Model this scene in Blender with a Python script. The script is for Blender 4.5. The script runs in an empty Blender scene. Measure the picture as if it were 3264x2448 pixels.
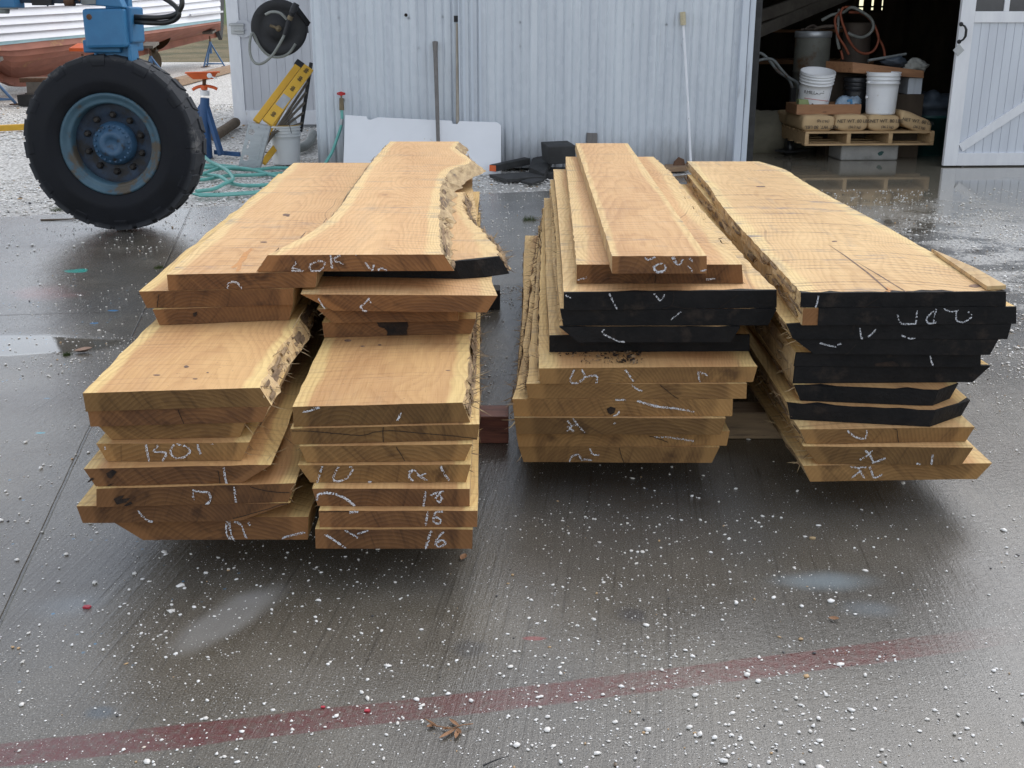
import bpy, bmesh, math, random
import numpy as np
from mathutils import Vector, Matrix, noise as mnoise
random.seed(7)
rng = np.random.default_rng(11)
R = math.radians
SC = bpy.context.scene
COL = SC.collection

# ------------------------------------------------------------------ camera geometry
EXPO = 0.97
F = 3583.0
TH = math.atan((1224 - 60) / F)
H = 1.38
cT, sT = math.cos(TH), math.sin(TH)

def ray(x, y):
    u = (x - 1632) / F
    v = (1224 - y) / F
    return Vector((u, cT + v * sT, -sT + v * cT))

def G(x, y, z=0.0):
    d = ray(x, y)
    t = (z - H) / d.z
    return Vector((d.x * t, d.y * t, z))

def YP(x, y, Y):
    d = ray(x, y)
    t = Y / d.y
    return Vector((d.x * t, Y, H + d.z * t))

# shed frame
SO = Vector((0.0, 11.02, 0.0))
SA = math.atan(0.055)
sx = Vector((math.cos(SA), math.sin(SA), 0))
sy = Vector((-math.sin(SA), math.cos(SA), 0))

def SW(lx, ly, lz):
    return SO + sx * lx + sy * ly + Vector((0, 0, lz))

def SP(x, y, ly):
    """pixel -> shed-local (lx, lz) on the plane local y = ly"""
    d = ray(x, y)
    o = Vector((0, 0, H)) - SO
    t = (ly - o.dot(sy)) / d.dot(sy)
    p = o + d * t
    return p.dot(sx), p.z

# ------------------------------------------------------------------ scene helpers
def tag(o, label=None, cat=None, group=None, kind=None):
    if label: o['label'] = label
    if cat: o['category'] = cat
    if group: o['group'] = group
    if kind: o['kind'] = kind
    return o

def empty(name, loc, label, cat, group=None):
    o = bpy.data.objects.new(name, None)
    o.location = loc
    o.empty_display_size = 0.1
    COL.objects.link(o)
    return tag(o, label, cat, group)

class MB:
    def __init__(s):
        s.v = []; s.f = []; s.m = []; s.sm = []
    def add(s, verts, faces, m=0, smooth=False):
        b = len(s.v)
        s.v += [Vector(p) for p in verts]
        for f in faces:
            s.f.append([b + i for i in f]); s.m.append(m); s.sm.append(smooth)
        return s
    def hexa(s, p, m=0):
        """8 points: bottom 4 ccw, top 4 ccw"""
        return s.add(p, [(3,2,1,0),(4,5,6,7),(0,1,5,4),(1,2,6,5),(2,3,7,6),(3,0,4,7)], m)
    def box(s, a, b, m=0, fr=None):
        (x0,y0,z0),(x1,y1,z1) = a, b
        P = [(x0,y0,z0),(x1,y0,z0),(x1,y1,z0),(x0,y1,z0),(x0,y0,z1),(x1,y0,z1),(x1,y1,z1),(x0,y1,z1)]
        if fr: P = [fr(*p) for p in P]
        return s.hexa(P, m)
    def bar(s, p, q, w, h, m=0, up=(0,0,1)):
        p, q = Vector(p), Vector(q)
        d = (q - p).normalized(); up = Vector(up)
        r = d.cross(up)
        if r.length < 1e-4: r = d.cross(Vector((1,0,0)))
        r.normalize(); u = r.cross(d).normalized()
        P = []
        for c in (p, q):
            P.append([c - r*w/2 - u*h/2, c + r*w/2 - u*h/2, c + r*w/2 + u*h/2, c - r*w/2 + u*h/2])
        a, b = P
        return s.add(a + b, [(0,1,2,3),(7,6,5,4),(0,4,5,1),(1,5,6,2),(2,6,7,3),(3,7,4,0)], m)
    def tube(s, pts, r, n=10, m=0, cap=True, smooth=True):
        pts = [Vector(p) for p in pts]
        N = len(pts); rr = r if isinstance(r, (list, tuple)) else [r]*N
        T = []
        for i in range(N):
            a = pts[max(i-1,0)]; b = pts[min(i+1,N-1)]
            T.append((b-a).normalized())
        ref = Vector((0,0,1)) if abs(T[0].z) < .9 else Vector((1,0,0))
        nrm = (ref - T[0]*ref.dot(T[0])).normalized()
        V = []
        for i in range(N):
            nrm = (nrm - T[i]*nrm.dot(T[i])).normalized()
            bn = T[i].cross(nrm)
            for k in range(n):
                a = 2*math.pi*k/n
                V.append(pts[i] + (nrm*math.cos(a) + bn*math.sin(a))*rr[i])
        Fc = []
        for i in range(N-1):
            for k in range(n):
                k2 = (k+1) % n
                Fc.append((i*n+k, i*n+k2, (i+1)*n+k2, (i+1)*n+k))
        s.add(V, Fc, m, smooth)
        if cap:
            s.add([V[k] for k in range(n)], [tuple(range(n-1,-1,-1))], m)
            s.add([V[(N-1)*n+k] for k in range(n)], [tuple(range(n))], m)
        return s
    def lathe(s, prof, c, axis=(0,0,1), n=40, m=0, smooth=True, closed=False):
        """prof: (radius, along)"""
        ax = Vector(axis).normalized()
        ref = Vector((1,0,0)) if abs(ax.x) < .9 else Vector((0,1,0))
        e1 = (ref - ax*ref.dot(ax)).normalized(); e2 = ax.cross(e1)
        c = Vector(c); V = []; P = len(prof)
        for (r, h) in prof:
            for k in range(n):
                a = 2*math.pi*k/n
                V.append(c + ax*h + (e1*math.cos(a) + e2*math.sin(a))*r)
        Fc = []
        for i in range(P if closed else P-1):
            j = (i+1) % P
            for k in range(n):
                k2 = (k+1) % n
                Fc.append((i*n+k, i*n+k2, j*n+k2, j*n+k))
        s.add(V, Fc, m, smooth)
        return s
    def disc(s, c, r, axis=(0,0,1), n=32, m=0):
        ax = Vector(axis).normalized()
        ref = Vector((1,0,0)) if abs(ax.x) < .9 else Vector((0,1,0))
        e1 = (ref - ax*ref.dot(ax)).normalized(); e2 = ax.cross(e1)
        c = Vector(c)
        return s.add([c + (e1*math.cos(2*math.pi*k/n) + e2*math.sin(2*math.pi*k/n))*r for k in range(n)], [tuple(range(n))], m)
    def prism(s, poly, d, m=0):
        """poly: list of 3D points, extruded by d"""
        n = len(poly); d = Vector(d)
        P = [Vector(p) for p in poly]
        s.add(P + [p + d for p in P], [tuple(range(n-1,-1,-1)), tuple(range(n, 2*n))] +
              [(i, (i+1) % n, n + (i+1) % n, n + i) for i in range(n)], m)
        return s
    def build(s, name, mats, parent=None, origin=None, bevel=0, recalc=True):
        mats = mats if isinstance(mats, (list, tuple)) else [mats]
        if origin is None:
            if parent is not None:
                origin = Vector((0,0,0)); pp = parent
                while pp is not None:
                    origin = origin + Vector(pp.location); pp = pp.parent
            else:
                xs = [p.x for p in s.v]; ys = [p.y for p in s.v]; zs = [p.z for p in s.v]
                origin = Vector(((min(xs)+max(xs))/2, (min(ys)+max(ys))/2, min(zs)))
        origin = Vector(origin)
        me = bpy.data.meshes.new(name)
        me.from_pydata([tuple(p - origin) for p in s.v], [], s.f)
        for mm in mats: me.materials.append(mm)
        me.polygons.foreach_set('material_index', s.m)
        me.polygons.foreach_set('use_smooth', s.sm)
        me.update()
        if recalc:
            bm = bmesh.new(); bm.from_mesh(me)
            bmesh.ops.recalc_face_normals(bm, faces=bm.faces)
            bm.to_mesh(me); bm.free()
        o = bpy.data.objects.new(name, me)
        COL.objects.link(o)
        if parent is not None: o.parent = parent
        else: o.location = origin
        if bevel:
            b = o.modifiers.new('bevel', 'BEVEL'); b.width = bevel; b.segments = 2
            b.limit_method = 'ANGLE'; b.angle_limit = R(40)
        return o

def spline(pts, n):
    """Catmull-Rom through pts -> n points"""
    P = [Vector(p) for p in pts]
    out = []
    m = len(P) - 1
    for i in range(n):
        t = i / (n - 1) * m
        k = min(int(t), m - 1); t -= k
        p0 = P[max(k-1,0)]; p1 = P[k]; p2 = P[k+1]; p3 = P[min(k+2,m)]
        out.append(0.5*((2*p1) + (p2-p0)*t + (2*p0-5*p1+4*p2-p3)*t*t + (3*p1-p0-3*p2+p3)*t*t*t))
    return out

def noise1(x, s=0.0):
    return mnoise.noise(Vector((x, s*3.17 + 0.37, s*1.91 + 0.71)))

# ------------------------------------------------------------------ node helpers
class NT:
    def __init__(s, tree):
        s.t = tree; s.n = tree.nodes; s.l = tree.links
    def node(s, typ, **kw):
        n = s.n.new(typ)
        for k, v in kw.items(): setattr(n, k, v)
        return n
    def put(s, sock, val):
        if val is None: return
        if hasattr(val, 'is_output') or isinstance(val, bpy.types.NodeSocket): s.l.new(val, sock)
        else:
            if isinstance(val, (tuple, list)) and sock.type == 'RGBA' and len(val) == 3: val = (*val, 1)
            sock.default_value = val
    def math(s, op, a, b=None, c=None, clamp=False):
        n = s.node('ShaderNodeMath', operation=op); n.use_clamp = clamp
        s.put(n.inputs[0], a); s.put(n.inputs[1], b); s.put(n.inputs[2], c)
        return n.outputs[0]
    def vmul(s, v, sc):
        n = s.node('ShaderNodeVectorMath', operation='MULTIPLY')
        s.put(n.inputs[0], v); n.inputs[1].default_value = sc
        return n.outputs[0]
    def vadd(s, a, b):
        n = s.node('ShaderNodeVectorMath', operation='ADD')
        s.put(n.inputs[0], a); s.put(n.inputs[1], b)
        return n.outputs[0]
    def noise(s, vec, scale=5, detail=4, rough=.55, dist=0, color=False):
        n = s.node('ShaderNodeTexNoise')
        s.put(n.inputs['Vector'], vec); n.inputs['Scale'].default_value = scale
        n.inputs['Detail'].default_value = detail; n.inputs['Roughness'].default_value = rough
        n.inputs['Distortion'].default_value = dist
        return n.outputs['Color' if color else 'Fac']
    def voro(s, vec, scale=5, feature='F1', out='Distance'):
        n = s.node('ShaderNodeTexVoronoi', feature=feature)
        s.put(n.inputs['Vector'], vec); n.inputs['Scale'].default_value = scale
        return n.outputs[out]
    def ramp(s, fac, a, b, lo=0.0, hi=1.0, mode='SMOOTHSTEP'):
        n = s.node('ShaderNodeMapRange', interpolation_type=mode, clamp=True) if mode != 'LINEAR' else s.node('ShaderNodeMapRange', clamp=True)
        s.put(n.inputs['Value'], fac)
        n.inputs['From Min'].default_value = a; n.inputs['From Max'].default_value = b
        n.inputs['To Min'].default_value = lo; n.inputs['To Max'].default_value = hi
        return n.outputs['Result']
    def mix(s, fac, a, b, mode='MIX'):
        n = s.node('ShaderNodeMix', data_type='RGBA', blend_type=mode)
        s.put(n.inputs['Factor'], fac); s.put(n.inputs['A'], None); 
        s.put(n.inputs[6], a); s.put(n.inputs[7], b)
        return n.outputs[2]
    def sep(s, v):
        n = s.node('ShaderNodeSeparateXYZ'); s.put(n.inputs[0], v); return n.outputs
    def comb(s, x=0, y=0, z=0):
        n = s.node('ShaderNodeCombineXYZ')
        s.put(n.inputs[0], x); s.put(n.inputs[1], y); s.put(n.inputs[2], z); return n.outputs[0]
    def bump(s, h, strength=.3, dist=.01, normal=None):
        n = s.node('ShaderNodeBump')
        s.put(n.inputs['Height'], h); n.inputs['Strength'].default_value = strength
        n.inputs['Distance'].default_value = dist
        s.put(n.inputs['Normal'], normal)
        return n.outputs[0]

def newmat(name):
    m = bpy.data.materials.new(name); m.use_nodes = True
    t = NT(m.node_tree)
    b = m.node_tree.nodes['Principled BSDF']
    return m, t, b

def objco(t):
    tc = t.node('ShaderNodeTexCoord')
    oi = t.node('ShaderNodeObjectInfo')
    off = t.vmul(t.comb(oi.outputs['Random'], oi.outputs['Random'], oi.outputs['Random']), (37, 53, 71))
    return tc.outputs['Object'], off, oi.outputs['Random']

def pmat(name, c1, c2=None, scale=6, rough=.6, metal=0.0, bump=.15, bscale=None, stretch=(1,1,1), dirt=None, dscale=3, dlo=.5, dhi=.75, spec=None, rvar=.1, coat=0):
    """plain weathered surface: two-tone noise, optional dirt colour, bump, roughness variation"""
    m, t, b = newmat(name)
    co, off, rnd = objco(t)
    p = t.vadd(t.vmul(co, stretch), off)
    n1 = t.noise(p, scale, 5, .6)
    c2 = c2 or tuple(x*.75 for x in c1)
    col = t.mix(t.ramp(n1, .3, .7), c1, c2)
    n2 = t.noise(p, dscale, 6, .65)
    if dirt: col = t.mix(t.ramp(n2, dlo, dhi), col, dirt)
    t.put(b.inputs['Base Color'], col)
    fine = t.noise(p, bscale or scale*8, 3, .6)
    t.put(b.inputs['Roughness'], t.ramp(n2, .2, .8, max(rough-rvar, .02), min(rough+rvar, 1), 'LINEAR'))
    b.inputs['Metallic'].default_value = metal
    if spec is not None: b.inputs['Specular IOR Level'].default_value = spec
    if coat: b.inputs['Coat Weight'].default_value = coat; b.inputs['Coat Roughness'].default_value = .15
    if bump: t.put(b.inputs['Normal'], t.bump(fine, bump, .004))
    return m
# ------------------------------------------------------------------ materials
def wood_face(name, heart, heart2, sap, saw=1.0, stain=.5, lstain=.12):
    m, t, b = newmat(name)
    co, off, rnd = objco(t)
    x, y, z = t.sep(co)
    at = t.node('ShaderNodeAttribute', attribute_name='across')
    u = at.outputs['Fac']
    # growth rings: a flat cut through a wandering cone, so plain-sawn arches appear
    lp = t.vadd(t.vmul(co, (1.3, .75, 1.0)), off)
    n_lo = t.noise(lp, 1.0, 2, .5)
    n_md = t.noise(t.vadd(t.vmul(co, (7, 1.6, 3)), off), 1.0, 3, .55)
    xo = t.math('ADD', x, t.math('MULTIPLY', t.math('SUBTRACT', n_lo, .5), .55))
    d = t.math('MULTIPLY_ADD', n_lo, .22, .02)
    yy = t.math('MULTIPLY', y, .05)
    r = t.math('SQRT', t.math('ADD', t.math('MULTIPLY', xo, xo), t.math('MULTIPLY', d, d)))
    r = t.math('ADD', r, yy)
    r = t.math('ADD', r, t.math('MULTIPLY', n_md, .045))
    fr = t.math('FRACT', t.math('MULTIPLY', r, 80.0))
    ring = t.math('MULTIPLY', t.ramp(fr, .25, .85), t.ramp(fr, .99, .86))
    fib = t.noise(t.vadd(t.vmul(co, (260, 7, 120)), off), 1.0, 3, .6)
    tone = t.noise(t.vadd(t.vmul(co, (5, 1.1, 2)), off), 1.0, 4, .6)
    col = t.mix(t.ramp(tone, .3, .72), heart, heart2)
    edge = t.math('MINIMUM', u, t.math('SUBTRACT', 1.0, u))
    edge = t.math('ADD', edge, t.math('MULTIPLY', t.math('SUBTRACT', n_md, .5), .14))
    sapm = t.ramp(edge, .105, .055, 0, .9)
    col = t.mix(sapm, col, sap)
    ln = t.math('MULTIPLY', ring, t.ramp(tone, .25, .75, .16, .42))
    col = t.mix(ln, col, (heart[0]*.62, heart[1]*.52, heart[2]*.45))
    col = t.mix(t.ramp(fib, .52, .8, 0, .28), col, (heart[0]*.5, heart[1]*.42, heart[2]*.36))
    col = t.mix(t.ramp(fib, .45, .2, 0, .2), col, (min(sap[0]*1.1, .9), min(sap[1]*1.08, .8), sap[2]))
    # long dark grain lines that follow the rings
    gl = t.noise(t.comb(t.math('MULTIPLY', r, 26.0), t.math('MULTIPLY', y, .35), rnd), 1.0, 2, .5)
    glm = t.math('MULTIPLY', t.ramp(gl, .655, .69), t.ramp(gl, .735, .70))
    glm = t.math('MULTIPLY', glm, t.ramp(t.noise(t.vadd(t.vmul(co, (4, 2.5, 1)), off), 1.0, 3, .6), .38, .6))
    col = t.mix(t.math('MULTIPLY', glm, .55), col, (heart[0]*.36, heart[1]*.32, heart[2]*.34))
    # saw kerf lines: arced across the board, patchy, some deep and dark
    arc = t.math('MULTIPLY_ADD', t.math('MULTIPLY', x, x), t.math('MULTIPLY_ADD', rnd, .9, .15), t.math('MULTIPLY', x, t.math('MULTIPLY_ADD', rnd, .5, -.2)))
    ys = t.math('ADD', y, arc)
    ys = t.math('ADD', ys, t.math('MULTIPLY', t.noise(t.vadd(t.vmul(co, (3, 5, 1)), off), 1.0, 2), .012))
    def lines(freq, seedv, lo, hi):
        ph = t.math('MULTIPLY', ys, freq)
        jit = t.noise(t.comb(t.math('MULTIPLY', x, .6), t.math('MULTIPLY', ph, .9), t.math('ADD', rnd, seedv)), 1.0, 1, .5)
        q = t.math('FRACT', t.math('ADD', ph, t.math('MULTIPLY', jit, 1.6)))
        amp = t.noise(t.comb(t.math('MULTIPLY', x, 2.2), t.math('MULTIPLY', ph, 1.0), t.math('ADD', rnd, seedv + 3.0)), 1.0, 2, .6)
        return t.math('MULTIPLY', t.math('MULTIPLY', t.ramp(q, .60, .78), t.ramp(q, .98, .88)), t.ramp(amp, lo, hi))
    patch = t.ramp(t.noise(t.vadd(t.vmul(co, (3.2, 1.3, 1)), off), 1.0, 4, .65), .34, .62)
    k_f = t.math('MULTIPLY', lines(110.0, 1.0, .38, .66), t.math('MULTIPLY_ADD', patch, .75, .25))
    k_c = t.math('MULTIPLY', lines(24.0, 7.0, .38, .56), t.math('MULTIPLY_ADD', patch, .7, .3))
    kerf = t.math('MAXIMUM', k_f, k_c)
    brk = t.ramp(t.noise(t.vadd(t.vmul(co, (60, 30, 1)), off), 1.0, 3, .6), .35, .55)
    col = t.mix(t.math('MULTIPLY', k_f, .5*saw), col, (heart[0]*.5, heart[1]*.43, heart[2]*.42))
    col = t.mix(t.math('MULTIPLY', t.math('MULTIPLY', k_c, t.math('MULTIPLY_ADD', brk, .6, .4)), .85*saw), col, (heart[0]*.30, heart[1]*.26, heart[2]*.29))
    # blue-grey iron stain from the blade, drawn out across the board
    sn = t.noise(t.vadd(t.vmul(co, (2.2, 7.5, 1)), t.vmul(off, (2, 2, 2))), 1.0, 5, .7)
    sf = t.noise(t.vadd(t.vmul(co, (14, 150, 1)), off), 1.0, 2, .6)
    sm = t.math('MULTIPLY', t.ramp(t.math('ADD', sn, t.ramp(edge, .10, .0, 0, .07)), .57, .70), t.ramp(sf, .38, .58))
    col = t.mix(t.math('MULTIPLY', sm, stain), col, (.16, .16, .2))
    ls = t.noise(t.vadd(t.vmul(co, (7, 1.1, 1)), t.vmul(off, (3, 2, 2))), 1.0, 5, .65)
    col = t.mix(t.math('MULTIPLY', t.ramp(ls, .56, .72), lstain), col, (.20, .17, .17))
    # knots
    kv = t.node('ShaderNodeTexVoronoi', feature='F1')
    t.put(kv.inputs['Vector'], t.vadd(t.vmul(co, (2.3, 1.25, .0)), off)); kv.inputs['Scale'].default_value = 1.0
    kd = kv.outputs['Distance']
    kd = t.math('ADD', kd, t.math('MULTIPLY', t.math('SUBTRACT', n_md, .5), .05))
    col = t.mix(t.ramp(kd, .055, .02, 0, .8), col, (.13, .07, .045))
    col = t.mix(t.ramp(kd, .16, .04, 0, .35), col, (heart[0]*.6, heart[1]*.46, heart[2]*.4))
    # sawdust and specks
    spk = t.noise(t.vadd(co, off), 120, 2, .5)
    col = t.mix(t.ramp(spk, .70, .76, 0, .6), col, (.10, .06, .035))
    vv = t.math('MULTIPLY_ADD', t.math('FRACT', t.math('MULTIPLY', rnd, 7.31)), .14, .91)
    col = t.mix(1.0, col, t.comb(t.math('MULTIPLY', vv, 1.03), t.math('MULTIPLY', t.math('POWER', vv, 1.15), .985), t.math('MULTIPLY', t.math('POWER', vv, 1.35), .87)), 'MULTIPLY')
    t.put(b.inputs['Base Color'], col)
    t.put(b.inputs['Roughness'], t.ramp(fib, .3, .7, .62, .8))
    b.inputs['Specular IOR Level'].default_value = .3
    hgt = t.math('ADD', t.math('MULTIPLY', fib, .5), t.math('MULTIPLY', kerf, -.9))
    t.put(b.inputs['Normal'], t.bump(hgt, .45, .0025))
    return m

def wood_end(name, c1, c2, dark):
    m, t, b = newmat(name)
    co, off, rnd = objco(t)
    x, y, z = t.sep(co)
    n_lo = t.noise(t.vadd(t.vmul(co, (3, 1, 5)), off), 1.0, 3, .55)
    x0 = t.math('MULTIPLY_ADD', rnd, .3, -.15)
    dx = t.math('SUBTRACT', x, x0)
    dz = t.math('ADD', z, t.math('MULTIPLY_ADD', rnd, .25, .03))
    r = t.math('SQRT', t.math('ADD', t.math('MULTIPLY', dx, dx), t.math('MULTIPLY', dz, dz)))
    r = t.math('ADD', r, t.math('MULTIPLY', n_lo, .05))
    fr = t.math('FRACT', t.math('MULTIPLY', r, 95.0))
    ring = t.math('MULTIPLY', t.ramp(fr, .2, .8), t.ramp(fr, 1.0, .85))
    tone = t.noise(t.vadd(t.vmul(co, (6, 1, 14)), off), 1.0, 4, .65)
    col = t.mix(t.ramp(tone, .3, .7), c1, c2)
    col = t.mix(t.math('MULTIPLY', ring, .22), col, dark)
    # saw scratches running obliquely over the cut
    sc = t.math('ADD', t.math('MULTIPLY', x, 55.0), t.math('MULTIPLY', z, t.math('MULTIPLY_ADD', rnd, 180.0, -60.0)))
    s1 = t.noise(t.comb(sc, t.math('MULTIPLY', z, 5.0), rnd), 1.0, 3, .7)
    col = t.mix(t.ramp(s1, .52, .74, 0, .5), col, dark)
    col = t.mix(t.ramp(s1, .45, .28, 0, .3), col, tuple(min(q*1.5, .8) for q in c1))
    blot = t.noise(t.vadd(t.vmul(co, (9, 1, 12)), t.vmul(off, (1.7, 1.3, 1.1))), 1.0, 4, .6)
    col = t.mix(t.ramp(blot, .56, .72, 0, .75), col, dark)
    at = t.node('ShaderNodeAttribute', attribute_name='across')
    u = at.outputs['Fac']
    edge = t.math('MINIMUM', u, t.math('SUBTRACT', 1.0, u))
    col = t.mix(t.ramp(t.math('ADD', edge, t.math('MULTIPLY', n_lo, .08)), .14, .10, 0, .6), col, tuple(min(q*1.45, .8) for q in c1))
    vv = t.math('MULTIPLY_ADD', t.math('FRACT', t.math('MULTIPLY', rnd, 5.77)), .6, .68)
    col = t.mix(1.0, col, t.comb(vv, vv, vv), 'MULTIPLY')
    t.put(b.inputs['Base Color'], col)
    b.inputs['Roughness'].default_value = .72
    b.inputs['Specular IOR Level'].default_value = .25
    t.put(b.inputs['Normal'], t.bump(t.math('ADD', s1, ring), .4, .0015))
    return m

M = {}
M['face'] = wood_face('sawn oak face', (.64, .42, .215), (.56, .34, .17), (.72, .55, .285), .6, .35)
M['face2'] = wood_face('sawn oak face pink', (.69, .46, .255), (.61, .38, .205), (.75, .575, .315), .5, .5)
M['face3'] = wood_face('sawn oak face warm', (.60, .38, .185), (.47, .265, .13), (.72, .55, .265), .35, .1)
M['facegrey'] = wood_face('sawn oak face grey streaked', (.68, .485, .27), (.60, .405, .22), (.73, .575, .31), 1.0, .95, .5)
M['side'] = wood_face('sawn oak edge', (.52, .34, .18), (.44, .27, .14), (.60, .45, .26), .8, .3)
M['end'] = wood_end('oak end grain', (.20, .094, .036), (.13, .060, .026), (.040, .018, .010))
M['endpale'] = wood_end('oak end grain pale', (.25, .138, .050), (.18, .095, .035), (.062, .030, .013))
M['bark'] = pmat('shredded bark', (.36, .245, .135), (.12, .075, .042), 26, .9, bump=.9, stretch=(1,.25,1), dirt=(.09,.055,.035), dscale=9)
M['barkpale'] = pmat('stringy pale bark', (.56, .42, .235), (.30, .205, .11), 30, .9, bump=.9, stretch=(1,.25,1), dirt=(.15,.11,.08), dscale=12, dlo=.58, dhi=.7)
M['tar'] = pmat('black end sealer', (.0115,.0105,.0105), (.006,.006,.0065), 20, .7, bump=.6, bscale=90, rvar=.15, spec=.2, dirt=(.034,.026,.021), dscale=11, dlo=.55, dhi=.72)
M['chalk'] = pmat('white chalk', (.78,.79,.82), (.55,.56,.6), 90, .95, bump=0)
M['crack'] = pmat('dark crack', (.012,.008,.005), (.02,.012,.008), 20, .9, bump=0)
M['rot'] = pmat('rotten dark wood', (.03,.016,.009), (.008,.005,.004), 40, .95, bump=.8, bscale=120)
M['beamred'] = pmat('red brown timber', (.23,.075,.045), (.14,.045,.03), 8, .55, bump=.3, stretch=(1,8,8), dirt=(.05,.02,.015), dscale=6)
M['beamgrey'] = pmat('grey brown timber', (.30,.21,.12), (.22,.15,.09), 8, .7, bump=.4, stretch=(1,9,9), dirt=(.10,.07,.05), dscale=5)

def ground_concrete():
    m, t, b = newmat('wet concrete')
    geo = t.node('ShaderNodeNewGeometry')
    P = geo.outputs['Position']
    x, y, z = t.sep(P)
    n_big = t.noise(P, .45, 4, .55)
    n_mid = t.noise(P, 2.6, 6, .65)
    n_fin = t.noise(P, 60, 4, .6)
    n_gr = t.noise(P, 260, 2, .5)
    col = t.mix(t.ramp(n_mid, .3, .7), (.090,.078,.058), (.140,.125,.100))
    col = t.mix(t.ramp(n_big, .42, .62), col, (.098,.094,.086))
    col = t.mix(t.ramp(n_gr, .56, .68, 0, .6), col, (.30,.285,.26))
    col = t.mix(t.ramp(n_gr, .44, .33, 0, .7), col, (.022,.021,.019))
    agg = t.voro(P, 120)
    col = t.mix(t.ramp(agg, .25, .1, 0, .25), col, (.30,.27,.22))
    # broom strokes along the slab
    a = math.atan(-.11)
    bx = t.math('ADD', t.math('MULTIPLY', x, math.cos(a)), t.math('MULTIPLY', y, math.sin(a)))
    br = t.noise(t.comb(t.math('MULTIPLY', bx, 75.0), t.math('MULTIPLY', y, 1.4), 0), 1.0, 4, .7)
    col = t.mix(t.ramp(br, .52, .74, 0, .6), col, (.035,.032,.028))
    wn = t.math('SUBTRACT', t.noise(P, 5, 4, .6), .5)
    wn2 = t.math('SUBTRACT', t.noise(P, 1.6, 3, .55), .5)
    # painted red stripe
    p0, p1, p2 = G(0, 2405), G(1632, 2226), G(2800, 2078)
    x1_, y1_, x2_, y2_ = p1.x-p0.x, p1.y-p0.y, p2.x-p0.x, p2.y-p0.y
    qb = (y2_/x2_ - y1_/x1_)/(x2_ - x1_); qa = y1_/x1_ - qb*x1_
    dxs = t.math('SUBTRACT', x, p0.x)
    cur = t.math('MULTIPLY', dxs, t.math('MULTIPLY_ADD', dxs, qb, qa))
    dl = t.math('SUBTRACT', t.math('SUBTRACT', y, p0.y), cur)
    dl = t.math('ADD', t.math('ABSOLUTE', t.math('ADD', dl, t.math('MULTIPLY', wn2, .025))), t.math('MULTIPLY', wn, .016))
    wear = t.math('MULTIPLY', t.ramp(t.math('ADD', n_fin, t.math('MULTIPLY', n_mid, .7)), .70, 1.05, .96, .4), t.ramp(x, 1.25, .8))
    col = t.mix(t.math('MULTIPLY', t.ramp(dl, .044, .036), wear), col, (.105,.030,.027))
    # blotches of old paint on the slab, each with its own place
    def blot(px, py, rx, ry, c, amt, soft=.35, nz=1.0, ang=0):
        nonlocal col
        g = G(px, py)
        dx = t.math('SUBTRACT', x, g.x); dy = t.math('SUBTRACT', y, g.y)
        ca, sa = math.cos(ang), math.sin(ang)
        ux = t.math('DIVIDE', t.math('ADD', t.math('MULTIPLY', dx, ca), t.math('MULTIPLY', dy, sa)), rx)
        uy = t.math('DIVIDE', t.math('SUBTRACT', t.math('MULTIPLY', dy, ca), t.math('MULTIPLY', dx, sa)), ry)
        d = t.math('SQRT', t.math('ADD', t.math('MULTIPLY', ux, ux), t.math('MULTIPLY', uy, uy)))
        d = t.math('ADD', d, t.math('MULTIPLY', wn if rx < .1 else wn2, 1.6*nz))
        col = t.mix(t.ramp(d, 1.0, 1.0-soft, 0, amt), col, c)
    blot(715, 1978, .225, .085, (.30,.295,.28), .55, .55, .9, 1.02)
    blot(790, 1905, .07, .06, (.30,.295,.28), .45, .8, 1.0)
    blot(2620, 1850, .22, .075, (.25,.30,.325), .62, .8, 1.5)
    blot(2780, 1940, .12, .06, (.20,.235,.26), .4, .9, 1.5)
    blot(240, 864, .085, .055, (.02,.36,.31), .85, .25, 1.6)
    blot(120, 935, .20, .20, (.30,.13,.13), .38, .8, 1.6)
    blot(240, 1925, .14, .10, (.20,.25,.29), .32, .9, 1.6)
    blot(320, 2270, .04, .03, (.05,.08,.11), .5, .8)
    blot(360, 990, .03, .014, (.03,.20,.45), .9, .2)
    blot(300, 1030, .022, .010, (.03,.20,.45), .9, .2)
    blot(130, 1380, .025, .012, (.04,.30,.38), .8, .3)
    blot(150, 1270, .016, .010, (.05,.28,.50), .8, .3)
    blot(2020, 1960, .05, .05, (.045,.045,.05), .6, .7)
    blot(1500, 2070, .05, .05, (.05,.05,.05), .6, .7)
    blot(1700, 2035, .03, .01, (.28,.05,.05), .6, .5)
    # flecks of blue paint on the left
    fl = t.voro(P, 22)
    flm = t.math('MULTIPLY', t.ramp(fl, .12, .08), t.ramp(x, -.55, -.9))
    flm = t.math('MULTIPLY', flm, t.ramp(n_mid, .5, .56))
    col = t.mix(t.math('MULTIPLY', flm, .75), col, (.06,.24,.42))
    # oily dark brown patches
    ob = t.noise(P, .9, 5, .6)
    col = t.mix(t.ramp(ob, .50, .68, 0, .6), col, (.058,.042,.026))
    # slab joints
    def joint(a, bb, w):
        g0, g1 = G(*a), G(*bb)
        d = (g1 - g0).normalized(); nx, ny = -d.y, d.x
        q = t.math('ADD', t.math('MULTIPLY', t.math('SUBTRACT', x, g0.x), nx), t.math('MULTIPLY', t.math('SUBTRACT', y, g0.y), ny))
        q = t.math('ABSOLUTE', t.math('ADD', q, t.math('MULTIPLY', wn, .006)))
        return t.ramp(q, w, w*.4)
    j = t.math('MAXIMUM', joint((0, 1985), (547, 800), .007), joint((1560, 960), (700, 985), .008))
    
    col = t.mix(t.math('MULTIPLY', j, .6), col, (.02,.018,.016))
    # fine pale grit washed over the slab, thicker near the gravel and to the right
    gr = t.voro(P, 95)
    gd = t.noise(P, 1.3, 4, .6)
    far = t.ramp(y, 4.2, 8.5)
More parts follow.
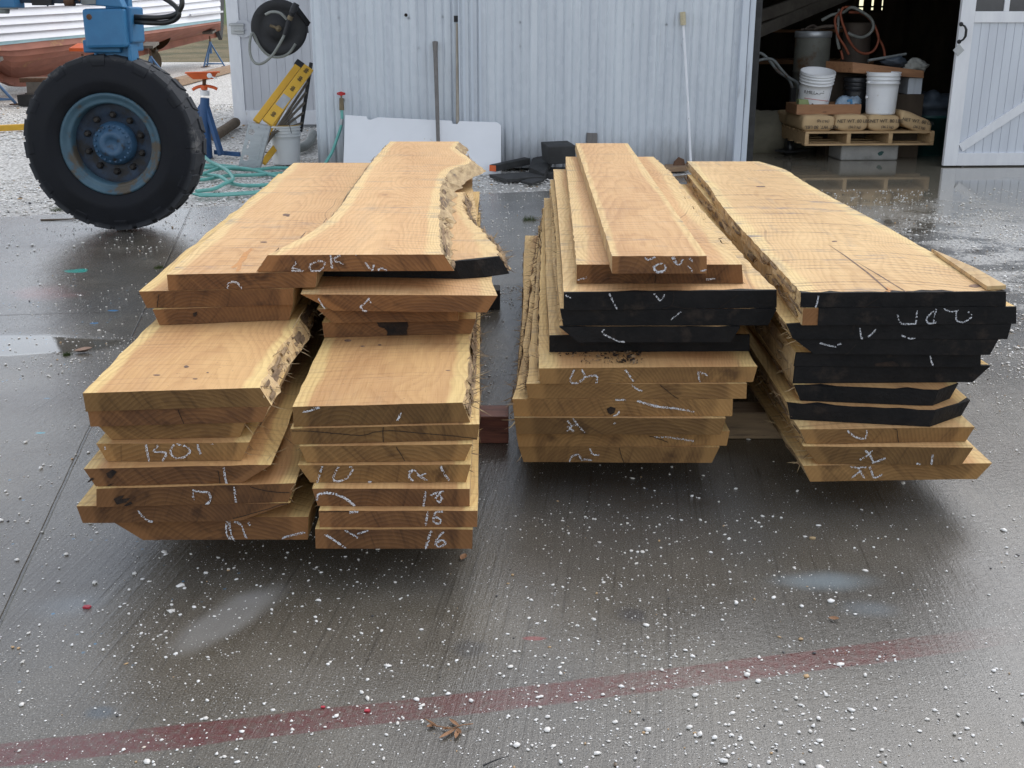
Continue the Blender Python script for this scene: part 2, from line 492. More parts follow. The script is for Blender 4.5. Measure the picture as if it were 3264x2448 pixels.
    gm = t.math('MULTIPLY', t.ramp(gr, .2, .1), t.ramp(t.math('ADD', gd, t.math('MULTIPLY', far, .16)), .5, .72))
    col = t.mix(t.math('MULTIPLY', gm, .75), col, (.62,.60,.56))
    side = t.math('MULTIPLY', t.ramp(x, 1.9, 3.0), t.ramp(y, 9.6, 8.6))
    side = t.math('MULTIPLY', side, t.ramp(y, 3.6, 5.5))
    ws = t.math('MULTIPLY', t.ramp(t.math('ADD', t.noise(P, 2.2, 6, .7), t.math('MULTIPLY', side, .2)), .62, .72), side)
    col = t.mix(t.math('MULTIPLY', ws, t.ramp(n_fin, .38, .5)), col, (.60,.58,.54))
    apron = t.math('MULTIPLY', t.ramp(y, 7.0, 9.0), t.ramp(x, 1.2, 2.2))
    col = t.mix(t.math('MULTIPLY', apron, .8), col, t.mix(n_mid, (.19,.165,.12), (.29,.26,.20)))
    t.put(b.inputs['Base Color'], col)
    # water film: mirror pools where water stands, damp elsewhere
    def pool(px, py, rx, ry):
        g = G(px, py)
        ux = t.math('DIVIDE', t.math('SUBTRACT', x, g.x), rx); uy = t.math('DIVIDE', t.math('SUBTRACT', y, g.y), ry)
        d = t.math('SQRT', t.math('ADD', t.math('MULTIPLY', ux, ux), t.math('MULTIPLY', uy, uy)))
        return t.ramp(t.math('ADD', d, t.math('MULTIPLY', wn2, .9)), 1.0, .75)
    pl = t.math('MAXIMUM', pool(2900, 620, 2.6, 1.9), pool(20, 1100, .55, .2))
    pl = t.math('MAXIMUM', pl, t.ramp(y, 10.0, 10.6))
    pl = t.math('MULTIPLY', pl, t.math('SUBTRACT', 1.0, t.math('MULTIPLY', ws, .95)))
    damp = t.ramp(t.math('ADD', n_mid, t.math('MULTIPLY', wn2, .8)), .25, .75, .10, .28, 'LINEAR')
    rg = t.mix(pl, t.comb(damp, damp, damp), (.045,.045,.045))
    t.put(b.inputs['Roughness'], t.sep(rg)[0])
    b.inputs['IOR'].default_value = 1.45
    b.inputs['Coat Weight'].default_value = .3; b.inputs['Coat IOR'].default_value = 1.36
    t.put(b.inputs['Coat Roughness'], t.math('MULTIPLY', t.sep(rg)[0], .8))
    h = t.math('ADD', t.math('MULTIPLY', n_fin, .5), t.math('ADD', t.math('MULTIPLY', n_gr, .35), t.math('MULTIPLY', br, .7)))
    h = t.math('MULTIPLY', h, t.math('SUBTRACT', 1.0, t.math('MULTIPLY', pl, .97)))
    h = t.math('SUBTRACT', h, t.math('MULTIPLY', j, 2.0))
    t.put(b.inputs['Normal'], t.bump(h, .6, .0035)); b.id_data.links.new(b.inputs['Normal'].links[0].from_socket, b.inputs['Coat Normal'])
    return m
M['concrete'] = ground_concrete()

def ground_gravel():
    m, t, b = newmat('white crushed shell')
    geo = t.node('ShaderNodeNewGeometry'); P = geo.outputs['Position']
    x, y, z = t.sep(P)
    v = t.node('ShaderNodeTexVoronoi', feature='F1'); t.put(v.inputs['Vector'], P); v.inputs['Scale'].default_value = 34
    vc = t.sep(v.outputs['Color'])[0]
    col = t.mix(vc, (.56,.54,.50), (.80,.78,.74))
    col = t.mix(t.ramp(v.outputs['Distance'], .45, .75, 0, .75), col, (.16,.145,.12))
    n = t.noise(P, .7, 5, .65)
    col = t.mix(t.ramp(n, .55, .75, 0, .45), col, (.33,.29,.23))
    n3 = t.noise(P, 9, 4, .7)
    col = t.mix(t.ramp(n3, .62, .72, 0, .8), col, (.09,.075,.055))
    wet = t.math('ADD', t.noise(P, 1.6, 4, .6), t.math('MULTIPLY', t.ramp(t.math('SUBTRACT', y, t.math('MULTIPLY', x, .327)), 11.2, 9.5), .5))
    col = t.mix(t.ramp(wet, .75, .95, 0, .65), col, (.30,.285,.26))
    t.put(b.inputs['Base Color'], col)
    t.put(b.inputs['Roughness'], t.ramp(wet, .7, .95, .85, .35))
    h = t.math('SUBTRACT', 1.0, v.outputs['Distance'])
    t.put(b.inputs['Normal'], t.bump(h, .8, .015))
    return m
M['gravel'] = ground_gravel()
M['pebble'] = None
def pebble_mat():
    m, t, b = newmat('white pebbles')
    geo = t.node('ShaderNodeNewGeometry')
    rnd = geo.outputs['Random Per Island']
    col = t.mix(t.ramp(rnd, 0, .9, mode='LINEAR'), (.88,.87,.85), (.74,.71,.66))
    col = t.mix(t.ramp(rnd, .955, .96), col, (.50,.33,.17))
    col = t.mix(t.ramp(rnd, .985, .987), col, (.05,.05,.055))
    n = t.noise(geo.outputs['Position'], 300, 3, .6)
    col = t.mix(t.ramp(n, .5, .75, 0, .35), col, (.42,.39,.34))
    t.put(b.inputs['Base Color'], col); b.inputs['Roughness'].default_value = .55
    t.put(b.inputs['Normal'], t.bump(n, .4, .002))
    return m
M['pebble'] = pebble_mat()

def grass_mat():
    m, t, b = newmat('rough winter grass')
    geo = t.node('ShaderNodeNewGeometry'); P = geo.outputs['Position']
    x, y, z = t.sep(P)
    n = t.noise(P, .35, 5, .6); n2 = t.noise(P, 3.5, 5, .7); n3 = t.noise(P, 18, 3, .7)
    col = t.mix(t.ramp(n2, .35, .65), (.17,.14,.065), (.27,.20,.10))
    col = t.mix(t.ramp(n, .45, .6), col, (.11,.10,.04))
    bank = t.math('ADD', z, t.math('MULTIPLY', t.math('SUBTRACT', n2, .5), .8))
    col = t.mix(t.math('MULTIPLY', t.ramp(bank, .9, 1.4), t.ramp(bank, 3.6, 2.8)), col, (.085,.15,.035))
    col = t.mix(t.ramp(n3, .4, .75, 0, .6), col, (.05,.045,.02))
    t.put(b.inputs['Base Color'], col); b.inputs['Roughness'].default_value = .9
    t.put(b.inputs['Normal'], t.bump(t.math('ADD', n2, n3), .9, .1))
    return m
M['grass'] = grass_mat()

def corrugated():
    m, t, b = newmat('galvanised sheet')
    co, off, rnd = objco(t)
    x, y, z = t.sep(co)
    st = t.noise(t.vadd(t.vmul(co, (9, 1, .35)), off), 1.0, 5, .65)
    sp = t.voro(t.vmul(co, (30, 30, 16)), 1.0, out='Color')
    sh = t.noise(t.vadd(t.vmul(co, (1.9, 1, .2)), off), 1.0, 3, .5)
    col = t.mix(t.ramp(st, .3, .7), (.61,.655,.70), (.51,.55,.60))
    col = t.mix(t.math('MULTIPLY', t.sep(sp)[0], .22), col, (.72,.75,.79))
    col = t.mix(t.ramp(sh, .55, .7, 0, .4), col, (.46,.49,.53))
    dr = t.noise(t.vadd(t.vmul(co, (6, 1, 1.5)), off), 1.0, 5, .7)
    low = t.ramp(t.math('ADD', z, t.math('MULTIPLY', t.math('SUBTRACT', dr, .5), .5)), .42, .05)
    col = t.mix(t.math('MULTIPLY', low, .6), col, (.17,.165,.16))
    wr = t.noise(t.vadd(t.vmul(co, (24, 1, .7)), t.vmul(off, (1.4, 1, 1))), 1.0, 4, .7)
    col = t.mix(t.ramp(wr, .64, .78, 0, .5), col, (.30,.28,.25))
    t.put(b.inputs['Base Color'], col)
    b.inputs['Metallic'].default_value = .15
    t.put(b.inputs['Roughness'], t.ramp(st, .3, .7, .38, .55))
    dent = t.noise(t.vadd(t.vmul(co, (5, 1, 5)), off), 1.0, 3, .5)
    t.put(b.inputs['Normal'], t.bump(dent, .35, .012))
    return m
M['galv'] = corrugated()
M['trim'] = pmat('pale blue grey trim', (.60,.65,.71), (.54,.585,.645), 4, .5, bump=.15, stretch=(3,3,.4), dirt=(.30,.31,.33), dscale=3, dlo=.6, dhi=.8)
M['whitepaint'] = pmat('white painted wood', (.78,.79,.81), (.70,.71,.74), 4, .45, bump=.15, stretch=(3,3,.6), dirt=(.45,.42,.37), dscale=6, dlo=.64, dhi=.8)
def grooved(name, c1, c2, pitch):
    m, t, b = newmat(name)
    co, off, rnd = objco(t)
    n = t.noise(t.vadd(t.vmul(co, (5, 5, .8)), off), 1.0, 5, .6)
    col = t.mix(t.ramp(n, .35, .7), c1, c2)
    n2 = t.noise(t.vadd(t.vmul(co, (14, 14, 3)), off), 1.0, 4, .7)
    col = t.mix(t.ramp(n2, .64, .76, 0, .4), col, (.30,.29,.28))
    t.put(b.inputs['Base Color'], col); b.inputs['Roughness'].default_value = .5
    t.put(b.inputs['Normal'], t.bump(n2, .12, .004))
    return m
M['boards'] = grooved('grey painted boards', (.62,.655,.71), (.56,.59,.645), .08)
M['boardsdull'] = grooved('dull grey painted boards', (.56,.57,.60), (.49,.50,.53), .08)
M['glass'] = pmat('dim window glass', (.05,.055,.07), (.03,.033,.04), 3, .08, bump=0, spec=.6, rvar=.03)
M['blackmetal'] = pmat('black iron', (.008,.008,.010), (.016,.016,.018), 12, .55, bump=.2)
M['galvplate'] = pmat('galvanised plate', (.42,.43,.43), (.34,.35,.36), 10, .45, metal=.5, bump=.1)
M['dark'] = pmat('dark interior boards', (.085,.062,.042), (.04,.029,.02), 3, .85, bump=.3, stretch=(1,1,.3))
M['darkfloor'] = pmat('oily shop floor', (.06,.052,.045), (.035,.03,.026), 2, .35, bump=.2, dirt=(.10,.09,.08), dscale=5)
def rubber():
    m, t, b = newmat('black tyre rubber')
    co, off, rnd = objco(t)
    n = t.noise(co, 5, 6, .65); n2 = t.noise(co, 40, 4, .6)
    x, y, z = t.sep(co)
    r = t.math('SQRT', t.math('ADD', t.math('MULTIPLY', x, x), t.math('MULTIPLY', z, z)))
    col = t.mix(t.ramp(n, .3, .7), (.007,.008,.011), (.014,.0155,.02))
    tread = t.ramp(r, .525, .56)
    col = t.mix(t.math('MULTIPLY', tread, .6), col, (.055,.058,.064))
    mud = t.math('MULTIPLY', tread, t.ramp(n, .55, .66))
    col = t.mix(t.math('MULTIPLY', mud, .75), col, (.17,.165,.16))
    t.put(b.inputs['Base Color'], col)
    t.put(b.inputs['Roughness'], t.ramp(n, .3, .7, .6, .85)); b.inputs['Specular IOR Level'].default_value = .25
    t.put(b.inputs['Normal'], t.bump(n2, .35, .004))
    return m
M['rubber'] = rubber()
M['blue'] = pmat('chipped blue paint', (.038,.185,.37), (.028,.14,.30), 4, .5, bump=.25, dirt=(.17,.16,.16), dscale=4.5, dlo=.66, dhi=.7)
M['bluerim'] = pmat('faded blue rim paint', (.06,.125,.17), (.04,.085,.12), 6, .55, bump=.3, dirt=(.085,.07,.05), dscale=6, dlo=.52, dhi=.62)
M['bluedark'] = pmat('grimy blue wheel paint', (.016,.038,.075), (.008,.014,.026), 8, .6, bump=.3, dirt=(.012,.011,.011), dscale=5, dlo=.5, dhi=.6)
M['bluehub'] = pmat('blue hub paint', (.05,.12,.21), (.03,.08,.15), 9, .5, bump=.3, dirt=(.03,.028,.026), dscale=9, dlo=.55, dhi=.65)
M['nut'] = pmat('greasy steel nut', (.03,.025,.022), (.015,.013,.012), 12, .5, metal=.4)
M['greymetal'] = pmat('grey painted steel', (.20,.22,.22), (.13,.14,.14), 9, .6, bump=.3, dirt=(.10,.06,.035), dscale=6, dlo=.55, dhi=.65)
M['hose'] = pmat('black hydraulic hose', (.010,.012,.012), (.018,.02,.019), 20, .4, bump=.1)
M['hullwhite'] = pmat('white hull paint', (.62,.615,.64), (.57,.565,.59), 2, .4, bump=.05, stretch=(.4,.4,1), dirt=(.58,.54,.50), dscale=2.5, dlo=.64, dhi=.85)
M['hullstripe'] = pmat('pale aqua waterline paint', (.38,.58,.62), (.33,.52,.58), 3, .5, bump=.05)
M['hullred'] = pmat('worn red bottom paint', (.28,.092,.052), (.21,.068,.04), 3, .75, bump=.2, stretch=(.4,.4,1), dirt=(.36,.20,.07), dscale=1.5, dlo=.58, dhi=.68)
M['bronze'] = pmat('dull bronze', (.10,.07,.04), (.05,.04,.025), 8, .5, metal=.5)
M['orange'] = pmat('orange paint', (.72,.13,.025), (.60,.10,.02), 8, .5, bump=.2, dirt=(.30,.08,.03), dscale=9, dlo=.62, dhi=.75)
M['bluestand'] = pmat('blue stand paint', (.022,.085,.22), (.018,.065,.17), 8, .5, bump=.2, dirt=(.10,.10,.11), dscale=12, dlo=.66, dhi=.74)
M['bluefaded'] = pmat('faded blue stand paint', (.10,.20,.36), (.07,.15,.28), 8, .6, bump=.2, dirt=(.25,.25,.26), dscale=12, dlo=.66, dhi=.74)
M['rust'] = pmat('rusty steel', (.14,.07,.035), (.08,.04,.022), 20, .8, bump=.4)
M['timber'] = pmat('weathered timber', (.33,.22,.13), (.24,.15,.09), 6, .8, bump=.4, stretch=(1,1,6))
M['timbergrey'] = pmat('grey weathered timber', (.17,.15,.125), (.11,.095,.08), 6, .85, bump=.4)
M['timberblack'] = pmat('black creosoted timber', (.036,.036,.036), (.02,.02,.02), 8, .75, bump=.4, dirt=(.05,.05,.048), dscale=9)
M['log'] = pmat('brown log bark', (.15,.105,.06), (.075,.05,.03), 14, .9, bump=.7)
M['yellow'] = pmat('yellow fibreglass', (.72,.42,.035), (.62,.35,.03), 6, .45, bump=.1, dirt=(.38,.24,.07), dscale=14, dlo=.64, dhi=.74)
M['alu'] = pmat('brushed aluminium', (.48,.50,.52), (.40,.42,.44), 6, .42, metal=.55, bump=.1, stretch=(1,1,5))
M['plastic'] = pmat('cloudy plastic', (.80,.81,.80), (.74,.76,.77), 3, .4, bump=.03)
M['plasticliq'] = pmat('cloudy plastic filled', (.64,.67,.70), (.58,.62,.66), 3, .4, bump=.03)
M['plasticwhite'] = pmat('white plastic', (.80,.81,.82), (.74,.75,.77), 5, .35, bump=.04, dirt=(.55,.52,.47), dscale=16, dlo=.66, dhi=.74)
M['plasticblack'] = pmat('black plastic', (.012,.013,.015), (.02,.021,.023), 5, .4, bump=.04)
M['teal'] = pmat('teal rubber hose', (.14,.42,.37), (.11,.35,.31), 12, .45, bump=.1, dirt=(.10,.22,.19), dscale=9, dlo=.6, dhi=.75)
M['greyhose'] = pmat('grey rubber hose', (.26,.27,.25), (.20,.21,.19), 12, .5, bump=.1)
M['panel'] = pmat('white laminate sheet', (.80,.81,.83), (.76,.77,.79), 3, .35, bump=.04, dirt=(.55,.50,.42), dscale=9, dlo=.68, dhi=.78)
M['redpaint'] = pmat('red valve paint', (.55,.03,.03), (.42,.02,.02), 12, .45)
M['brass'] = pmat('old brass', (.22,.17,.10), (.14,.11,.07), 12, .5, metal=.5)
M['paper'] = pmat('kraft paper', (.54,.38,.205), (.47,.32,.17), 7, .8, bump=.5, bscale=28, dirt=(.30,.20,.11), dscale=5, dlo=.6, dhi=.8)
M['ink'] = pmat('black print', (.03,.028,.025), (.05,.045,.04), 40, .8, bump=0)
M['inkred'] = pmat('red print', (.55,.16,.14), (.48,.13,.12), 40, .7, bump=0)
M['pallet'] = pmat('new pallet wood', (.50,.34,.18), (.40,.26,.13), 5, .8, bump=.35, stretch=(1,6,6), dirt=(.20,.12,.07), dscale=7, dlo=.6, dhi=.75)
M['shelfwood'] = pmat('fir plank', (.34,.17,.08), (.26,.125,.06), 5, .7, bump=.3, stretch=(.8,6,6), dirt=(.10,.05,.025), dscale=8, dlo=.6, dhi=.7)
M['block'] = pmat('cast concrete block', (.33,.32,.30), (.25,.245,.23), 7, .85, bump=.5, dirt=(.14,.135,.125), dscale=4)
M['drum'] = pmat('stained grey drum', (.17,.17,.145), (.12,.12,.10), 4, .6, bump=.2, dirt=(.10,.05,.02), dscale=3.2, dlo=.5, dhi=.65)
M['drumrust'] = pmat('rust brown drum', (.11,.085,.065), (.07,.05,.04), 5, .7, bump=.3)
M['orangehose'] = pmat('faded orange hose', (.36,.10,.05), (.25,.07,.035), 10, .6)
M['tarp'] = pmat('dark blue tarp', (.075,.095,.12), (.04,.052,.07), 5, .5, bump=.5, bscale=9)
M['greenbin'] = pmat('dark green plastic', (.012,.075,.07), (.008,.05,.048), 5, .5)
M['canvas'] = pmat('drab canvas', (.24,.22,.16), (.18,.165,.12), 5, .9, bump=.4)
M['rag'] = pmat('grey cloth', (.34,.34,.31), (.24,.24,.22), 9, .9, bump=.5)
M['leafdry'] = pmat('dry brown leaf', (.32,.165,.08), (.22,.11,.05), 40, .7, bump=.3)
M['leafpale'] = pmat('pale fallen leaf', (.36,.25,.19), (.28,.18,.13), 40, .7, bump=.3)
M['moss'] = pmat('green moss', (.06,.085,.015), (.035,.055,.01), 60, .9, bump=.6)
M['leafgreen'] = pmat('dark shrub leaves', (.045,.07,.025), (.025,.045,.015), 10, .7, bump=0)
M['twig'] = pmat('dry twigs', (.13,.09,.055), (.08,.055,.035), 10, .9, bump=.2)
M['redchip'] = pmat('red plastic chip', (.45,.03,.05), (.38,.02,.04), 10, .4)
M['rollernap'] = pmat('cream roller nap', (.62,.55,.38), (.52,.45,.30), 60, .95, bump=.8)
M['stickgrey'] = pmat('grey weathered stick', (.20,.185,.175), (.15,.14,.13), 10, .8, bump=.3, stretch=(6,6,1))
M['stickwhite'] = pmat('white chipped pole', (.78,.79,.82), (.72,.73,.76), 10, .5, bump=.1, stretch=(3,3,1), dirt=(.10,.11,.13), dscale=16, dlo=.66, dhi=.69)
M['bag'] = pmat('clear blue plastic bag', (.35,.45,.55), (.25,.33,.42), 9, .25)
M['sponge'] = pmat('green box', (.28,.34,.15), (.22,.27,.11), 9, .7)
M['lit'] = None
def sky_window():
    m, t, b = newmat('daylight behind far window')
    b.inputs['Base Color'].default_value = (.7,.7,.55,1)
    b.inputs['Emission Color'].default_value = (.95,.92,.62,1)
    b.inputs['Emission Strength'].default_value = .65
    b.inputs['Roughness'].default_value = .1
    return m
M['lit'] = sky_window()

M['knot'] = pmat('dark knot wood', (.27,.165,.11), (.10,.06,.042), 60, .8, bump=.4)
M['streak'] = pmat('torn orange grain', (.62,.30,.10), (.50,.25,.10), 40, .8, bump=.5)
M['stake'] = pmat('pale tan stake', (.40,.36,.30), (.32,.28,.23), 10, .8, bump=.2, stretch=(4,4,1))
# ------------------------------------------------------------------ ground
def heading(vpx):
    u = (vpx - 1632) / F
    v = (1224 - 60) / F
    return u / (cT + v * sT)

mb = MB()
mb.add([(-400,-30,-.02),(400,-30,-.02),(400,600,-.02),(-400,600,-.02)], [(0,1,2,3)])
tag(mb.build('gravel_yard', M['gravel'], origin=(0,0,0)), kind='structure')
E0 = G(0, 692); E1 = G(1600, 615)
esl = (E1.y - E0.y) / (E1.x - E0.x)
ey = lambda x: E0.y + (x - E0.x) * esl
poly = [(-14,-12,0),(14,-12,0),(14,22.5,0),(SW(2.35,0,0).x,22.5,0),(SW(2.30,-.02,0).x,SW(2.30,-.02,0).y,0),(1.15,ey(1.15)+.35,0),(.95,ey(.95),0)]
for k in range(1, 40):
    xx = .95 - k*.385
    poly.append((xx, ey(xx) + .02*noise1(xx*3.1), 0))
mb = MB(); mb.prism(poly, (0,0,-.15))
tag(mb.build('concrete_pad', M['concrete'], origin=(0,0,0)), kind='structure')

# rising rough grass beyond the yard
mb = MB()
xs = np.linspace(-120, 120, 61); ysg = [40.5,42,44,48,54,60,66,72,80,90,105,130]
zs = [0.0,.05,.08,.15,.3,.7,1.5,2.6,4.0,5.2,6.0,6.2]
V = []
for j, yv in enumerate(ysg):
    for i, xv in enumerate(xs):
        w = mnoise.noise(Vector((xv*.13, yv*.13, 1.7)))
        V.append((xv, yv + (w*1.6 if j == 0 else w*.8), -.03 if j == 0 else zs[j] + w*.35*min(1, zs[j])))
n = len(xs)
mb.add(V, [(j*n+i, j*n+i+1, (j+1)*n+i+1, (j+1)*n+i) for j in range(len(ysg)-1) for i in range(n-1)], 0, True)
tag(mb.build('grass_field', M['grass'], origin=(0,0,0)), kind='structure')

# loose white stones and grit over the slab and the yard
ICO = None
def ico():
    t = (1 + 5**.5)/2
    v = np.array([(-1,t,0),(1,t,0),(-1,-t,0),(1,-t,0),(0,-1,t),(0,1,t),(0,-1,-t),(0,1,-t),(t,0,-1),(t,0,1),(-t,0,-1),(-t,0,1)], float)
    v /= np.linalg.norm(v[0])
    f = np.array([(0,11,5),(0,5,1),(0,1,7),(0,7,10),(0,10,11),(1,5,9),(5,11,4),(11,10,2),(10,7,6),(7,1,8),(3,9,4),(3,4,2),(3,2,6),(3,6,8),(3,8,9),(4,9,5),(2,4,11),(6,2,10),(8,6,7),(9,8,1)])
    return v, f
def octa():
    v = np.array([(1,0,0),(0,1,0),(-1,0,0),(0,-1,0),(0,0,1),(0,0,-1)], float)
    f = np.array([(0,1,4),(1,2,4),(2,3,4),(3,0,4),(1,0,5),(2,1,5),(3,2,5),(0,3,5)])
    return v, f
def stones(pos, size, base):
    bv, bf = base
    N = len(pos)
    nv = len(bv)
    sc = size[:,None] * np.stack([rng.uniform(.75,1.35,N), rng.uniform(.6,1.0,N), rng.uniform(.28,.62,N)], 1)
    V = bv[None]*sc[:,None,:]
    V *= 1 + rng.uniform(-.34,.30,(N,nv,1))
    a = rng.uniform(0, 2*np.pi, N); ca, sa = np.cos(a), np.sin(a)
    x = V[:,:,0]*ca[:,None] - V[:,:,1]*sa[:,None]
    y = V[:,:,0]*sa[:,None] + V[:,:,1]*ca[:,None]
    V = np.stack([x, y, V[:,:,2]], 2)
    V[:,:,2] -= V[:,:,2].min(1)[:,None]*.85
    V += pos[:,None,:]
    Fc = bf[None] + (np.arange(N)*nv)[:,None,None]
    return V.reshape(-1,3), Fc.reshape(-1,3)
def stone_mesh(name, chunks, mat):
    vs, fs, o = [], [], 0
    for v, f in chunks:
        vs.append(v); fs.append(f + o); o += len(v)
    v = np.concatenate(vs); f = np.concatenate(fs)
    me = bpy.data.meshes.new(name)
    me.vertices.add(len(v)); me.vertices.foreach_set('co', v.astype(np.float32).ravel())
    me.loops.add(f.size); me.loops.foreach_set('vertex_index', f.astype(np.int32).ravel())
    me.polygons.add(len(f)); me.polygons.foreach_set('loop_start', (np.arange(len(f))*3).astype(np.int32))
    me.polygons.foreach_set('loop_total', np.full(len(f), 3, np.int32))
    me.materials.append(mat); me.update(calc_edges=True); me.validate()
    ob = bpy.data.objects.new(name, me); COL.objects.link(ob)
    return ob

def on_pad(p):
    return p[1] < ey(p[0]) - .03 and p[0] < 14
def scatter(n, dens, x0, x1, y0, y1, clump=0.0):
    out = []
    last = None
    while len(out) < n:
        if last is not None and random.random() < clump:
            x = last[0] + random.gauss(0, .035); y = last[1] + random.gauss(0, .03)
        else:
            x = random.uniform(x0, x1); y = random.uniform(y0, y1)
        d = dens(x, y)
        if random.random() < d:
            out.append((x, y, 0.0)); last = (x, y)
    return np.array(out)
def dens_pad(x, y):
    if not on_pad((x, y)): return 0
    n = .5 + .5*mnoise.noise(Vector((x*1.3, y*1.3, 5.0)))
    n2 = .5 + .5*mnoise.noise(Vector((x*4.5, y*4.5, 9.0)))
    k = .10 + .9*n*n2
    if y < 2.6: k *= 1.35 - .75*min(max((y-1.95)/.6, 0), 1)
    elif y < 4.2: k *= .45
    if x > 1.25 and y > 2.2: k *= 1.5
    if -1.75 < x < -1.0 and 2.8 < y < 5: k *= 1.5
    if x < -1.2 and y > 5 and y < 7: k *= .6
    return min(k, 1)
near = scatter(5200, dens_pad, -1.6, 1.9, 1.78, 3.0, .35)
mid = scatter(7000, dens_pad, -3.2, 3.6, 2.9, 6.0, .3)
midfar = scatter(5200, dens_pad, -4.2, 4.8, 5.6, 9.6, .3)
tiny = scatter(9000, dens_pad, -1.7, 2.0, 1.78, 3.4, .2)
def sizes(n, med, sig, mx):
    return np.clip(rng.lognormal(math.log(med), sig, n), med*.3, mx)
lift = np.array([0,0,0.0])
ch = [stones(near, sizes(len(near), .0021, .55, .0085), ico()),
      stones(mid, sizes(len(mid), .0028, .45, .010), ico()),
      stones(midfar, sizes(len(midfar), .0048, .45, .014), octa()),
      stones(tiny, sizes(len(tiny), .0010, .35, .002), octa())]
# thick drift of grit on the right beside the apron
def dens_drift(x, y):
    if y > 10.2: return 0
    a = .5 + .5*mnoise.noise(Vector((x*1.1, y*1.4, 2.0)))
    b2 = .5 + .5*mnoise.noise(Vector((x*5, y*5, 3.0)))
    e = min(max((x - 1.7 - max(0, y-6)*.35)/.7, 0), 1)
    f2 = 1 if y < 8.3 else max(0, 1 - (y-8.3)/.6)*.8
    return e*f2*max(0, a*1.5-.35)*b2
dr = scatter(7000, dens_drift, 1.6, 5.4, 4.2, 9.4, .4)
ch.append(stones(dr, sizes(len(dr), .0050, .5, .014), octa()))
tag(stone_mesh('loose_gravel', ch, M['pebble']), 'loose white stones strewn over the wet concrete', 'gravel', kind='stuff')
def dens_yard(x, y):
    if y < ey(x) - .12: return 0
    if x > 1.1: return 0
    return .35 + .65*(.5+.5*mnoise.noise(Vector((x*2, y*2, 7))))
yd = scatter(9000, dens_yard, -4.6, 1.1, 8.2, 12.0)
yd2 = scatter(6000, dens_yard, -9, -2.2, 12.0, 20.0)
yd[:,2] = -.02; yd2[:,2] = -.02
tag(stone_mesh('crushed_shell', [stones(yd, sizes(len(yd), .011, .35, .026), octa()), stones(yd2, sizes(len(yd2), .018, .3, .035), octa())], M['pebble']),
    'white crushed shell covering the yard behind the stacks', 'gravel', kind='stuff')
# ------------------------------------------------------------------ sawn boards
Z0 = .10

def crop(x0, y0, s, *strokes):
    return [[(x0 + a*s, y0 + b*s) for a, b in st] for st in strokes]
cA5 = lambda *s: crop(200, 800, .3617, *s)
cA6 = lambda *s: crop(200, 1300, .3617, *s)
cB7 = lambda *s: crop(850, 800, .3617, *s)
cB8 = lambda *s: crop(850, 1300, .3617, *s)
cC9 = lambda *s: crop(1600, 400, .4069, *s)
cC10 = lambda *s: crop(1600, 900, .4069, *s)
cD = lambda *s: crop(2364, 850, .4069, *s)

def ell(cx, cy, rx, ry, n=11, sd=0):
    return [(cx + rx*math.cos(6.2832*i/n)*(1+.25*noise1(i*1.7, sd)), cy + ry*math.sin(6.2832*i/n)*(1+.3*noise1(i*2.1, sd+4))) for i in range(n)]
def polyres(P, n):
    P = [Vector(p) for p in P]
    return spline(P, n)

def ribbon(mb, pts, w, chalky, seed):
    """pts: 3D polyline on the board's end; drawn as chalk hatches or as one thin crack"""
    rnd = random.Random(seed)
    for a, b2 in zip(pts[:-1], pts[1:]):
        d = b2 - a; L = d.length
        if L < 1e-5: continue
        d.normalize(); nrm = Vector((d.z, 0, -d.x))
        if chalky:
            s = 0
            while s < L:
                l = rnd.uniform(.0016, .0045); gap = rnd.uniform(.0008, .0036)
                for k in (-1, 0, 1):
                    if rnd.random() > .70: continue
                    o_ = nrm*(k*w*.34 + rnd.uniform(-.0005, .0005)); q0 = s + rnd.uniform(-.0012, .0012)
                    p = a + d*q0 + o_; q = a + d*min(q0 + l*rnd.uniform(.5, 1.2), L + .001) + o_
                    w1 = w*rnd.uniform(.16, .40); sk = d*rnd.uniform(.0, .0016)
                    mb.add([p - nrm*w1/2, q - nrm*w1/2 + sk, q + nrm*w1/2 + sk, p + nrm*w1/2 - sk*.5], [(0,1,2,3)])
                s += l + gap
        else:
            mb.add([a - nrm*w*.35, b2 - nrm*w*.5, b2 + nrm*w*.5, a + nrm*w*.35], [(0,1,2,3)])

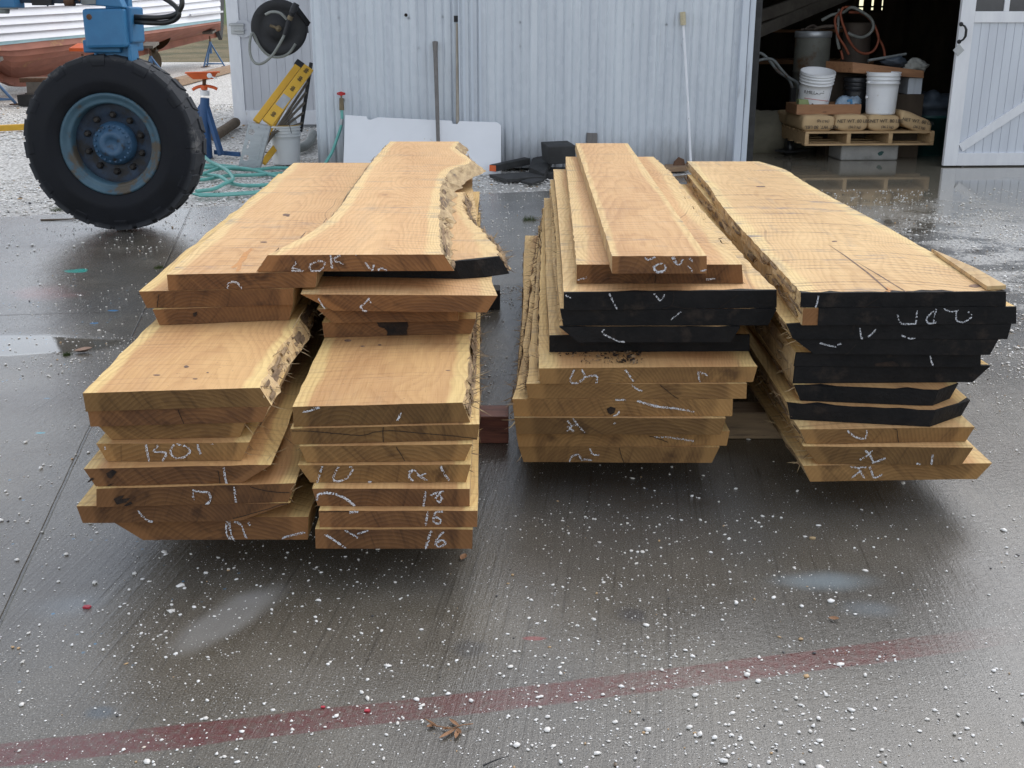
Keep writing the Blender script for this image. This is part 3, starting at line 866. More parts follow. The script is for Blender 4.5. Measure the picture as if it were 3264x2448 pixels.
def board(z0, z1, vpx, TL, TR, xBL, xBR, Yend, label, group, mats=None, black=False, chalk=(), cracks=(), rots=(),
          mid=(), Lpx=None, Rpx=None, drL=0.0, drR=0.0, barkL=0, barkR=0, ns=26, nt=9, jag=(.0015,.0015), capfrom=None, seed=0, wob=.012, marks=(), bevr=None):
    """A plank: front top edge runs through pixel points TL (mid...) TR on its top plane; xBL/xBR give the bevel of its edges."""
    dx = heading(vpx)
    d = Vector((dx, 1, 0)).normalized(); ax = Vector((d.y, -d.x, 0))
    fr = [G(*TL, z1)] + [G(*p, z1) for p in mid] + [G(*TR, z1)]
    fl, frr = fr[0], fr[-1]
    sc = lambda P, x, zz: YP(x, 1300, P.y).x   # approx, corrected below
    def xat(xp, P, zz):
        # world x on plane y=P.y at height zz for pixel column xp
        ddep = P.y*cT + (H - zz)*sT
        return (xp - 1632)/F*ddep
    bl = xat(xBL, fl, z0) - fl.x
    br = xat(xBR, frr, z0) - frr.x
    rs = random.Random(seed*13 + 5)
    # edge lines
    def edge(P0, px, dr, sd, wb):
        L = (Yend - P0.y) / d.y
        if px:
            W = [G(*p, z1) for p in px]
            # extend to Yend keeping the last direction if the photo stops short
            if W[-1].y < Yend - .05:
                W.append(W[-1] + d * ((Yend - W[-1].y)/d.y))
            sp = spline(W, 400)
            out = []; ys = [P0.y + (Yend - P0.y)*i/(ns-1) for i in range(ns)]
            j = 0
            for yv in ys:
                while j < len(sp)-2 and sp[j+1].y < yv: j += 1
                a, b2 = sp[j], sp[j+1]
                t = 0 if abs(b2.y-a.y) < 1e-6 else min(max((yv-a.y)/(b2.y-a.y), 0), 1.5)
                out.append(a + (b2-a)*t)
            return out
        out = []
        for i in range(ns):
            s = i/(ns-1)
            w = wb*(noise1(s*2.2 + sd*7.3, sd) - noise1(sd*7.3, sd)) * min(1, s*3)
            out.append(P0 + d*(L*s) + ax*(dr*s + w))
        return out
    EL = edge(fl, Lpx, drL, seed + .31, wob)
    ER = edge(frr, Rpx, drR, seed + .77, wob)
    def offs(k):
        # front polyline offset for fraction k
        X = fl.x + (frr.x - fl.x)*k
        for a, b2 in zip(fr[:-1], fr[1:]):
            if a.x - 1e-6 <= X <= b2.x + 1e-6:
                t = (X - a.x)/max(b2.x - a.x, 1e-6)
                yv = a.y + (b2.y - a.y)*t
                return yv - (fl.y + (frr.y - fl.y)*k)
        return 0
    V = []; U = []
    rows = []
    nl = 2
    cutj = [.003*noise1(k*9.1 + seed*3.3, 2) for k in range(nt)]
    for i in range(ns):
        s = i/(ns-1)
        jl = jag[0]*(noise1(i*1.7 + seed, 1)*1.6 + rs.uniform(-.5,.5)); jr = jag[1]*(noise1(i*1.9 + seed, 4)*1.6 + rs.uniform(-.5,.5))
        a = EL[i] + ax*jl*(i > 0); b2 = ER[i] + ax*jr*(i > 0)
        ring = []
        fade = max(0, 1 - s)**9
        for k in range(nt):
            t = k/(nt-1)
            p = a.lerp(b2, t)
            p = p + Vector((0, (offs(t) + (cutj[k] if mid == () else 0))*fade, 0))
            ring.append((p, t))
        bot = []
        wl = bl * (1 + .5*noise1(i*.35 + seed*2, 6)*(i > 0)); wr = br*(1 + .5*noise1(i*.35 + seed*2, 8)*(i > 0))*(float(np.interp(s, *zip(*bevr))) if bevr else 1)
        for k in range(nt):
            t = k/(nt-1)
            p = ring[k][0] + ax*(wl*(1-t) + wr*t)
            bot.append((Vector((p.x, p.y, z0)), t))
        # side points, bulging a little for live edges
        bu_l = .004 + (.010 if barkL else 0); bu_r = .004 + (.010 if barkR else 0)
        def sidep(A, B, f2, sg, bu, q):
            p = A.lerp(B, f2)
            return p + ax*sg*(bu*noise1(i*1.3 + q*5.1 + seed, 10 + q) if i > 0 else 0)
        tops = ring
        sr = [(sidep(ring[-1][0], bot[-1][0], f2, 1, bu_r, q), 1.0) for q, f2 in ((0,.35),(1,.7))]
        slf = [(sidep(bot[0][0], ring[0][0], f2, -1, bu_l, q), 0.0) for q, f2 in ((2,.35),(3,.7))]
        full = tops + sr + bot[::-1] + slf
        rows.append(len(V))
        for p, t in full: V.append(p); U.append(t)
    m_ = 2*nt + 2*nl
    Fc = []; Mt = []
    for i in range(ns-1):
        r0, r1 = rows[i], rows[i+1]
        for k in range(m_):
            k2 = (k+1) % m_
            Fc.append((r0+k, r0+k2, r1+k2, r1+k))
            side = (nt-1 <= k < nt-1+nl+1) or (k >= 2*nt + nl - 1)
            Mt.append(1 if side else 0)
    for base, flip in ((rows[0], False), (rows[-1], True)):
        for k in range(nt-1):
            q = (base+k, base+k+1, base + nt+nl + (nt-2-k), base + nt+nl + (nt-1-k))
            Fc.append(q if flip else q[::-1]); Mt.append(2)
        q = [base+nt-1] + [base+nt+i for i in range(nl)] + [base+nt+nl]
        Fc.append(tuple(q) if flip else tuple(q[::-1])); Mt.append(2)
        q = [base+2*nt+nl-1] + [base+2*nt+nl+i for i in range(nl)] + [base]
        Fc.append(tuple(q) if flip else tuple(q[::-1])); Mt.append(2)
    og = Vector(((fl.x+frr.x)/2, fl.y, z0))
    th = -math.atan2(d.x, d.y)
    Rz = Matrix.Rotation(-th, 3, 'Z')
    me = bpy.data.meshes.new('sawn_board')
    me.from_pydata([tuple(Rz @ (p - og)) for p in V], [], Fc)
    fm, sm_, em = mats or ('face', 'side', 'end')
    for q in (fm, sm_, em): me.materials.append(M[q])
    me.polygons.foreach_set('material_index', Mt)
    at = me.attributes.new('across', 'FLOAT', 'POINT'); at.data.foreach_set('value', U)
    me.update()
    bm = bmesh.new(); bm.from_mesh(me); bmesh.ops.recalc_face_normals(bm, faces=bm.faces); bm.to_mesh(me); bm.free()
    o = bpy.data.objects.new('sawn_board', me); COL.objects.link(o)
    o.location = og; o.rotation_euler = (0, 0, th)
    tag(o, label, 'board', group)
    def sub(mb2, name, mat, kind=None):
        mm = bpy.data.meshes.new(name)
        mm.from_pydata([tuple(Rz @ (p - og)) for p in mb2.v], [], mb2.f)
        for q in (mat if isinstance(mat, (list, tuple)) else [mat]): mm.materials.append(q)
        mm.polygons.foreach_set('material_index', mb2.m)
        mm.update()
        c = bpy.data.objects.new(name, mm); COL.objects.link(c); c.parent = o
        return c
    # fronts for marks
    topf = [V[rows[0] + k] for k in range(nt)]
    def fY(X):
        for a, b2 in zip(topf[:-1], topf[1:]):
            if a.x <= X <= b2.x:
                return a.y + (b2.y - a.y)*(X - a.x)/max(b2.x - a.x, 1e-6)
        return topf[0].y if X < topf[0].x else topf[-1].y
    def onf(p, lift):
        Y = topf[0].y
        for _ in range(4):
            q = YP(p[0], p[1], Y); Y = fY(q.x)
        q = YP(p[0], p[1], Y)
        return Vector((q.x, Y - lift, min(max(q.z, z0 + .002), z1 - .002)))
    if black:
        mb2 = MB(); r0 = rows[0]
        loop = [V[r0+k] for k in range(m_)]
        ks = [0, *range(m_)]
        def inc(p): return capfrom is None or p.x >= capfrom
        capx = None if capfrom is None else G(capfrom, TL[1], z1).x
        off = Vector((0, -.0025, 0)); back = Vector((0, .012, 0))
        ov = [rs.uniform(.002, .009) if rs.random() < .8 else rs.uniform(.012, .028) for _ in range(nt)]
        for k in range(nt-1):
            a, b2, c2, d2 = V[r0+k], V[r0+k+1], V[r0+nt+nl+(nt-2-k)], V[r0+nt+nl+(nt-1-k)]
            if capx is not None and (a.x + b2.x)/2 < capx: continue
            mb2.add([a+off, b2+off, c2+off, d2+off], [(3,2,1,0)])
            mb2.add([a+off, b2+off, b2+Vector((0,ov[k+1],.0008)), a+Vector((0,ov[k],.0008))], [(0,1,2,3)])
            mb2.add([d2+off, c2+off, c2, d2], [(3,2,1,0)])
        if capx is None:
            q = [r0+2*nt+nl-1, r0+2*nt+nl, r0+2*nt+nl+1, r0]
            mb2.add([V[z]+off for z in q], [(3,2,1,0)])
            mb2.add([V[q[0]]+off, V[q[3]]+off, V[q[3]]+back*.3, V[q[0]]+back*.3], [(0,1,2,3)])
        q = [r0+nt-1, r0+nt, r0+nt+1, r0+nt+nl]
        mb2.add([V[z]+off for z in q], [(3,2,1,0)])
        mb2.add([V[q[0]]+off, V[q[3]]+off, V[q[3]]+back*.3, V[q[0]]+back*.3], [(3,2,1,0)])
        sub(mb2, 'sealed_end', M['tar'])
    lift = .0042 if black else .0022
    if chalk:
        mb2 = MB()
        for i, st in enumerate(chalk):
            n = max(2, len(st)*4)
            P = spline([Vector((p[0], p[1], 0)) for p in st], n) if len(st) > 2 else [Vector((*st[0],0)), Vector((*st[1],0))]
            ribbon(mb2, [onf((p.x, p.y), lift) for p in P], .0052 if not black else .0044, True, seed*31+i)
        sub(mb2, 'chalk_mark', M['chalk'])
    if cracks:
        mb2 = MB()
        for i, st in enumerate(cracks):
            P = spline([Vector((p[0], p[1], 0)) for p in st], len(st)*5)
            ribbon(mb2, [onf((p.x, p.y), lift + .0004) + Vector((0,0,rs.uniform(-.0006,.0006))) for p in P], .0022, False, 0)
        sub(mb2, 'drying_crack', M['crack'])
    for st in rots:
        rm = 'rot'
        if isinstance(st, tuple): st, rm = st
        mb2 = MB()
        P = [onf(p, lift + .0006) for p in st]
        mb2.add(P, [tuple(range(len(P)))])
        sub(mb2, 'rot_hole', M[rm])
    for nm, mt, polypx in marks:
        mb2 = MB(); P = []
        for p in polypx:
            q_ = G(p[0], p[1], z1); P.append(Vector((q_.x, q_.y, z1 + .0006)))
        mb2.add(P, [tuple(range(len(P)))]); sub(mb2, nm, M[mt])
    # bark and splinters along live edges
    for sideflag, E, sg, bev in ((barkL, EL, -1, bl), (barkR, ER, 1, br)):
        if not sideflag: continue
        bev_w = bool(bevr) and sg > 0
        mb2 = MB()
        cnt = int(sideflag*75)
        for i in range(cnt):
            f = rs.random()**1.25*(ns-1); k = min(int(f), ns-2); t = f-k
            top = E[k].lerp(E[k+1], t); h = rs.random()
            p = top + ax*bev*(1.3 if bev_w else 1)*(1-h) + Vector((0, 0, -(z1-z0)*(1-h)))
            p -= ax*sg*.004
            L = rs.uniform(.010, .060)*(.6 + .3*sideflag); w = rs.uniform(.0007, .0022)
            dr = (d*rs.uniform(-.9,.5) + ax*sg*rs.uniform(.15,1.0) + Vector((0,0,rs.uniform(-.55,.45)))).normalized()
            q1 = p + dr*L*.5 + Vector((0,0,rs.uniform(-.004,.004))); q2 = p + dr*L
            sd = dr.cross(Vector((0,0,1))); sd = sd.normalized() if sd.length > .01 else ax
            up = sd.cross(dr)
            mb2.add([p - sd*w, p + sd*w, p + up*w*1.2, q1 - sd*w*.8, q1 + sd*w*.8, q1 + up*w, q2],
                    [(0,1,4,3),(1,2,5,4),(2,0,3,5),(3,4,6),(4,5,6),(5,3,6)], 0 if rs.random() < (.3 if sideflag < 1.2 else .55) else 1)
        # flaky bark strip hugging the edge
        for i in range(int(ns*1.6*sideflag)):
            f = rs.random()*(ns-1.01); k = int(f); t = f-k
            top = E[k].lerp(E[k+1], t)
            h = rs.uniform(.05,.8); hh = rs.uniform(.15,.5)
            p0 = top + ax*bev*(1-h) + Vector((0,0,-(z1-z0)*(1-h))) + ax*sg*.003
            L = rs.uniform(.04,.16)
            vec = Vector((0,0,(z1-z0)*hh)) - ax*bev*hh
            th_ = ax*sg*rs.uniform(.001,.0045)
            a = p0; b2 = p0 + d*L + Vector((0,0,rs.uniform(-.006,.006))); c2 = b2 + vec*rs.uniform(.5,1); e2 = a + vec*rs.uniform(.5,1)
            if max(c2.z, e2.z) > z1 - .001: continue
            mb2.add([a, b2, c2, e2, a*.5+c2*.5 + th_*1.4, (a+b2)/2+th_*.6, (b2+c2)/2+th_*.6, (c2+e2)/2+th_*.5, (e2+a)/2+th_*.6],
                    [(0,5,4,8),(5,1,6,4),(4,6,2,7),(8,4,7,3)], 0)
        sub(mb2, 'bark_edge', [M['bark'], M['barkpale']])
    return o

T = .05
GA = 'boards in the leftmost stack'; GB = 'boards in the second stack from the left'
GC = 'boards in the third stack from the left'; GD = 'boards in the rightmost stack'

def chain(ts):
    z = [Z0]
    for t in ts: z.append(z[-1] + t)
    return z
zA = chain([.064,.048,.052,.049,.049,.040,.043,.050,.050,.053,.050])
zB = chain([.054,.046,.049,.049,.046,.044,.055,.049,.046,.053,.058,.052])
zC = chain([.051,.048,.053,.055,.048,.049,.053,.048,.051,.055,.060,.053])
zD = chain([.050,.056,.046,.049,.048,.053,.042,.048,.046,.052,.044])
gp = .0012  # boards lie a hair apart
def zz(c, i): return c[i-1] + (gp if i > 1 else 0), c[i]

dk = ('face3', 'side', 'end'); pl = ('face', 'side', 'endpale'); pk = ('face2', 'side', 'end'); wp = ('face3', 'side', 'endpale')
# --- stack A (leftmost)
a0, a1 = zz(zA,1)
board(a0,a1,1465,(340,1651),(983,1647),455,981,6.0,'bottom plank of leftmost stack, steeply sloping left edge, chalk squiggles on brown end',GA,dk,seed=1,barkR=.6,
      chalk=cA6([(1450,1000),(1442,1050),(1445,1100),(1480,1160)],[(1470,1000),(1480,1100),(1510,1165)],[(1510,1000),(1570,1030),(1620,1150)],[(1630,990),(1650,1030)],[(1930,1145),(2000,1125),(2145,1090)]))
a0,a1 = zz(zA,2)
board(a0,a1,1460,(243,1614),(925,1603),263,770,6.0,'second plank up in leftmost stack, sticking out furthest left, one slanting chalk line',GA,dk,seed=2,barkR=.8,drR=.03,jag=(.002,.006),
      chalk=cA6([(660,900),(720,965),(800,1020)]), cracks=cA6([(1500,975),(1800,890),(1985,830)]))
a0,a1 = zz(zA,3)
board(a0,a1,1458,(308,1557),(941,1541),308,918,6.0,'third plank up in leftmost stack, rotten left corner, chalk hook and upright stroke',GA,dk,seed=3,barkR=1.0,jag=(.004,.006),drR=.02,
      chalk=cA6([(1145,720),(1155,805)],[(1150,725),(1220,738),(1285,745),(1305,800),(1265,860)],[(1515,695),(1530,845)]),
      rots=cA6([(450,800),(500,775),(545,770),(520,800),(600,790),(560,830),(480,850)],[(540,860),(600,820),(620,840),(570,885)]), cracks=cA6([(1650,690),(1800,730),(2000,745)]))
a0,a1 = zz(zA,4)
board(a0,a1,1458,(267,1494),(864,1481),305,772,6.0,'fourth plank up in leftmost stack, ragged split left end, one vertical chalk line',GA,dk,seed=4,barkR=1.0,barkL=.3,jag=(.006,.006),
      chalk=cA6([(1420,520),(1430,600),(1445,660)]), rots=cA6([(385,575),(440,540),(480,560),(430,620),(400,610)],[(390,700),(440,665),(460,660),(420,715)],[(215,655),(260,610),(280,625),(240,650)]), cracks=cA6([(1370,550),(1380,600),(1390,680)]))
a0,a1 = zz(zA,5)
board(a0,a1,1450,(306,1415),(795,1410),341,771,6.0,'fifth plank up in leftmost stack, chalked with letters BOL on a yellowish end',GA,wp,seed=5,barkR=1.1,barkL=.3,
      chalk=cA6([(380,325),(375,360)],[(735,320),(745,380),(765,470)],[(840,330),(805,380),(860,385),(915,400),(880,465)],[(985,320),(955,370),(960,410),(1000,440),(1060,435),(1110,405),(1120,370),(1080,335),(1000,318)],[(1190,320),(1200,360),(1215,400)],[(1315,315),(1335,335)]))
a0,a1 = zz(zA,6)
board(a0,a1,1450,(312,1356),(780,1347),355,764,6.0,'sixth plank up in leftmost stack, unmarked and narrower, both edges sloping',GA,wp,seed=6,barkR=.8,barkL=.3)
a0,a1 = zz(zA,7)
board(a0,a1,1448,(280,1310),(858,1296),289,837,6.0,'seventh plank up in leftmost stack, unmarked with a short dark crack',GA,dk,seed=7,barkR=.6,
      cracks=cA5([(1015,1390),(1040,1450),(1070,1520)]))
a0,a1 = zz(zA,8)
board(a0,a1,1440,(264,1253),(829,1236),274,866,6.0,'wide pale plank forming the lower step of leftmost stack, knot on top',GA,wp,seed=8,barkR=1.6,marks=[('knot','knot',ell(594,1169,8,4,11,3)),('knot','knot',ell(500,1196,12,2.5,9,4)),('knot','knot',ell(622,1208,8,2,9,6)),('knot','knot',ell(662,1188,4,2,9,7))],ns=60,nt=13,jag=(.004,.006),wob=.006,
      Rpx=[(829,1236),(868,1150),(900,1092),(952,1019)])
a0,a1 = zz(zA,9)
board(a0,a1,1470,(486,987),(934,970),508,922,6.02,'plank of leftmost stack just above the lower step, small dark hole in end',GA,dk,seed=9,
      rots=cA5([(1150,545),(1185,535),(1185,560),(1170,578),(1155,575)]))
a0,a1 = zz(zA,10)
board(a0,a1,1470,(442,929),(934,919),468,934,6.02,'plank second from top of leftmost stack, ragged left corner, orange brown end',GA,dk,seed=10,barkL=.3,jag=(.006,.002),
      cracks=cA5([(850,380),(840,440),(835,500)]))
a0,a1 = zz(zA,11)
board(a0,a1,1458,(532,875),(1010,866),537,1006,6.08,'wide pinkish plank on top of leftmost stack with a knot and orange streak',GA,pk,seed=11,ns=70,marks=[('knot','knot',ell(912,685,13,3.5,11,1)),('knot','knot',ell(918,689,6,2,9,2)),('torn_streak','streak',[(800,790),(806,796),(790,812),(786,826),(772,838),(768,858),(757,867),(752,862),(760,848),(742,856),(736,852),(756,838),(766,822),(776,806),(788,800)]),('knot','knot',ell(841,772,12,2,9,5))],nt=15,jag=(.0022,.0015),
      chalk=cA5([(1455,330),(1465,280),(1530,275),(1580,325)]), Lpx=[(532,875),(736,696),(840,604),(940,516)], drR=.05)
# --- stack B
b0,b1 = zz(zB,1)
board(b0,b1,1505,(1004,1687),(1507,1687),1006,1505,6.05,'bottom plank of second stack from left, chalked 16 with two slanting strokes',GB,dk,seed=21,barkL=.6,drR=.05,
      chalk=cB8([(515,1115),(600,1165),(700,1235)],[(530,1115),(640,1195)],[(690,1075),(800,1140)],[(800,1110),(890,1075)],[(1445,1080),(1400,1235)],[(1450,1085),(1408,1235)],[(1560,1090),(1510,1140),(1490,1200),(1530,1220),(1575,1190),(1550,1160),(1505,1180)]))
b0,b1 = zz(zB,2)
board(b0,b1,1505,(1016,1628),(1522,1628),1019,1521,6.05,'second plank up in second stack from left, spotty dark end chalked 16',GB,dk,seed=22,barkL=.6,drR=.045,
      chalk=cB8([(730,915),(800,908)],[(732,920),(805,915)],[(1420,910),(1400,1050)],[(1550,910),(1490,920),(1470,1000),(1520,1015),(1540,985),(1490,960)]), cracks=cB8([(465,915),(600,912),(730,905)]))
b0,b1 = zz(zB,3)
board(b0,b1,1505,(995,1557),(1497,1558),1013,1497,6.05,'third plank up in second stack from left, chalk arc and 16 on dark end',GB,dk,seed=23,barkL=.4,drR=.06,
      chalk=cB8([(445,810),(445,760)],[(447,765),(560,750),(680,790),(780,865)],[(450,760),(560,745),(690,790),(785,865)],[(1400,735),(1385,865)],[(1560,735),(1490,750),(1450,770)],[(1540,740),(1490,790),(1520,830),(1545,800),(1530,770)]))
b0,b1 = zz(zB,4)
board(b0,b1,1505,(949,1483),(1501,1481),989,1485,6.05,'fourth plank up in second stack from left, chalked 10 and R1',GB,wp,seed=24,barkL=.8,drR=.06,barkR=.5,
      chalk=cB8([(490,515),(470,580),(445,660)],[(635,520),(595,590),(600,640),(670,635),(730,590),(755,530),(700,512)],[(1290,540),(1255,600),(1290,640)],[(1250,560),(1310,550),(1345,595),(1400,580)],[(1330,590),(1410,635)],[(1535,510),(1560,570),(1610,635)],[(895,652),(920,655)]))
b0,b1 = zz(zB,5)
board(b0,b1,1505,(953,1423),(1505,1416),977,1481,6.05,'fifth plank up in second stack from left, unmarked end tapering at both sides',GB,wp,seed=25,barkL=.7,drR=.05,barkR=.6,cracks=cB8([(1140,340),(1180,400),(1220,470)]))
b0,b1 = zz(zB,6)
board(b0,b1,1505,(926,1366),(1528,1352),933,1521,6.05,'sixth plank up in second stack from left, long wavy crack across its end',GB,wp,seed=26,barkL=.5,drR=.03,barkR=.6,
      cracks=cB8([(220,200),(400,205),(620,225),(830,240),(960,210),(1100,200),(1300,215),(1600,240),(1850,270)],[(1035,150),(1025,200),(1030,300)]))
b0,b1 = zz(zB,7)
board(b0,b1,1505,(932,1297),(1474,1283),936,1499,6.05,'wide pale plank forming the lower step of second stack, splintered right corner',GB,wp,seed=27,barkR=2.6,marks=[('knot','knot',ell(1156,1104,7,2.2,9,8)),('knot','knot',ell(1210,1100,6,2.5,9,9)),('knot','knot',ell(1108,1086,12,4,9,10)),('knot','knot',ell(1428,1181,8,1.3,7,11))],ns=60,nt=13,wob=.005,jag=(.002,.006),drR=.02,
      chalk=cB7([(320,1418),(380,1405),(455,1380)],[(400,1385),(460,1380)],[(1180,1420),(1170,1460),(1155,1490)]), Rpx=[(1474,1283),(1490,1180),(1497,1100),(1500,1040)])
b0,b1 = zz(zB,8)
board(b0,b1,1500,(1027,1028),(1517,1016),1033,1501,6.1,'shadowed plank of second stack with a big rotten hole in its end',GB,dk,seed=28,barkL=.6,barkR=.8,drR=.03,
      rots=cB7([(970,625),(1240,612),(1250,660),(1235,700),(1240,740),(1060,745),(1065,710),(1040,680),(990,665)]))
b0,b1 = zz(zB,9)
board(b0,b1,1500,(1010,985),(1461,978),1060,1461,6.1,'recessed dark plank of second stack above the one with the rotten hole',GB,dk,seed=29,barkL=.4)
b0,b1 = zz(zB,10)
board(b0,b1,1490,(958,938),(1586,942),1060,1552,6.5,'thick reddish plank in second stack under the black ended wedge, chalk tick marks',GB,pk,seed=30,barkL=1.0,ns=50,jag=(.004,.004),
      chalk=cB7([(455,415),(480,460),(510,505)],[(905,415),(860,465),(830,490),(850,520),(880,540)],[(900,420),(915,455)]), Rpx=[(1586,942),(1568,890),(1526,720),(1514,660),(1508,594)])
b0,b1 = zz(zB,11)
board(b0,b1,1480,(1010,824),(1591,817),1010,1624,5.0,'black ended wedge under the top slab, its cut end angled to the right',GB,('face2','side','end'),black=True,seed=31,barkR=1.7,ns=40,mid=((1479,833),),jag=(.003,.008),
      Rpx=[(1591,817),(1577,782),(1540,738),(1500,700),(1478,660)])
b0,b1 = zz(zB,12)
board(b0,b1,1500,(853,813),(1414,811),817,1448,6.66,'topmost live edge slab of second stack, flaring wide toward the camera, chalk lettering',GB,('face2','barkpale','end'),seed=32,barkR=1.0,bevr=[(0,1),(.2,1.5),(.45,1.8),(.6,2.2),(.72,2.3),(.8,1.7),(.86,1.0),(1,1.7)],barkL=.3,ns=90,nt=17,jag=(.002,.005),
      Lpx=[(853,813),(988,742),(1070,677),(1124,601),(1156,557),(1200,498),(1251,443)], Rpx=[(1414,811),(1400,760),(1402,640),(1411,580),(1440,540),(1500,515),(1462,480),(1450,470),(1471,443)],
      chalk=cB7([(265,90),(225,170),(270,178),(330,180)],[(225,150),(300,165)],[(440,95),(385,120),(390,170),(450,180),(500,140),(512,95),(450,88)],[(560,30),(568,90),(575,150)],[(570,35),(580,150)],[(650,30),(590,80),(680,110)],[(780,30),(795,45)],[(870,100),(890,130),(915,160)],[(945,120),(940,150),(930,170)],[(980,170),(1010,150),(1060,170)]))
# --- stack C
c0,c1 = zz(zC,1)
board(c0,c1,1715,(1653,1422),(2294,1426),1669,2269,6.1,'bottom plank of third stack, dark vertical crack, faint chalk curl',GC,pl,seed=41,barkL=.4,
      chalk=cC10([(530,1410),(545,1365),(600,1350),(625,1400)],[(690,1300),(710,1345),(760,1350)],[(640,1385),(700,1390)]), cracks=cC10([(918,1285),(930,1345),(955,1412)]))
c0,c1 = zz(zC,2)
board(c0,c1,1715,(1645,1378),(2326,1374),1653,2316,6.1,'second plank up in third stack, thin streak of chalk near its right',GC,pl,seed=42,barkR=.4,
      chalk=cC10([(1190,1210),(1330,1215),(1500,1242)]), cracks=cC10([(1150,1200),(1230,1225),(1300,1250)]))
c0,c1 = zz(zC,3)
board(c0,c1,1715,(1639,1331),(2314,1334),1647,2298,6.1,'third plank up in third stack, chalk letter R at left end',GC,pl,seed=43,barkL=1.0,
      chalk=cC10([(510,1080),(545,1130),(510,1160)],[(515,1125),(560,1165)],[(555,1065),(590,1110),(650,1180)],[(550,1120),(600,1110)],[(880,1100),(890,1110)]))
c0,c1 = zz(zC,4)
board(c0,c1,1715,(1633,1272),(2336,1272),1639,2334,6.1,'fourth plank up in third stack, long sloping chalk line and dark knot in end',GC,pl,seed=44,barkL=2.0,jag=(.007,.002),
      Lpx=[(1633,1272),(1663,1143),(1687,953),(1701,844),(1722,700)],
      chalk=cC10([(890,915),(905,895),(970,915)],[(1060,930),(1200,970),(1350,985),(1500,1010)],[(1060,925),(1200,965),(1350,982)],[(870,1050),(900,1035),(920,1010)]), rots=cC10([(820,990),(850,970),(890,985),(880,1020),(850,1035),(830,1020)]))
c0,c1 = zz(zC,5)
board(c0,c1,1715,(1677,1223),(2381,1223),1683,2379,6.1,'fifth plank up in third stack, short chalk dash and hairline crack',GC,pl,seed=45,barkL=1.8,jag=(.006,.002),
      Lpx=[(1677,1223),(1688,1121),(1702,1002),(1712,844),(1726,690)],
      chalk=cC10([(1010,800),(1050,830),(1095,850)]), cracks=cC10([(1235,800),(1310,860),(1380,915)]))
c0,c1 = zz(zC,6)
board(c0,c1,1715,(1717,1174),(2414,1168),1722,2400,6.1,'top pale plank of third stack below the black ends, chalked G5 and a caret',GC,wp,seed=46,ns=60,nt=13,barkL=.6,wob=.004,jag=(.003,.002),
      Lpx=[(1717,1174),(1717,1088),(1720,926),(1725,790),(1731,662)],
      chalk=cC10([(565,685),(535,760),(560,795),(600,795)],[(625,685),(650,740),(610,775)],[(650,740),(740,730),(740,790)],[(965,685),(1000,730),(1030,775)],[(1545,790),(1535,700)],[(1535,700),(1610,725)]))
c0,c1 = zz(zC,7)
board(c0,c1,1715,(1751,1070),(2389,1067),1751,2389,6.1,'lowest black ended plank of third stack with rotten debris below',GC,pl,black=True,seed=47)
c0,c1 = zz(zC,8)
board(c0,c1,1715,(1783,1042),(2359,1042),1844,2328,6.1,'second black ended plank up in third stack, sloping both sides, chalk tick',GC,pl,black=True,seed=48,
      chalk=cC10([(800,365),(785,395),(870,440),(960,485)]))
c0,c1 = zz(zC,9)
board(c0,c1,1715,(1785,986),(2475,985),1795,2448,6.1,'third black ended plank up in third stack, widest and nearly unmarked',GC,pl,black=True,seed=49,barkL=.3,barkR=.4,
      chalk=cC10([(1400,230),(1320,290)]))
c0,c1 = zz(zC,10)
board(c0,c1,1715,(1797,932),(2475,924),1797,2475,6.1,'uppermost black ended plank of third stack, two chalk strokes, forked crack',GC,pk,black=True,seed=50,ns=60,nt=13,jag=(.001,.003),
      Lpx=[(1797,932),(1791,840),(1775,640),(1763,532)], Rpx=[(2475,924),(2400,850),(2330,770),(2230,660),(2130,540)],
      chalk=cC10([(840,85),(870,150),(905,215)],[(1190,85),(1215,115),(1240,140),(1275,90)],[(500,100),(535,115)]), cracks=cC10([(1340,60),(1345,120),(1325,180),(1260,212)],[(1325,180),(1440,205),(1520,215)],[(1700,200),(1780,140),(1850,95)]))
c0,c1 = zz(zC,11)
board(c0,c1,1715,(1838,843),(2365,843),1838,2369,6.16,'pale plank second from top of third stack, furry right edge, brown end',GC,pk,seed=51,ns=70,nt=13,jag=(.002,.006),barkR=.5,
      Lpx=[(1838,843),(1822,690),(1802,493)], Rpx=[(2365,843),(2300,770),(2251,709),(2190,636),(2133,555),(2109,522),(2068,489)],
      chalk=cC9([(595,1210),(660,1190)],[(1600,1205),(1665,1200)]), cracks=cC9([(1200,1170),(1205,1200),(1195,1235)]))
c0,c1 = zz(zC,12)
board(c0,c1,1715,(1951,816),(2253,816),1951,2253,6.34,'narrow straight edged plank topmost on third stack, chalk ring and zigzag',GC,pk,seed=52,ns=70,nt=11,jag=(.0012,.0012),
      Lpx=[(1951,816),(1892,632),(1832,449)], Rpx=[(2253,816),(2124,632),(1995,448)],
      chalk=cC9([(1120,1035),(1150,1050),(1200,1030)],[(1230,1080),(1185,1110),(1220,1150),(1270,1140),(1280,1100),(1240,1080)],[(1225,1085),(1190,1115),(1225,1145),(1265,1135)],[(1335,1030),(1350,1070),(1390,1090),(1420,1040)],[(1345,1030),(1370,1080)],[(1470,1040),(1490,1060)],[(1455,1100),(1500,1150)],[(1560,1140),(1600,1130)]))
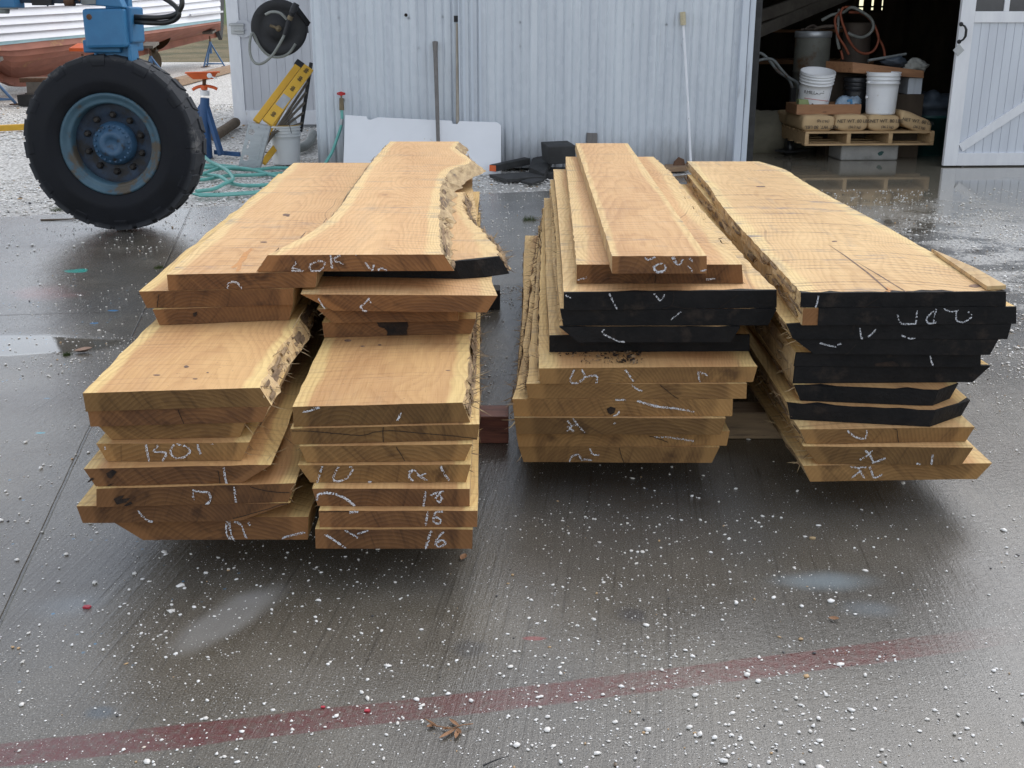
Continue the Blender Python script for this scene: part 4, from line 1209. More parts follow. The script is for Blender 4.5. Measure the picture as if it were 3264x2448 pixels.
# --- stack D
d0,d1 = zz(zD,1)
board(d0,d1,1640,(2559,1484),(3162,1476),2582,3113,6.05,'bottom plank of rightmost stack, chalked with crossed strokes',GD,pl,seed=61,barkL=.6,
      chalk=cD([(850,1565),(910,1572),(970,1570)],[(860,1655),(900,1620),(930,1600)],[(910,1570),(930,1610),(960,1655)],[(1000,1565),(1015,1600),(1040,1650),(1100,1625)]))
d0,d1 = zz(zD,2)
board(d0,d1,1640,(2561,1423),(3103,1427),2608,3064,6.05,'second plank up in rightmost stack, undercut left end, chalk star shape',GD,pl,seed=62,barkL=1.0,barkR=.5,
      chalk=cD([(925,1510),(980,1480),(1020,1440)],[(965,1440),(1000,1470),(1030,1530)],[(1020,1535),(1070,1520),(1120,1500)],[(1495,1470),(1490,1510),(1485,1545)],[(1370,1540),(1395,1548)]))
d0,d1 = zz(zD,3)
board(d0,d1,1645,(2549,1369),(3107,1361),2572,3078,6.05,'third plank up in rightmost stack, uppermost pale end, chalk V and crack',GD,pl,seed=63,barkL=1.0,barkR=.3,
      chalk=cD([(825,1280),(870,1320),(930,1345),(975,1340)],[(980,1280),(970,1345)]), cracks=cD([(1190,1240),(1215,1280),(1220,1330),(1230,1382)]))
d0,d1 = zz(zD,4)
board(d0,d1,1700,(2510,1287),(3092,1275),2519,3064,6.05,'lowest black ended plank of rightmost stack, front corner cut back at right',GD,dk,black=True,seed=64,barkL=.8,mid=((2982,1310),),nt=13)
d0,d1 = zz(zD,5)
board(d0,d1,1720,(2531,1228),(3054,1222),2551,3027,6.05,'second black ended plank up in rightmost stack, narrow with mitred right corner',GD,dk,black=True,seed=65,barkL=.6,mid=((2987,1245),),nt=13)
d0,d1 = zz(zD,6)
board(d0,d1,1730,(2533,1168),(3157,1165),2527,3100,6.05,'third black ended plank up in rightmost stack, pointed right tip',GD,dk,black=True,seed=66,drR=-.25,barkL=.8,barkR=.6)
d0,d1 = zz(zD,7)
board(d0,d1,1740,(2537,1125),(3125,1127),2530,3125,6.05,'fourth black ended plank up in rightmost stack, ragged rot hole in its end',GD,dk,black=True,seed=67,drR=-.22,barkL=.5,barkR=.6,
      chalk=cD([(1475,695),(1480,730),(1495,770)]), rots=cD([(1040,755),(1100,745),(1180,735),(1225,760),(1230,785),(1270,800),(1240,822),(960,830),(990,800),(1040,790)]) + [(cD([(985,826),(1240,818),(1230,830),(1150,836),(1000,840)])[0], 'knot')])
d0,d1 = zz(zD,8)
board(d0,d1,1750,(2528,1078),(3182,1082),2592,3155,6.05,'fifth black ended plank up in rightmost stack, sloping left end with faint chalk smile',GD,dk,black=True,seed=68,drR=-.25,barkL=.6,barkR=.4,
      chalk=cD([(610,595),(660,610),(735,625)],[(745,610),(775,600)]), cracks=cD([(895,605),(850,650),(800,715)]))
d0,d1 = zz(zD,9)
board(d0,d1,1755,(2506,1032),(3223,1033),2527,3210,6.05,'sixth black ended plank up in rightmost stack, chalk VI under the U',GD,dk,black=True,seed=69,drR=-.26,barkL=1.0,barkR=.4,
      chalk=cD([(925,480),(930,530),(940,570)],[(1050,490),(1020,520),(990,545)],[(1250,535),(1300,560),(1350,580)]))
d0,d1 = zz(zD,10)
board(d0,d1,1760,(2560,982),(3238,977),2556,3238,6.05,'seventh black ended plank up in rightmost stack, chalked U O D, bare left corner',GD,dk,black=True,seed=70,drR=-.26,capfrom=2616,barkL=.8,nt=15,
      chalk=cD([(1215,375),(1260,465),(1350,470),(1370,345)],[(1520,330),(1500,430)],[(1500,345),(1445,400),(1460,440),(1520,435)],[(1580,330),(1640,350),(1700,340)],[(1680,350),(1680,420),(1740,430),(1800,390)],[(1770,350),(1800,380)]))
d0,d1 = zz(zD,11)
board(d0,d1,1760,(2553,933),(3206,929),2551,3206,6.26,'broad grey streaked plank topmost on rightmost stack, sealed black end',GD,('facegrey','side','end'),black=True,seed=71,ns=90,marks=[('drying_crack','knot',[(2633,775),(2690,815),(2760,868),(2826,925),(2832,925),(2770,870),(2700,818)]),('drying_crack','knot',[(2728,834),(2800,878),(2886,931),(2889,930),(2806,878)]),('torn_streak','streak',[(2828,915),(2846,925),(2836,931),(2822,929)]),('knot','knot',ell(2425,595,16,2.2,9,12)),('knot','knot',ell(2660,770,10,2.2,9,13)),('knot','knot',ell(3110,912,22,5,11,14))],nt=21,barkL=.2,jag=(.0022,.002),
      Lpx=[(2553,933),(2484,857),(2416,785),(2340,703),(2290,640),(2254,586),(2186,509)], Rpx=[(3206,929),(3090,862),(2968,803),(2823,721),(2690,650),(2566,581),(2500,540),(2410,512),(2396,509)],
      chalk=cD([(600,225),(590,270),(575,325)]), cracks=cD([(1075,240),(1010,280),(940,325)]))
# loose edge strip lying on the top right of stack D
zt = zD[11] + .002
P = [G(3145,925,zt), G(3206,922,zt), G(3110,866,zt), G(2968,803,zt)]
mb = MB(); mb.prism([P[0],P[1],P[2],P[3]], (0,0,.012))
tag(mb.build('board_strip', M['side'], bevel=.001), 'thin loose strip of wood along right edge of rightmost stack', 'wood strip')
# crumbled rot under the lowest black end of stack C
mb = MB(); rr = random.Random(4)
zc6 = zC[6]
for i in range(260):
    px = rr.triangular(1740, 2060, 1960); py = 1120 + rr.random()**1.5*42*(1 if px > 1850 else .5)
    p = G(px, py, zc6); s = rr.uniform(.0015, .007)
    if i < 40: p = G(rr.gauss(2010, 22), rr.uniform(1120, 1162), zc6); s *= 1.8
    q = [p + Vector((rr.uniform(-1,1), rr.uniform(-1,1), rr.uniform(0,1.3)))*s for _ in range(4)]
    mb.add(q, [(0,1,2),(0,2,3),(0,3,1),(1,3,2)], 0 if rr.random() < .7 else 1)
tag(mb.build('rot_crumbs', [M['rot'], M['bark']]), 'dark crumbs of rotten wood spilled below the black ends of third stack', 'debris', kind='stuff')
# support timbers under the stacks (near and far)
def bearer(x0, x1, y, h, w, mat, name, label, cat='timber', sl=0.0):
    mb = MB(); a = Vector((x0, y, 0)); b2 = Vector((x1, y + sl*(x1-x0), 0))
    mb.bar(a + Vector((0, w/2, h/2+.001)), b2 + Vector((0, w/2, h/2+.001)), w, h)
    return tag(mb.build(name, M[mat], bevel=.003), label, cat)
yb = G(1580, 1414).y
GBm = 'timbers carrying the stacks'
for a in ((-1.25, -.012, yb, .097, .12, 'beamred', 'support_timber', 'red brown timber under the front of the two left stacks'),
          (.02, 1.36, G(2400,1400).y, .097, .115, 'beamgrey', 'support_timber', 'grey brown timber under the front of the two right stacks'),
          (-1.3, -.06, 5.45, .097, .12, 'timberblack', 'support_timber', 'dark timber under the rear of the two left stacks'),
          (.05, 1.5, 5.4, .097, .12, 'timberblack', 'support_timber', 'dark timber under the rear of the two right stacks')):
    o = bearer(*a); o['group'] = GBm
# ------------------------------------------------------------------ shed
shed = empty('boat_shed', SO, 'long corrugated iron boat shed with an open doorway', 'shed')
def sheet(x0, x1, y, z0, z1, pitch=.080, amp=.0062, step=16):
    mb = MB(); n = int((x1-x0)/pitch*step) + 1
    V = []
    for i in range(n):
        xx = x0 + (x1-x0)*i/(n-1); ph = (xx/pitch) % 1.0
        k = .5 - .5*math.cos(2*math.pi*ph); yy = y - amp*(2*(1 - (1-k)**6) - 1)
        V += [SW(xx, yy, z0), SW(xx, yy, z1)]
    F2 = [(2*i, 2*i+2, 2*i+3, 2*i+1) for i in range(n-1)]
    mb.add(V, F2, 0, True)
    return mb
XL = SP(1004, 300, 0)[0]
XM = SP(1467, 300, 0)[0]
XP = SP(2347, 300, -.1)[0]
XO = SP(2400, 400, -.02)[0]
XD = SP(3005, 300, -.12)[0]
TOP = 3.6
o = sheet(XL, XM + .05, .0, .0, TOP).build('wall_sheet', M['galv'], shed, recalc=False)
o = sheet(XM, XP, -.09, .015, TOP - .1).build('sliding_panel', M['galv'], shed, recalc=False)
mb = MB(); mb.box((XM-.012, -.098, .015), (XM+.0, -.02, TOP-.1), fr=SW)
for q in range(3):
    mb.box((XM+.03+q*.075, -.106, .015), (XM+.05+q*.075, -.098, TOP-.1), fr=SW)
mb.build('panel_edge', M['trim'], shed)
mb = MB()
for (x, y) in [(1078,57),(1200,60),(1293,57),(1303,57),(1410,53),(1232,155),(1336,153),(1473,145),(1034,453)]:
    lx, lz = SP(x, y, -.01); mb.lathe([(0,-.02),(.007,-.02),(.009,-.008),(.009,0)], SW(lx, -.008, lz), -sy, 8)
mb.build('screw_heads', M['galvplate'], shed)
mb = MB()
for (x, y) in [(1655,72),(1760,71),(1893,74),(2022,78),(2124,78),(2223,76),(2324,80),(1657,148),(1787,149),(1942,144),(2171,144),(2346,139),(1657,71),(2346,293),(2230,505)]:
    lx, lz = SP(x, y, -.1); mb.lathe([(0,-.02),(.007,-.02),(.009,-.008),(.009,0)], SW(lx, -.098, lz), -sy, 8)
mb.build('panel_screws', M['galvplate'], shed)
# bullet-like hole with bent lip
lx, lz = SP(1294, 48, -.01); mb = MB(); mb.disc(SW(lx, -.014, lz), .016, -sy, 9); mb.build('wall_hole', M['crack'], shed)
# gap and dark bracket beside the sliding panel
mb = MB(); mb.box((XM-.05, -.03, SP(1460,70,-.03)[1]), (XM-.012, -.012, SP(1460,50,-.03)[1]), fr=SW); mb.build('guide_bracket', M['blackmetal'], shed)
# door post trim
x1p = SP(2372, 300, -.14)[0]; x2p = SP(2384, 300, -.1)[0]; x3p = SP(2394, 300, -.05)[0]
mb = MB(); mb.box((XP, -.15, 0), (x1p, -.06, TOP), fr=SW); mb.box((x1p+.012, -.12, 0), (x2p+.02, -.03, TOP), fr=SW)
mb.build('door_post', M['trim'], shed, bevel=.004)
mb = MB(); mb.box((x2p+.021, -.05, 0), (XO+.01, .12, TOP), fr=SW); mb.box((x1p, -.1, 0), (x1p+.012, .0, TOP), fr=SW)
mb.build('door_jamb', M['timberblack'], shed)
# outer walls, right of the doorway, back, roof
XR = 9.0; YB = 9.5
mb = MB(); mb.box((XL, .02, -.02), (XL+.06, YB, TOP), fr=SW); mb.build('side_wall', M['galv'], shed)
mb = MB(); mb.box((XR, .02, 0), (XR+.06, YB, TOP), fr=SW); mb.build('side_wall', M['galv'], shed)
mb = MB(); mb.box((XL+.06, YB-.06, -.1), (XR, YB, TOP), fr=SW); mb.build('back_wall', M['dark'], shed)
mb = MB(); mb.box((XD+.35, .0, 0), (XR, .05, TOP), fr=SW); mb.build('front_wall', M['boards'], shed)
mb = MB(); mb.box((XO, .0, 2.9), (XD+.35, .05, TOP), fr=SW); mb.build('door_header', M['trim'], shed)
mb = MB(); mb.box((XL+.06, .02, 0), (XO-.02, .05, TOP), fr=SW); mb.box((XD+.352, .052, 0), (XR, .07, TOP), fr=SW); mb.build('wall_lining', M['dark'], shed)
mb = MB()
P = [(XL-.25, -.35, TOP), (XR+.25, -.35, TOP), (XR+.25, YB/2, TOP+1.2), (XL-.25, YB/2, TOP+1.2), (XL-.25, YB+.35, TOP), (XR+.25, YB+.35, TOP)]
th = .06
def rp(i, dz): a = P[i]; return SW(a[0], a[1], a[2]+dz)
mb.hexa([rp(0,0),rp(1,0),rp(2,0),rp(3,0),rp(0,th),rp(1,th),rp(2,th),rp(3,th)])
mb.hexa([rp(3,0),rp(2,0),rp(5,0),rp(4,0),rp(3,th),rp(2,th),rp(5,th),rp(4,th)])
mb.build('roof', M['galv'], shed)
mb = MB()
for xx in (XL+.02, XR+.02):
    mb.prism([SW(xx, 0, TOP-.002), SW(xx, YB, TOP-.002), SW(xx, YB/2, TOP+1.19)], sx*.04)
mb.build('gable', M['galv'], shed)
# a loft rail and leaning boards deep inside
mb = MB()
for a, b2 in (((XO+.1, 2.2, 1.25), (XO+2.6, 3.6, 1.95)), ((XO+.05, 2.0, 1.05), (XO+2.2, 3.4, 1.75)), ((XO+.1, 2.6, 1.6),(XO+2.8,3.8,1.9))):
    mb.bar(SW(*a), SW(*b2), .05, .13)
tag(mb.build('lumber_rack', M['timbergrey']), 'dusty boards leaning across the dark inside of the shed', 'lumber')
mb = MB(); mb.box((XO+.15, 5.2, 0), (XO+.75, 5.8, 1.5), fr=SW); mb.box((XO+.15, 4.4, 0), (XO+.6, 4.9, .5), fr=SW)
tag(mb.build('storage_shelf', M['timbergrey'], bevel=.01), 'dark shelving at the far left inside the shed', 'shelf')
mb = MB(); mb.box((XD-1.2, 5.0, .78), (XD+1.2, 5.7, .84), fr=SW)
for a in (XD-1.15, XD+1.1): mb.box((a, 5.05, 0), (a+.08, 5.13, .78), fr=SW); mb.box((a, 5.55, 0), (a+.08, 5.63, .78), fr=SW)
mb.box((XD-1.2, 5.1, 1.2), (XD+1.2, 5.6, 1.24), fr=SW)
tag(mb.build('workbench', M['shelfwood'], bevel=.005), 'dim wooden workbench deep in the shed behind the pallet', 'workbench')
# far window, daylight behind
lx0, lz1 = SP(2738, 2, YB-.07); lx1, lz0 = SP(2812, 32, YB-.07)
win = empty('rear_window', SW((lx0+lx1)/2, YB-.07, lz0), 'small bright window high in the dark rear wall of the shed', 'window')
mb = MB(); lxs = SP(2792, 5, YB-.07)[0]
mb.box((lx0, YB-.075, lz0), (lx1, YB-.068, lz1+.25), fr=SW); mb.build('pane', M['lit'], win)
mb = MB()
for a, b2 in ((lx0-.05, lx0), (lxs-.04, lxs+.1), (lx1, lx1+.05), (lx0+.08, lx0+.22)): mb.box((a, YB-.1, lz0-.05), (b2, YB-.076, lz1+.3), fr=SW)
mb.box((lx0-.05, YB-.1, lz0+.04), (lx1+.05, YB-.078, lz0+.07), fr=SW); mb.box((lx0-.05, YB-.1, lz0-.05), (lx1+.05, YB-.078, lz0-.0), fr=SW)
mb.build('window_frame', M['dark'], win)

# ------------------------------------------------------------------ barn doors
def plank_panel(mb, x0, x1, z0, z1, y, pitch, fr, depth=.006):
    n = max(1, round((x1-x0)/pitch)); w = (x1-x0)/n
    for i in range(n):
        a = x0+i*w
        mb.box((a+.0025, y, z0), (a+w-.0025, y+.02, z1), fr=fr)
    mb.box((x0, y+depth, z0), (x1, y+.03, z1), fr=fr)
DY = -.13
dl, _ = SP(3010, 500, DY); 
ztop = SP(3100, 36, DY)[1]; zmid = SP(3100, 72, DY)[1]; zb1 = SP(3100, 488, DY)[1]
sw = SP(3066, 300, DY)[0] - SP(3022, 300, DY)[0]
dw = 1.75
door = empty('barn_door', SW(dl, DY, 0), 'white framed sliding barn door with grey boards at the far right', 'door')
mb = MB()
zd0 = .012
mb.box((dl, DY, zd0), (dl+sw, DY+.045, 2.75), fr=SW)
mb.box((dl+dw-sw, DY, zd0), (dl+dw, DY+.045, 2.75), fr=SW)
mb.box((dl+sw, DY, zd0), (dl+dw-sw, DY+.045, zb1), fr=SW)
mb.box((dl+sw, DY, zmid), (dl+dw-sw, DY+.045, ztop), fr=SW)
mb.box((dl+sw, DY, 2.6), (dl+dw-sw, DY+.045, 2.75), fr=SW)
xm = SP(3212, 10, DY)[0]
mb.box((xm-.025, DY+.004, ztop), (xm+.025, DY+.04, 2.6), fr=SW)
mb.build('door_frame', M['whitepaint'], door, bevel=.003)
mb = MB(); mb.box((dl+sw+.001, DY+.018, ztop), (xm-.026, DY+.024, 2.6), fr=SW); mb.box((xm+.026, DY+.018, ztop), (dl+dw-sw-.001, DY+.024, 2.6), fr=SW)
mb.build('window_pane', M['glass'], door)
mb = MB(); plank_panel(mb, dl+sw, dl+dw-sw, zb1, zmid, DY+.022, .083, SW); mb.build('door_panel', M['boards'], door)
mb = MB(); mb.bar(SW(dl+sw+.02, DY+.012, zb1+.05), SW(dl+dw-sw-.05, DY+.012, zb1+.05 + (dw-2*sw-.07)*.68), .022, .085, up=sx*-.5+Vector((0,0,1)))
mb.build('door_brace', M['whitepaint'], door, bevel=.002)
hx, hz1 = SP(3071, 77, DY-.02); _, hz0 = SP(3065, 133, DY-.02)
mb = MB()
mb.tube([SW(hx-.012, DY-.002, hz1), SW(hx+.005, DY-.045, hz1-.02), SW(hx+.018, DY-.055, hz1-.05), SW(hx+.018, DY-.055, hz0+.05), SW(hx+.005, DY-.045, hz0+.02), SW(hx-.012, DY-.002, hz0)], [.008,.009,.012,.012,.009,.008], 10)
for q in (hz0, hz1): mb.lathe([(0,.012),(.018,.01),(.02,0)], SW(hx-.014, DY, q), -sy, 16)
mb.build('door_handle', M['blackmetal'], door)
px, pz = SP(3055, 160, DY); s_ = .055
mb = MB(); mb.prism([SW(px+s_*a, DY-.001, pz+s_*b2) for a, b2 in ((0,-1.03),(1,0),(0,1.03),(-1,0))], -sy*.003)
mb.build('diamond_plate', M['galvplate'], door)

# recessed wing and its door
wing = empty('shed_wing', SW(XL, 4.4, 0), 'recessed grey wing of the shed behind the hose reel', 'shed')
WY = G(870, 402).y
wx0 = YP(740, 300, WY).x; wx1 = XL + .2
wb = G(870, 402).z
mb = MB(); mb.box((wx0+.15, WY+.08, -.02), (wx1+1.2, WY+.14, 3.4)); mb.build('wing_wall', M['boardsdull'], wing)
mb = MB(); mb.hexa([(wx0-.1,WY-.1,3.4),(wx1+1.3,WY-.1,3.4),(wx1+1.3,WY+4,4.2),(wx0-.1,WY+4,4.2),(wx0-.1,WY-.1,3.46),(wx1+1.3,WY-.1,3.46),(wx1+1.3,WY+4,4.26),(wx0-.1,WY+4,4.26)]); mb.build('wing_roof', M['galv'], wing)
mb = MB(); mb.box((wx0+.15, WY+.14, -.02), (wx0+.2, WY+4, 3.42)); mb.build('wing_side_wall', M['boardsdull'], wing)
W1 = lambda x, y, z: Vector((x, y, z))
wd = empty('wing_door', (wx0, WY, 0), 'dull grey boarded door with white frame behind the yellow stepladder', 'door')
sw2 = YP(778, 300, WY).x - wx0
zr = YP(850, 352, WY).z; 
mb = MB(); mb.box((wx0, WY, .02), (wx0+sw2, WY+.05, 3.1)); mb.box((wx0+sw2, WY, .02), (wx1+.7, WY+.05, zr)); mb.build('door_frame', M['whitepaint'], wd, bevel=.004)
mb = MB(); plank_panel(mb, wx0+sw2, wx1+.7, zr, 3.1, WY+.02, .115, W1, .008); mb.build('door_panel', M['boardsdull'], wd)
lx = YP(755, 91, WY); mb = MB()
mb.disc(YP(775, 91, WY-.006), .115, (0,-1,0), 28); mb.build('latch_plate', M['boardsdull'], wd)
mb = MB(); c = YP(756, 91, WY-.01)
mb.box((c.x-.08, WY-.03, c.z-.07), (c.x+.09, WY-.012, c.z+.07)); mb.box((c.x-.1, WY-.05, c.z+.035), (c.x+.1, WY-.03, c.z+.065)); mb.box((c.x-.04, WY-.06, c.z-.03), (c.x+.1, WY-.03, c.z-.002)); mb.build('door_latch', M['galvplate'], wd, bevel=.004)
# ------------------------------------------------------------------ boat hoist wheel and leg
def lerp(a, b, t): return a + (b-a)*t
wc = YP(373, 462, 7.72)
RW = .585
wcen = Vector((wc.x, 7.72, RW))
hoist = empty('boat_hoist', (wcen.x, wcen.y, 0), 'blue wheeled boat hoist leg standing on one big black tyre', 'boat hoist')
axn = Vector((.0, -1, 0)).normalized()
tyre_o = bpy.data.objects.new('wheel', None); COL.objects.link(tyre_o); tyre_o.parent = hoist; tyre_o.location = (0, 0, RW)
hw = .155
prof = [(.325,-.085),(.33,-.12),(.36,-.148),(.42,-.158),(.48,-.152),(.525,-.142),(.555,-.134),(.566,-.115),(.572,0),(.566,.115),(.555,.134),(.525,.142),(.48,.152),(.43,.160),(.41,.163),(.40,.160),(.36,.148),(.345,.138),(.33,.12),(.325,.085)]
mb = MB(); mb.lathe(prof, wcen, axn, 96)
for rr_ in (.505, .44, .385):
    yy_ = np.interp(rr_, [.36,.42,.48,.525], [.149,.1585,.152,.140])
    mb.lathe([(rr_-.004, yy_-.002),(rr_, yy_+.0035),(rr_+.004, yy_-.002)], wcen, axn, 96)
e1 = Vector((1,0,0)); e2 = Vector((0,0,1))
NL = 24; rr = random.Random(9)
for side in (1, -1):
    for i in range(NL):
        a = 2*math.pi*(i + (.5 if side < 0 else 0))/NL + .06
        wid = .105 + rr.uniform(-.006, .006)
        def pt(da, r, w):
            aa = a + da
            return wcen + axn*w*side + (e1*math.cos(aa) + e2*math.sin(aa))*r
        ro = RW - rr.uniform(0, .004)
        inner = .012
        A = [pt(-wid, .538, .140), pt(wid, .538, .140), pt(wid*.9, .535, inner), pt(-wid*.55, .535, inner),
             pt(-wid*.96, ro-.012, .139), pt(wid*.96, ro-.012, .139), pt(wid*.85, ro, inner), pt(-wid*.5, ro, inner)]
        mb.hexa(A)
        B = [pt(-wid*1.0, .50, .1475), pt(wid*.55, .50, .1475), pt(wid*.6, .545, .13), pt(-wid*1.0, .545, .13), pt(-wid*1.0, .512, .1495), pt(wid*.5, .512, .1495), pt(wid*.6, .560, .140), pt(-wid*.98, .560, .140)]
        if i % 2 == 0: mb.hexa(B)
        else:
            # small deep lug between the big ones, on the centre
            C = [pt(wid*1.05, .54, .12), pt(wid*1.4, .54, .12), pt(wid*1.4, .54, .04), pt(wid*1.05, .54, .04), pt(wid*1.07, .572, .116), pt(wid*1.38, .572, .116), pt(wid*1.38, .572, .045), pt(wid*1.07, .572, .045)]
            mb.hexa(C)
def wpart(mb, name, mat, **k):
    o = mb.build(name, mat, tyre_o, **k); return o
wpart(mb, 'tyre', M['rubber'], bevel=.004)
# rim: outer lip, barrel, recessed disc
mb = MB()
mb.lathe([(.328,.088),(.335,.128),(.326,.134),(.312,.13),(.302,.118),(.285,.112),(.276,.114),(.268,.108),(.262,.09),(.26,.02),(.262,-.1),(.33,-.1),(.328,.088)], wcen, axn, 80)
wpart(mb, 'rim', M['bluerim'])
mb = MB(); mb.lathe([(.262,.035),(.22,.038),(.19,.028),(.15,.02),(.10,.02),(.0,.02)], wcen, axn, 64)
wpart(mb, 'wheel_disc', M['bluedark'])
mb = MB(); mb.lathe([(.145,.02),(.142,.055),(.130,.075),(.126,.088),(.088,.094),(.086,.104),(.070,.107),(.042,.108),(.040,.101),(.0,.101)], wcen, axn, 56)
for i in range(20):
    a = 2*math.pi*i/20 + .1
    c = wcen + (e1*math.cos(a)+e2*math.sin(a))*.116
    mb.lathe([(.0085,.088),(.0085,.097),(.006,.099),(0,.099)], c, axn, 8)
# worn raised marks round the cap
for i in range(18):
    a = 2*math.pi*i/18
    if i in (4,5,13,14): continue
    d0 = (e1*math.cos(a)+e2*math.sin(a)); d1 = (-e1*math.sin(a)+e2*math.cos(a))
    c = wcen + axn*.1055 + d0*.062
    mb.bar(c - d0*.009, c + d0*.009, .0035, .004, up=axn)
wpart(mb, 'hub', M['bluehub'])
for i in range(10):
    a = 2*math.pi*i/10 + .28
    c = wcen + (e1*math.cos(a)+e2*math.sin(a))*.188
    mb = MB(); mb.lathe([(.024,.02),(.023,.044),(.019,.046),(.019,.058),(.013,.062),(0,.062)], c, axn, 6, smooth=False)
    wpart(mb, 'lug_nut', M['nut'])
# leg: box over the wheel, lower fork, sloping plate
LYf = 7.56
def LP(x, y, dy=0.0): return YP(x, y, LYf + dy)
bl_, br_ = LP(272, 155), LP(404, 152); tl_, tr_ = LP(258, 28), LP(392, 24)
dep = .30
mb = MB()
def frust(b0, b1, t1, t0, d, m=0):
    D = Vector((0, d, 0))
    mb.hexa([b0, b1, b1+D, b0+D, t0, t1, t1+D, t0+D], m)
frust(bl_, br_, tr_, tl_, dep)
mb.build('steering_housing', M['blue'], hoist, bevel=.02)
mb = MB()
q0, q1 = LP(404, 140, .06), LP(424, 136, .06); q2, q3 = LP(416, 22, .06), LP(394, 20, .06)
frust(q0, q1, q2, q3, .26)
mb.build('housing_flange', M['blue'], hoist, bevel=.012)
mb = MB()
g0, g1, g2, g3 = LP(256, 14, -.004), LP(394, 25, -.004), LP(372, -20, -.004), LP(256, -30, -.004)
frust(g0, g1, g2, g3, .1)
mb.build('cover_plate', M['blue'], hoist, bevel=.008)
mb = MB(); frust(LP(258,14,-.012), LP(305,14,-.012), LP(304,-12,-.012), LP(257,-14,-.012), .008); mb.build('patch_plate', M['greymetal'], hoist, bevel=.002)
mb = MB()
f0, f1 = LP(303, 196, .10), LP(427, 194, .10); f2, f3 = LP(420, 140, .10), LP(300, 140, .10)
f0.z -= .03; f1.z -= .03
frust(f0, f1, f2, f3, .12)
frust(f0 + Vector((.0,-.02,0)), f0 + Vector((.018,-.02,0)), f3 + Vector((.018,-.02,0)), f3 + Vector((0,-.02,0)), .02)
frust(f1 + Vector((-.025,-.05,0)), f1 + Vector((.0,-.05,0)), f2 + Vector((.01,-.05,0)), f2 + Vector((-.015,-.05,0)), .05)
mb.build('fork', M['blue'], hoist, bevel=.008)
mb = MB()
mb.box((LP(270,0).x, LYf+.02, LP(270,-10).z), (LP(380,0).x, LYf+.30, 3.9)); mb.build('leg', M['blue'], hoist, bevel=.01)
mb = MB(); cc = LP(284, 54, -.001)
mb.lathe([(.018,0),(.014,.0012),(0,.0015)], cc, (0,-1,0), 20); mb.build('worn_spot', M['rust'], hoist)
# axle arm behind
mb = MB(); mb.tube([wcen + Vector((0,.05,0)), wcen + Vector((0,.36,0))], .07, 16); mb.bar(wcen + Vector((0,.33,-.05)), wcen + Vector((0,.33,.95)), .16, .09, up=(0,1,0)); mb.build('axle_arm', M['blue'], hoist, bevel=.008)
mb = MB(); mb.box((wcen.x-.12, 7.62, 1.17), (wcen.x+.12, 8.12, 1.25)); mb.build('fork_bridge', M['blue'], hoist, bevel=.01)
# cross frame, upper left
mb = MB()
mb.bar(LP(-330, 0, .05), LP(62, 2, .05), .16, .09); mb.build('frame_beam', M['blue'], hoist, bevel=.008)
mb = MB(); mb.bar(LP(60, 0, .08), LP(256, 3, .08), .05, .035); mb.bar(LP(105, 4, .06), LP(168, 4, .06), .05, .05)
mb.tube([LP(150, 6, .06), LP(149, 14, .06), LP(153, 19, .06)], .006, 8)
mb.build('tie_rod', M['bluedark'], hoist, bevel=.004)
mb = MB(); mb.bar(LP(-40, 16, .0), LP(52, 15, .0), .05, .055); mb.lathe([(0,-.02),(.035,-.02),(.04,0),(.03,.05),(0,.05)], LP(10, 33, .02), (0,0,1), 14); mb.build('tow_bracket', M['greymetal'], hoist, bevel=.004)
mb = MB(); mb.lathe([(0,-.03),(.03,-.03),(.03,.03),(0,.03)], LP(222, 4, .05), (1,0,0), 14); mb.tube([LP(226,2,.05), LP(245,-6,.04), LP(256,5,.03)], .006, 8); mb.build('pivot_joint', M['rust'], hoist)
for pts in ([(418,53),(470,56),(520,55),(560,45),(578,22),(580,0),(574,-30),(550,-60)],
            [(418,68),(470,72),(520,73),(555,64),(570,47),(563,25),(545,8),(520,-8),(490,-30)]):
    mb = MB(); P = spline([LP(x, y, .12 + .02*math.sin(x*.05)) for x, y in pts], 48)
    mb.tube(P, .0165, 12); mb.build('hydraulic_hose', M['hose'], hoist)

# ------------------------------------------------------------------ boat on the yard
PA = G(0, 335); PB_ = G(705, 215)
PA = Vector((PA.x, PA.y, 0)); PB_ = Vector((PB_.x, PB_.y - 1.0, 0))
bd = (PB_ - PA).normalized(); bn = Vector((-bd.y, bd.x, 0))
if bn.x > 0: bn = -bn            # away from the viewer side
def BP(x, y, off):
    dd = ray(x, y); o = Vector((0,0,H)); base = PA + bn*off
    nn = bn
    t = (base - o).dot(nn)/dd.dot(nn)
    return o + dd*t
boat = empty('boat', PA, 'white lapstrake boat with red bottom propped up behind the hoist wheel', 'boat')
XSt = [-700, -420, -200, 0, 70, 139, 270, 425, 560, 640, 703]
stT = lambda x: float(np.interp(x, [-700,-200,0,139,270,423,560,705], [160,146,133,121,110,92,77,59]))
stB = lambda x: float(np.interp(x, [-700,-200,0,139,270,425,560,702], [175,158,144.5,130,119,104,87,67]))
bot = lambda x: float(np.interp(x, [-700,-200,0,40,85,180,225,430,508,581,644,700], [310,275,232,250,250,234,220,159,143,125,111,100]))
stations = [-700,-520,-360,-220,-100,-30,0,35,60,90,140,200,270,340,425,500,560,620,670,703]
def hullpart(name, rows, mat, lap=0):
    """rows: list of (function x -> pixel y, inward offset)"""
    mb = MB(); V = []; n = len(stations)
    for fy, of in rows:
        for x in stations: V.append(BP(x, fy(x), of))
    mb.add(V, [(j*n+i, j*n+i+1, (j+1)*n+i+1, (j+1)*n+i) for j in range(len(rows)-1) for i in range(n-1)], 0, False)
    return mb.build(name, mat, boat)
rows = []
NS = 9
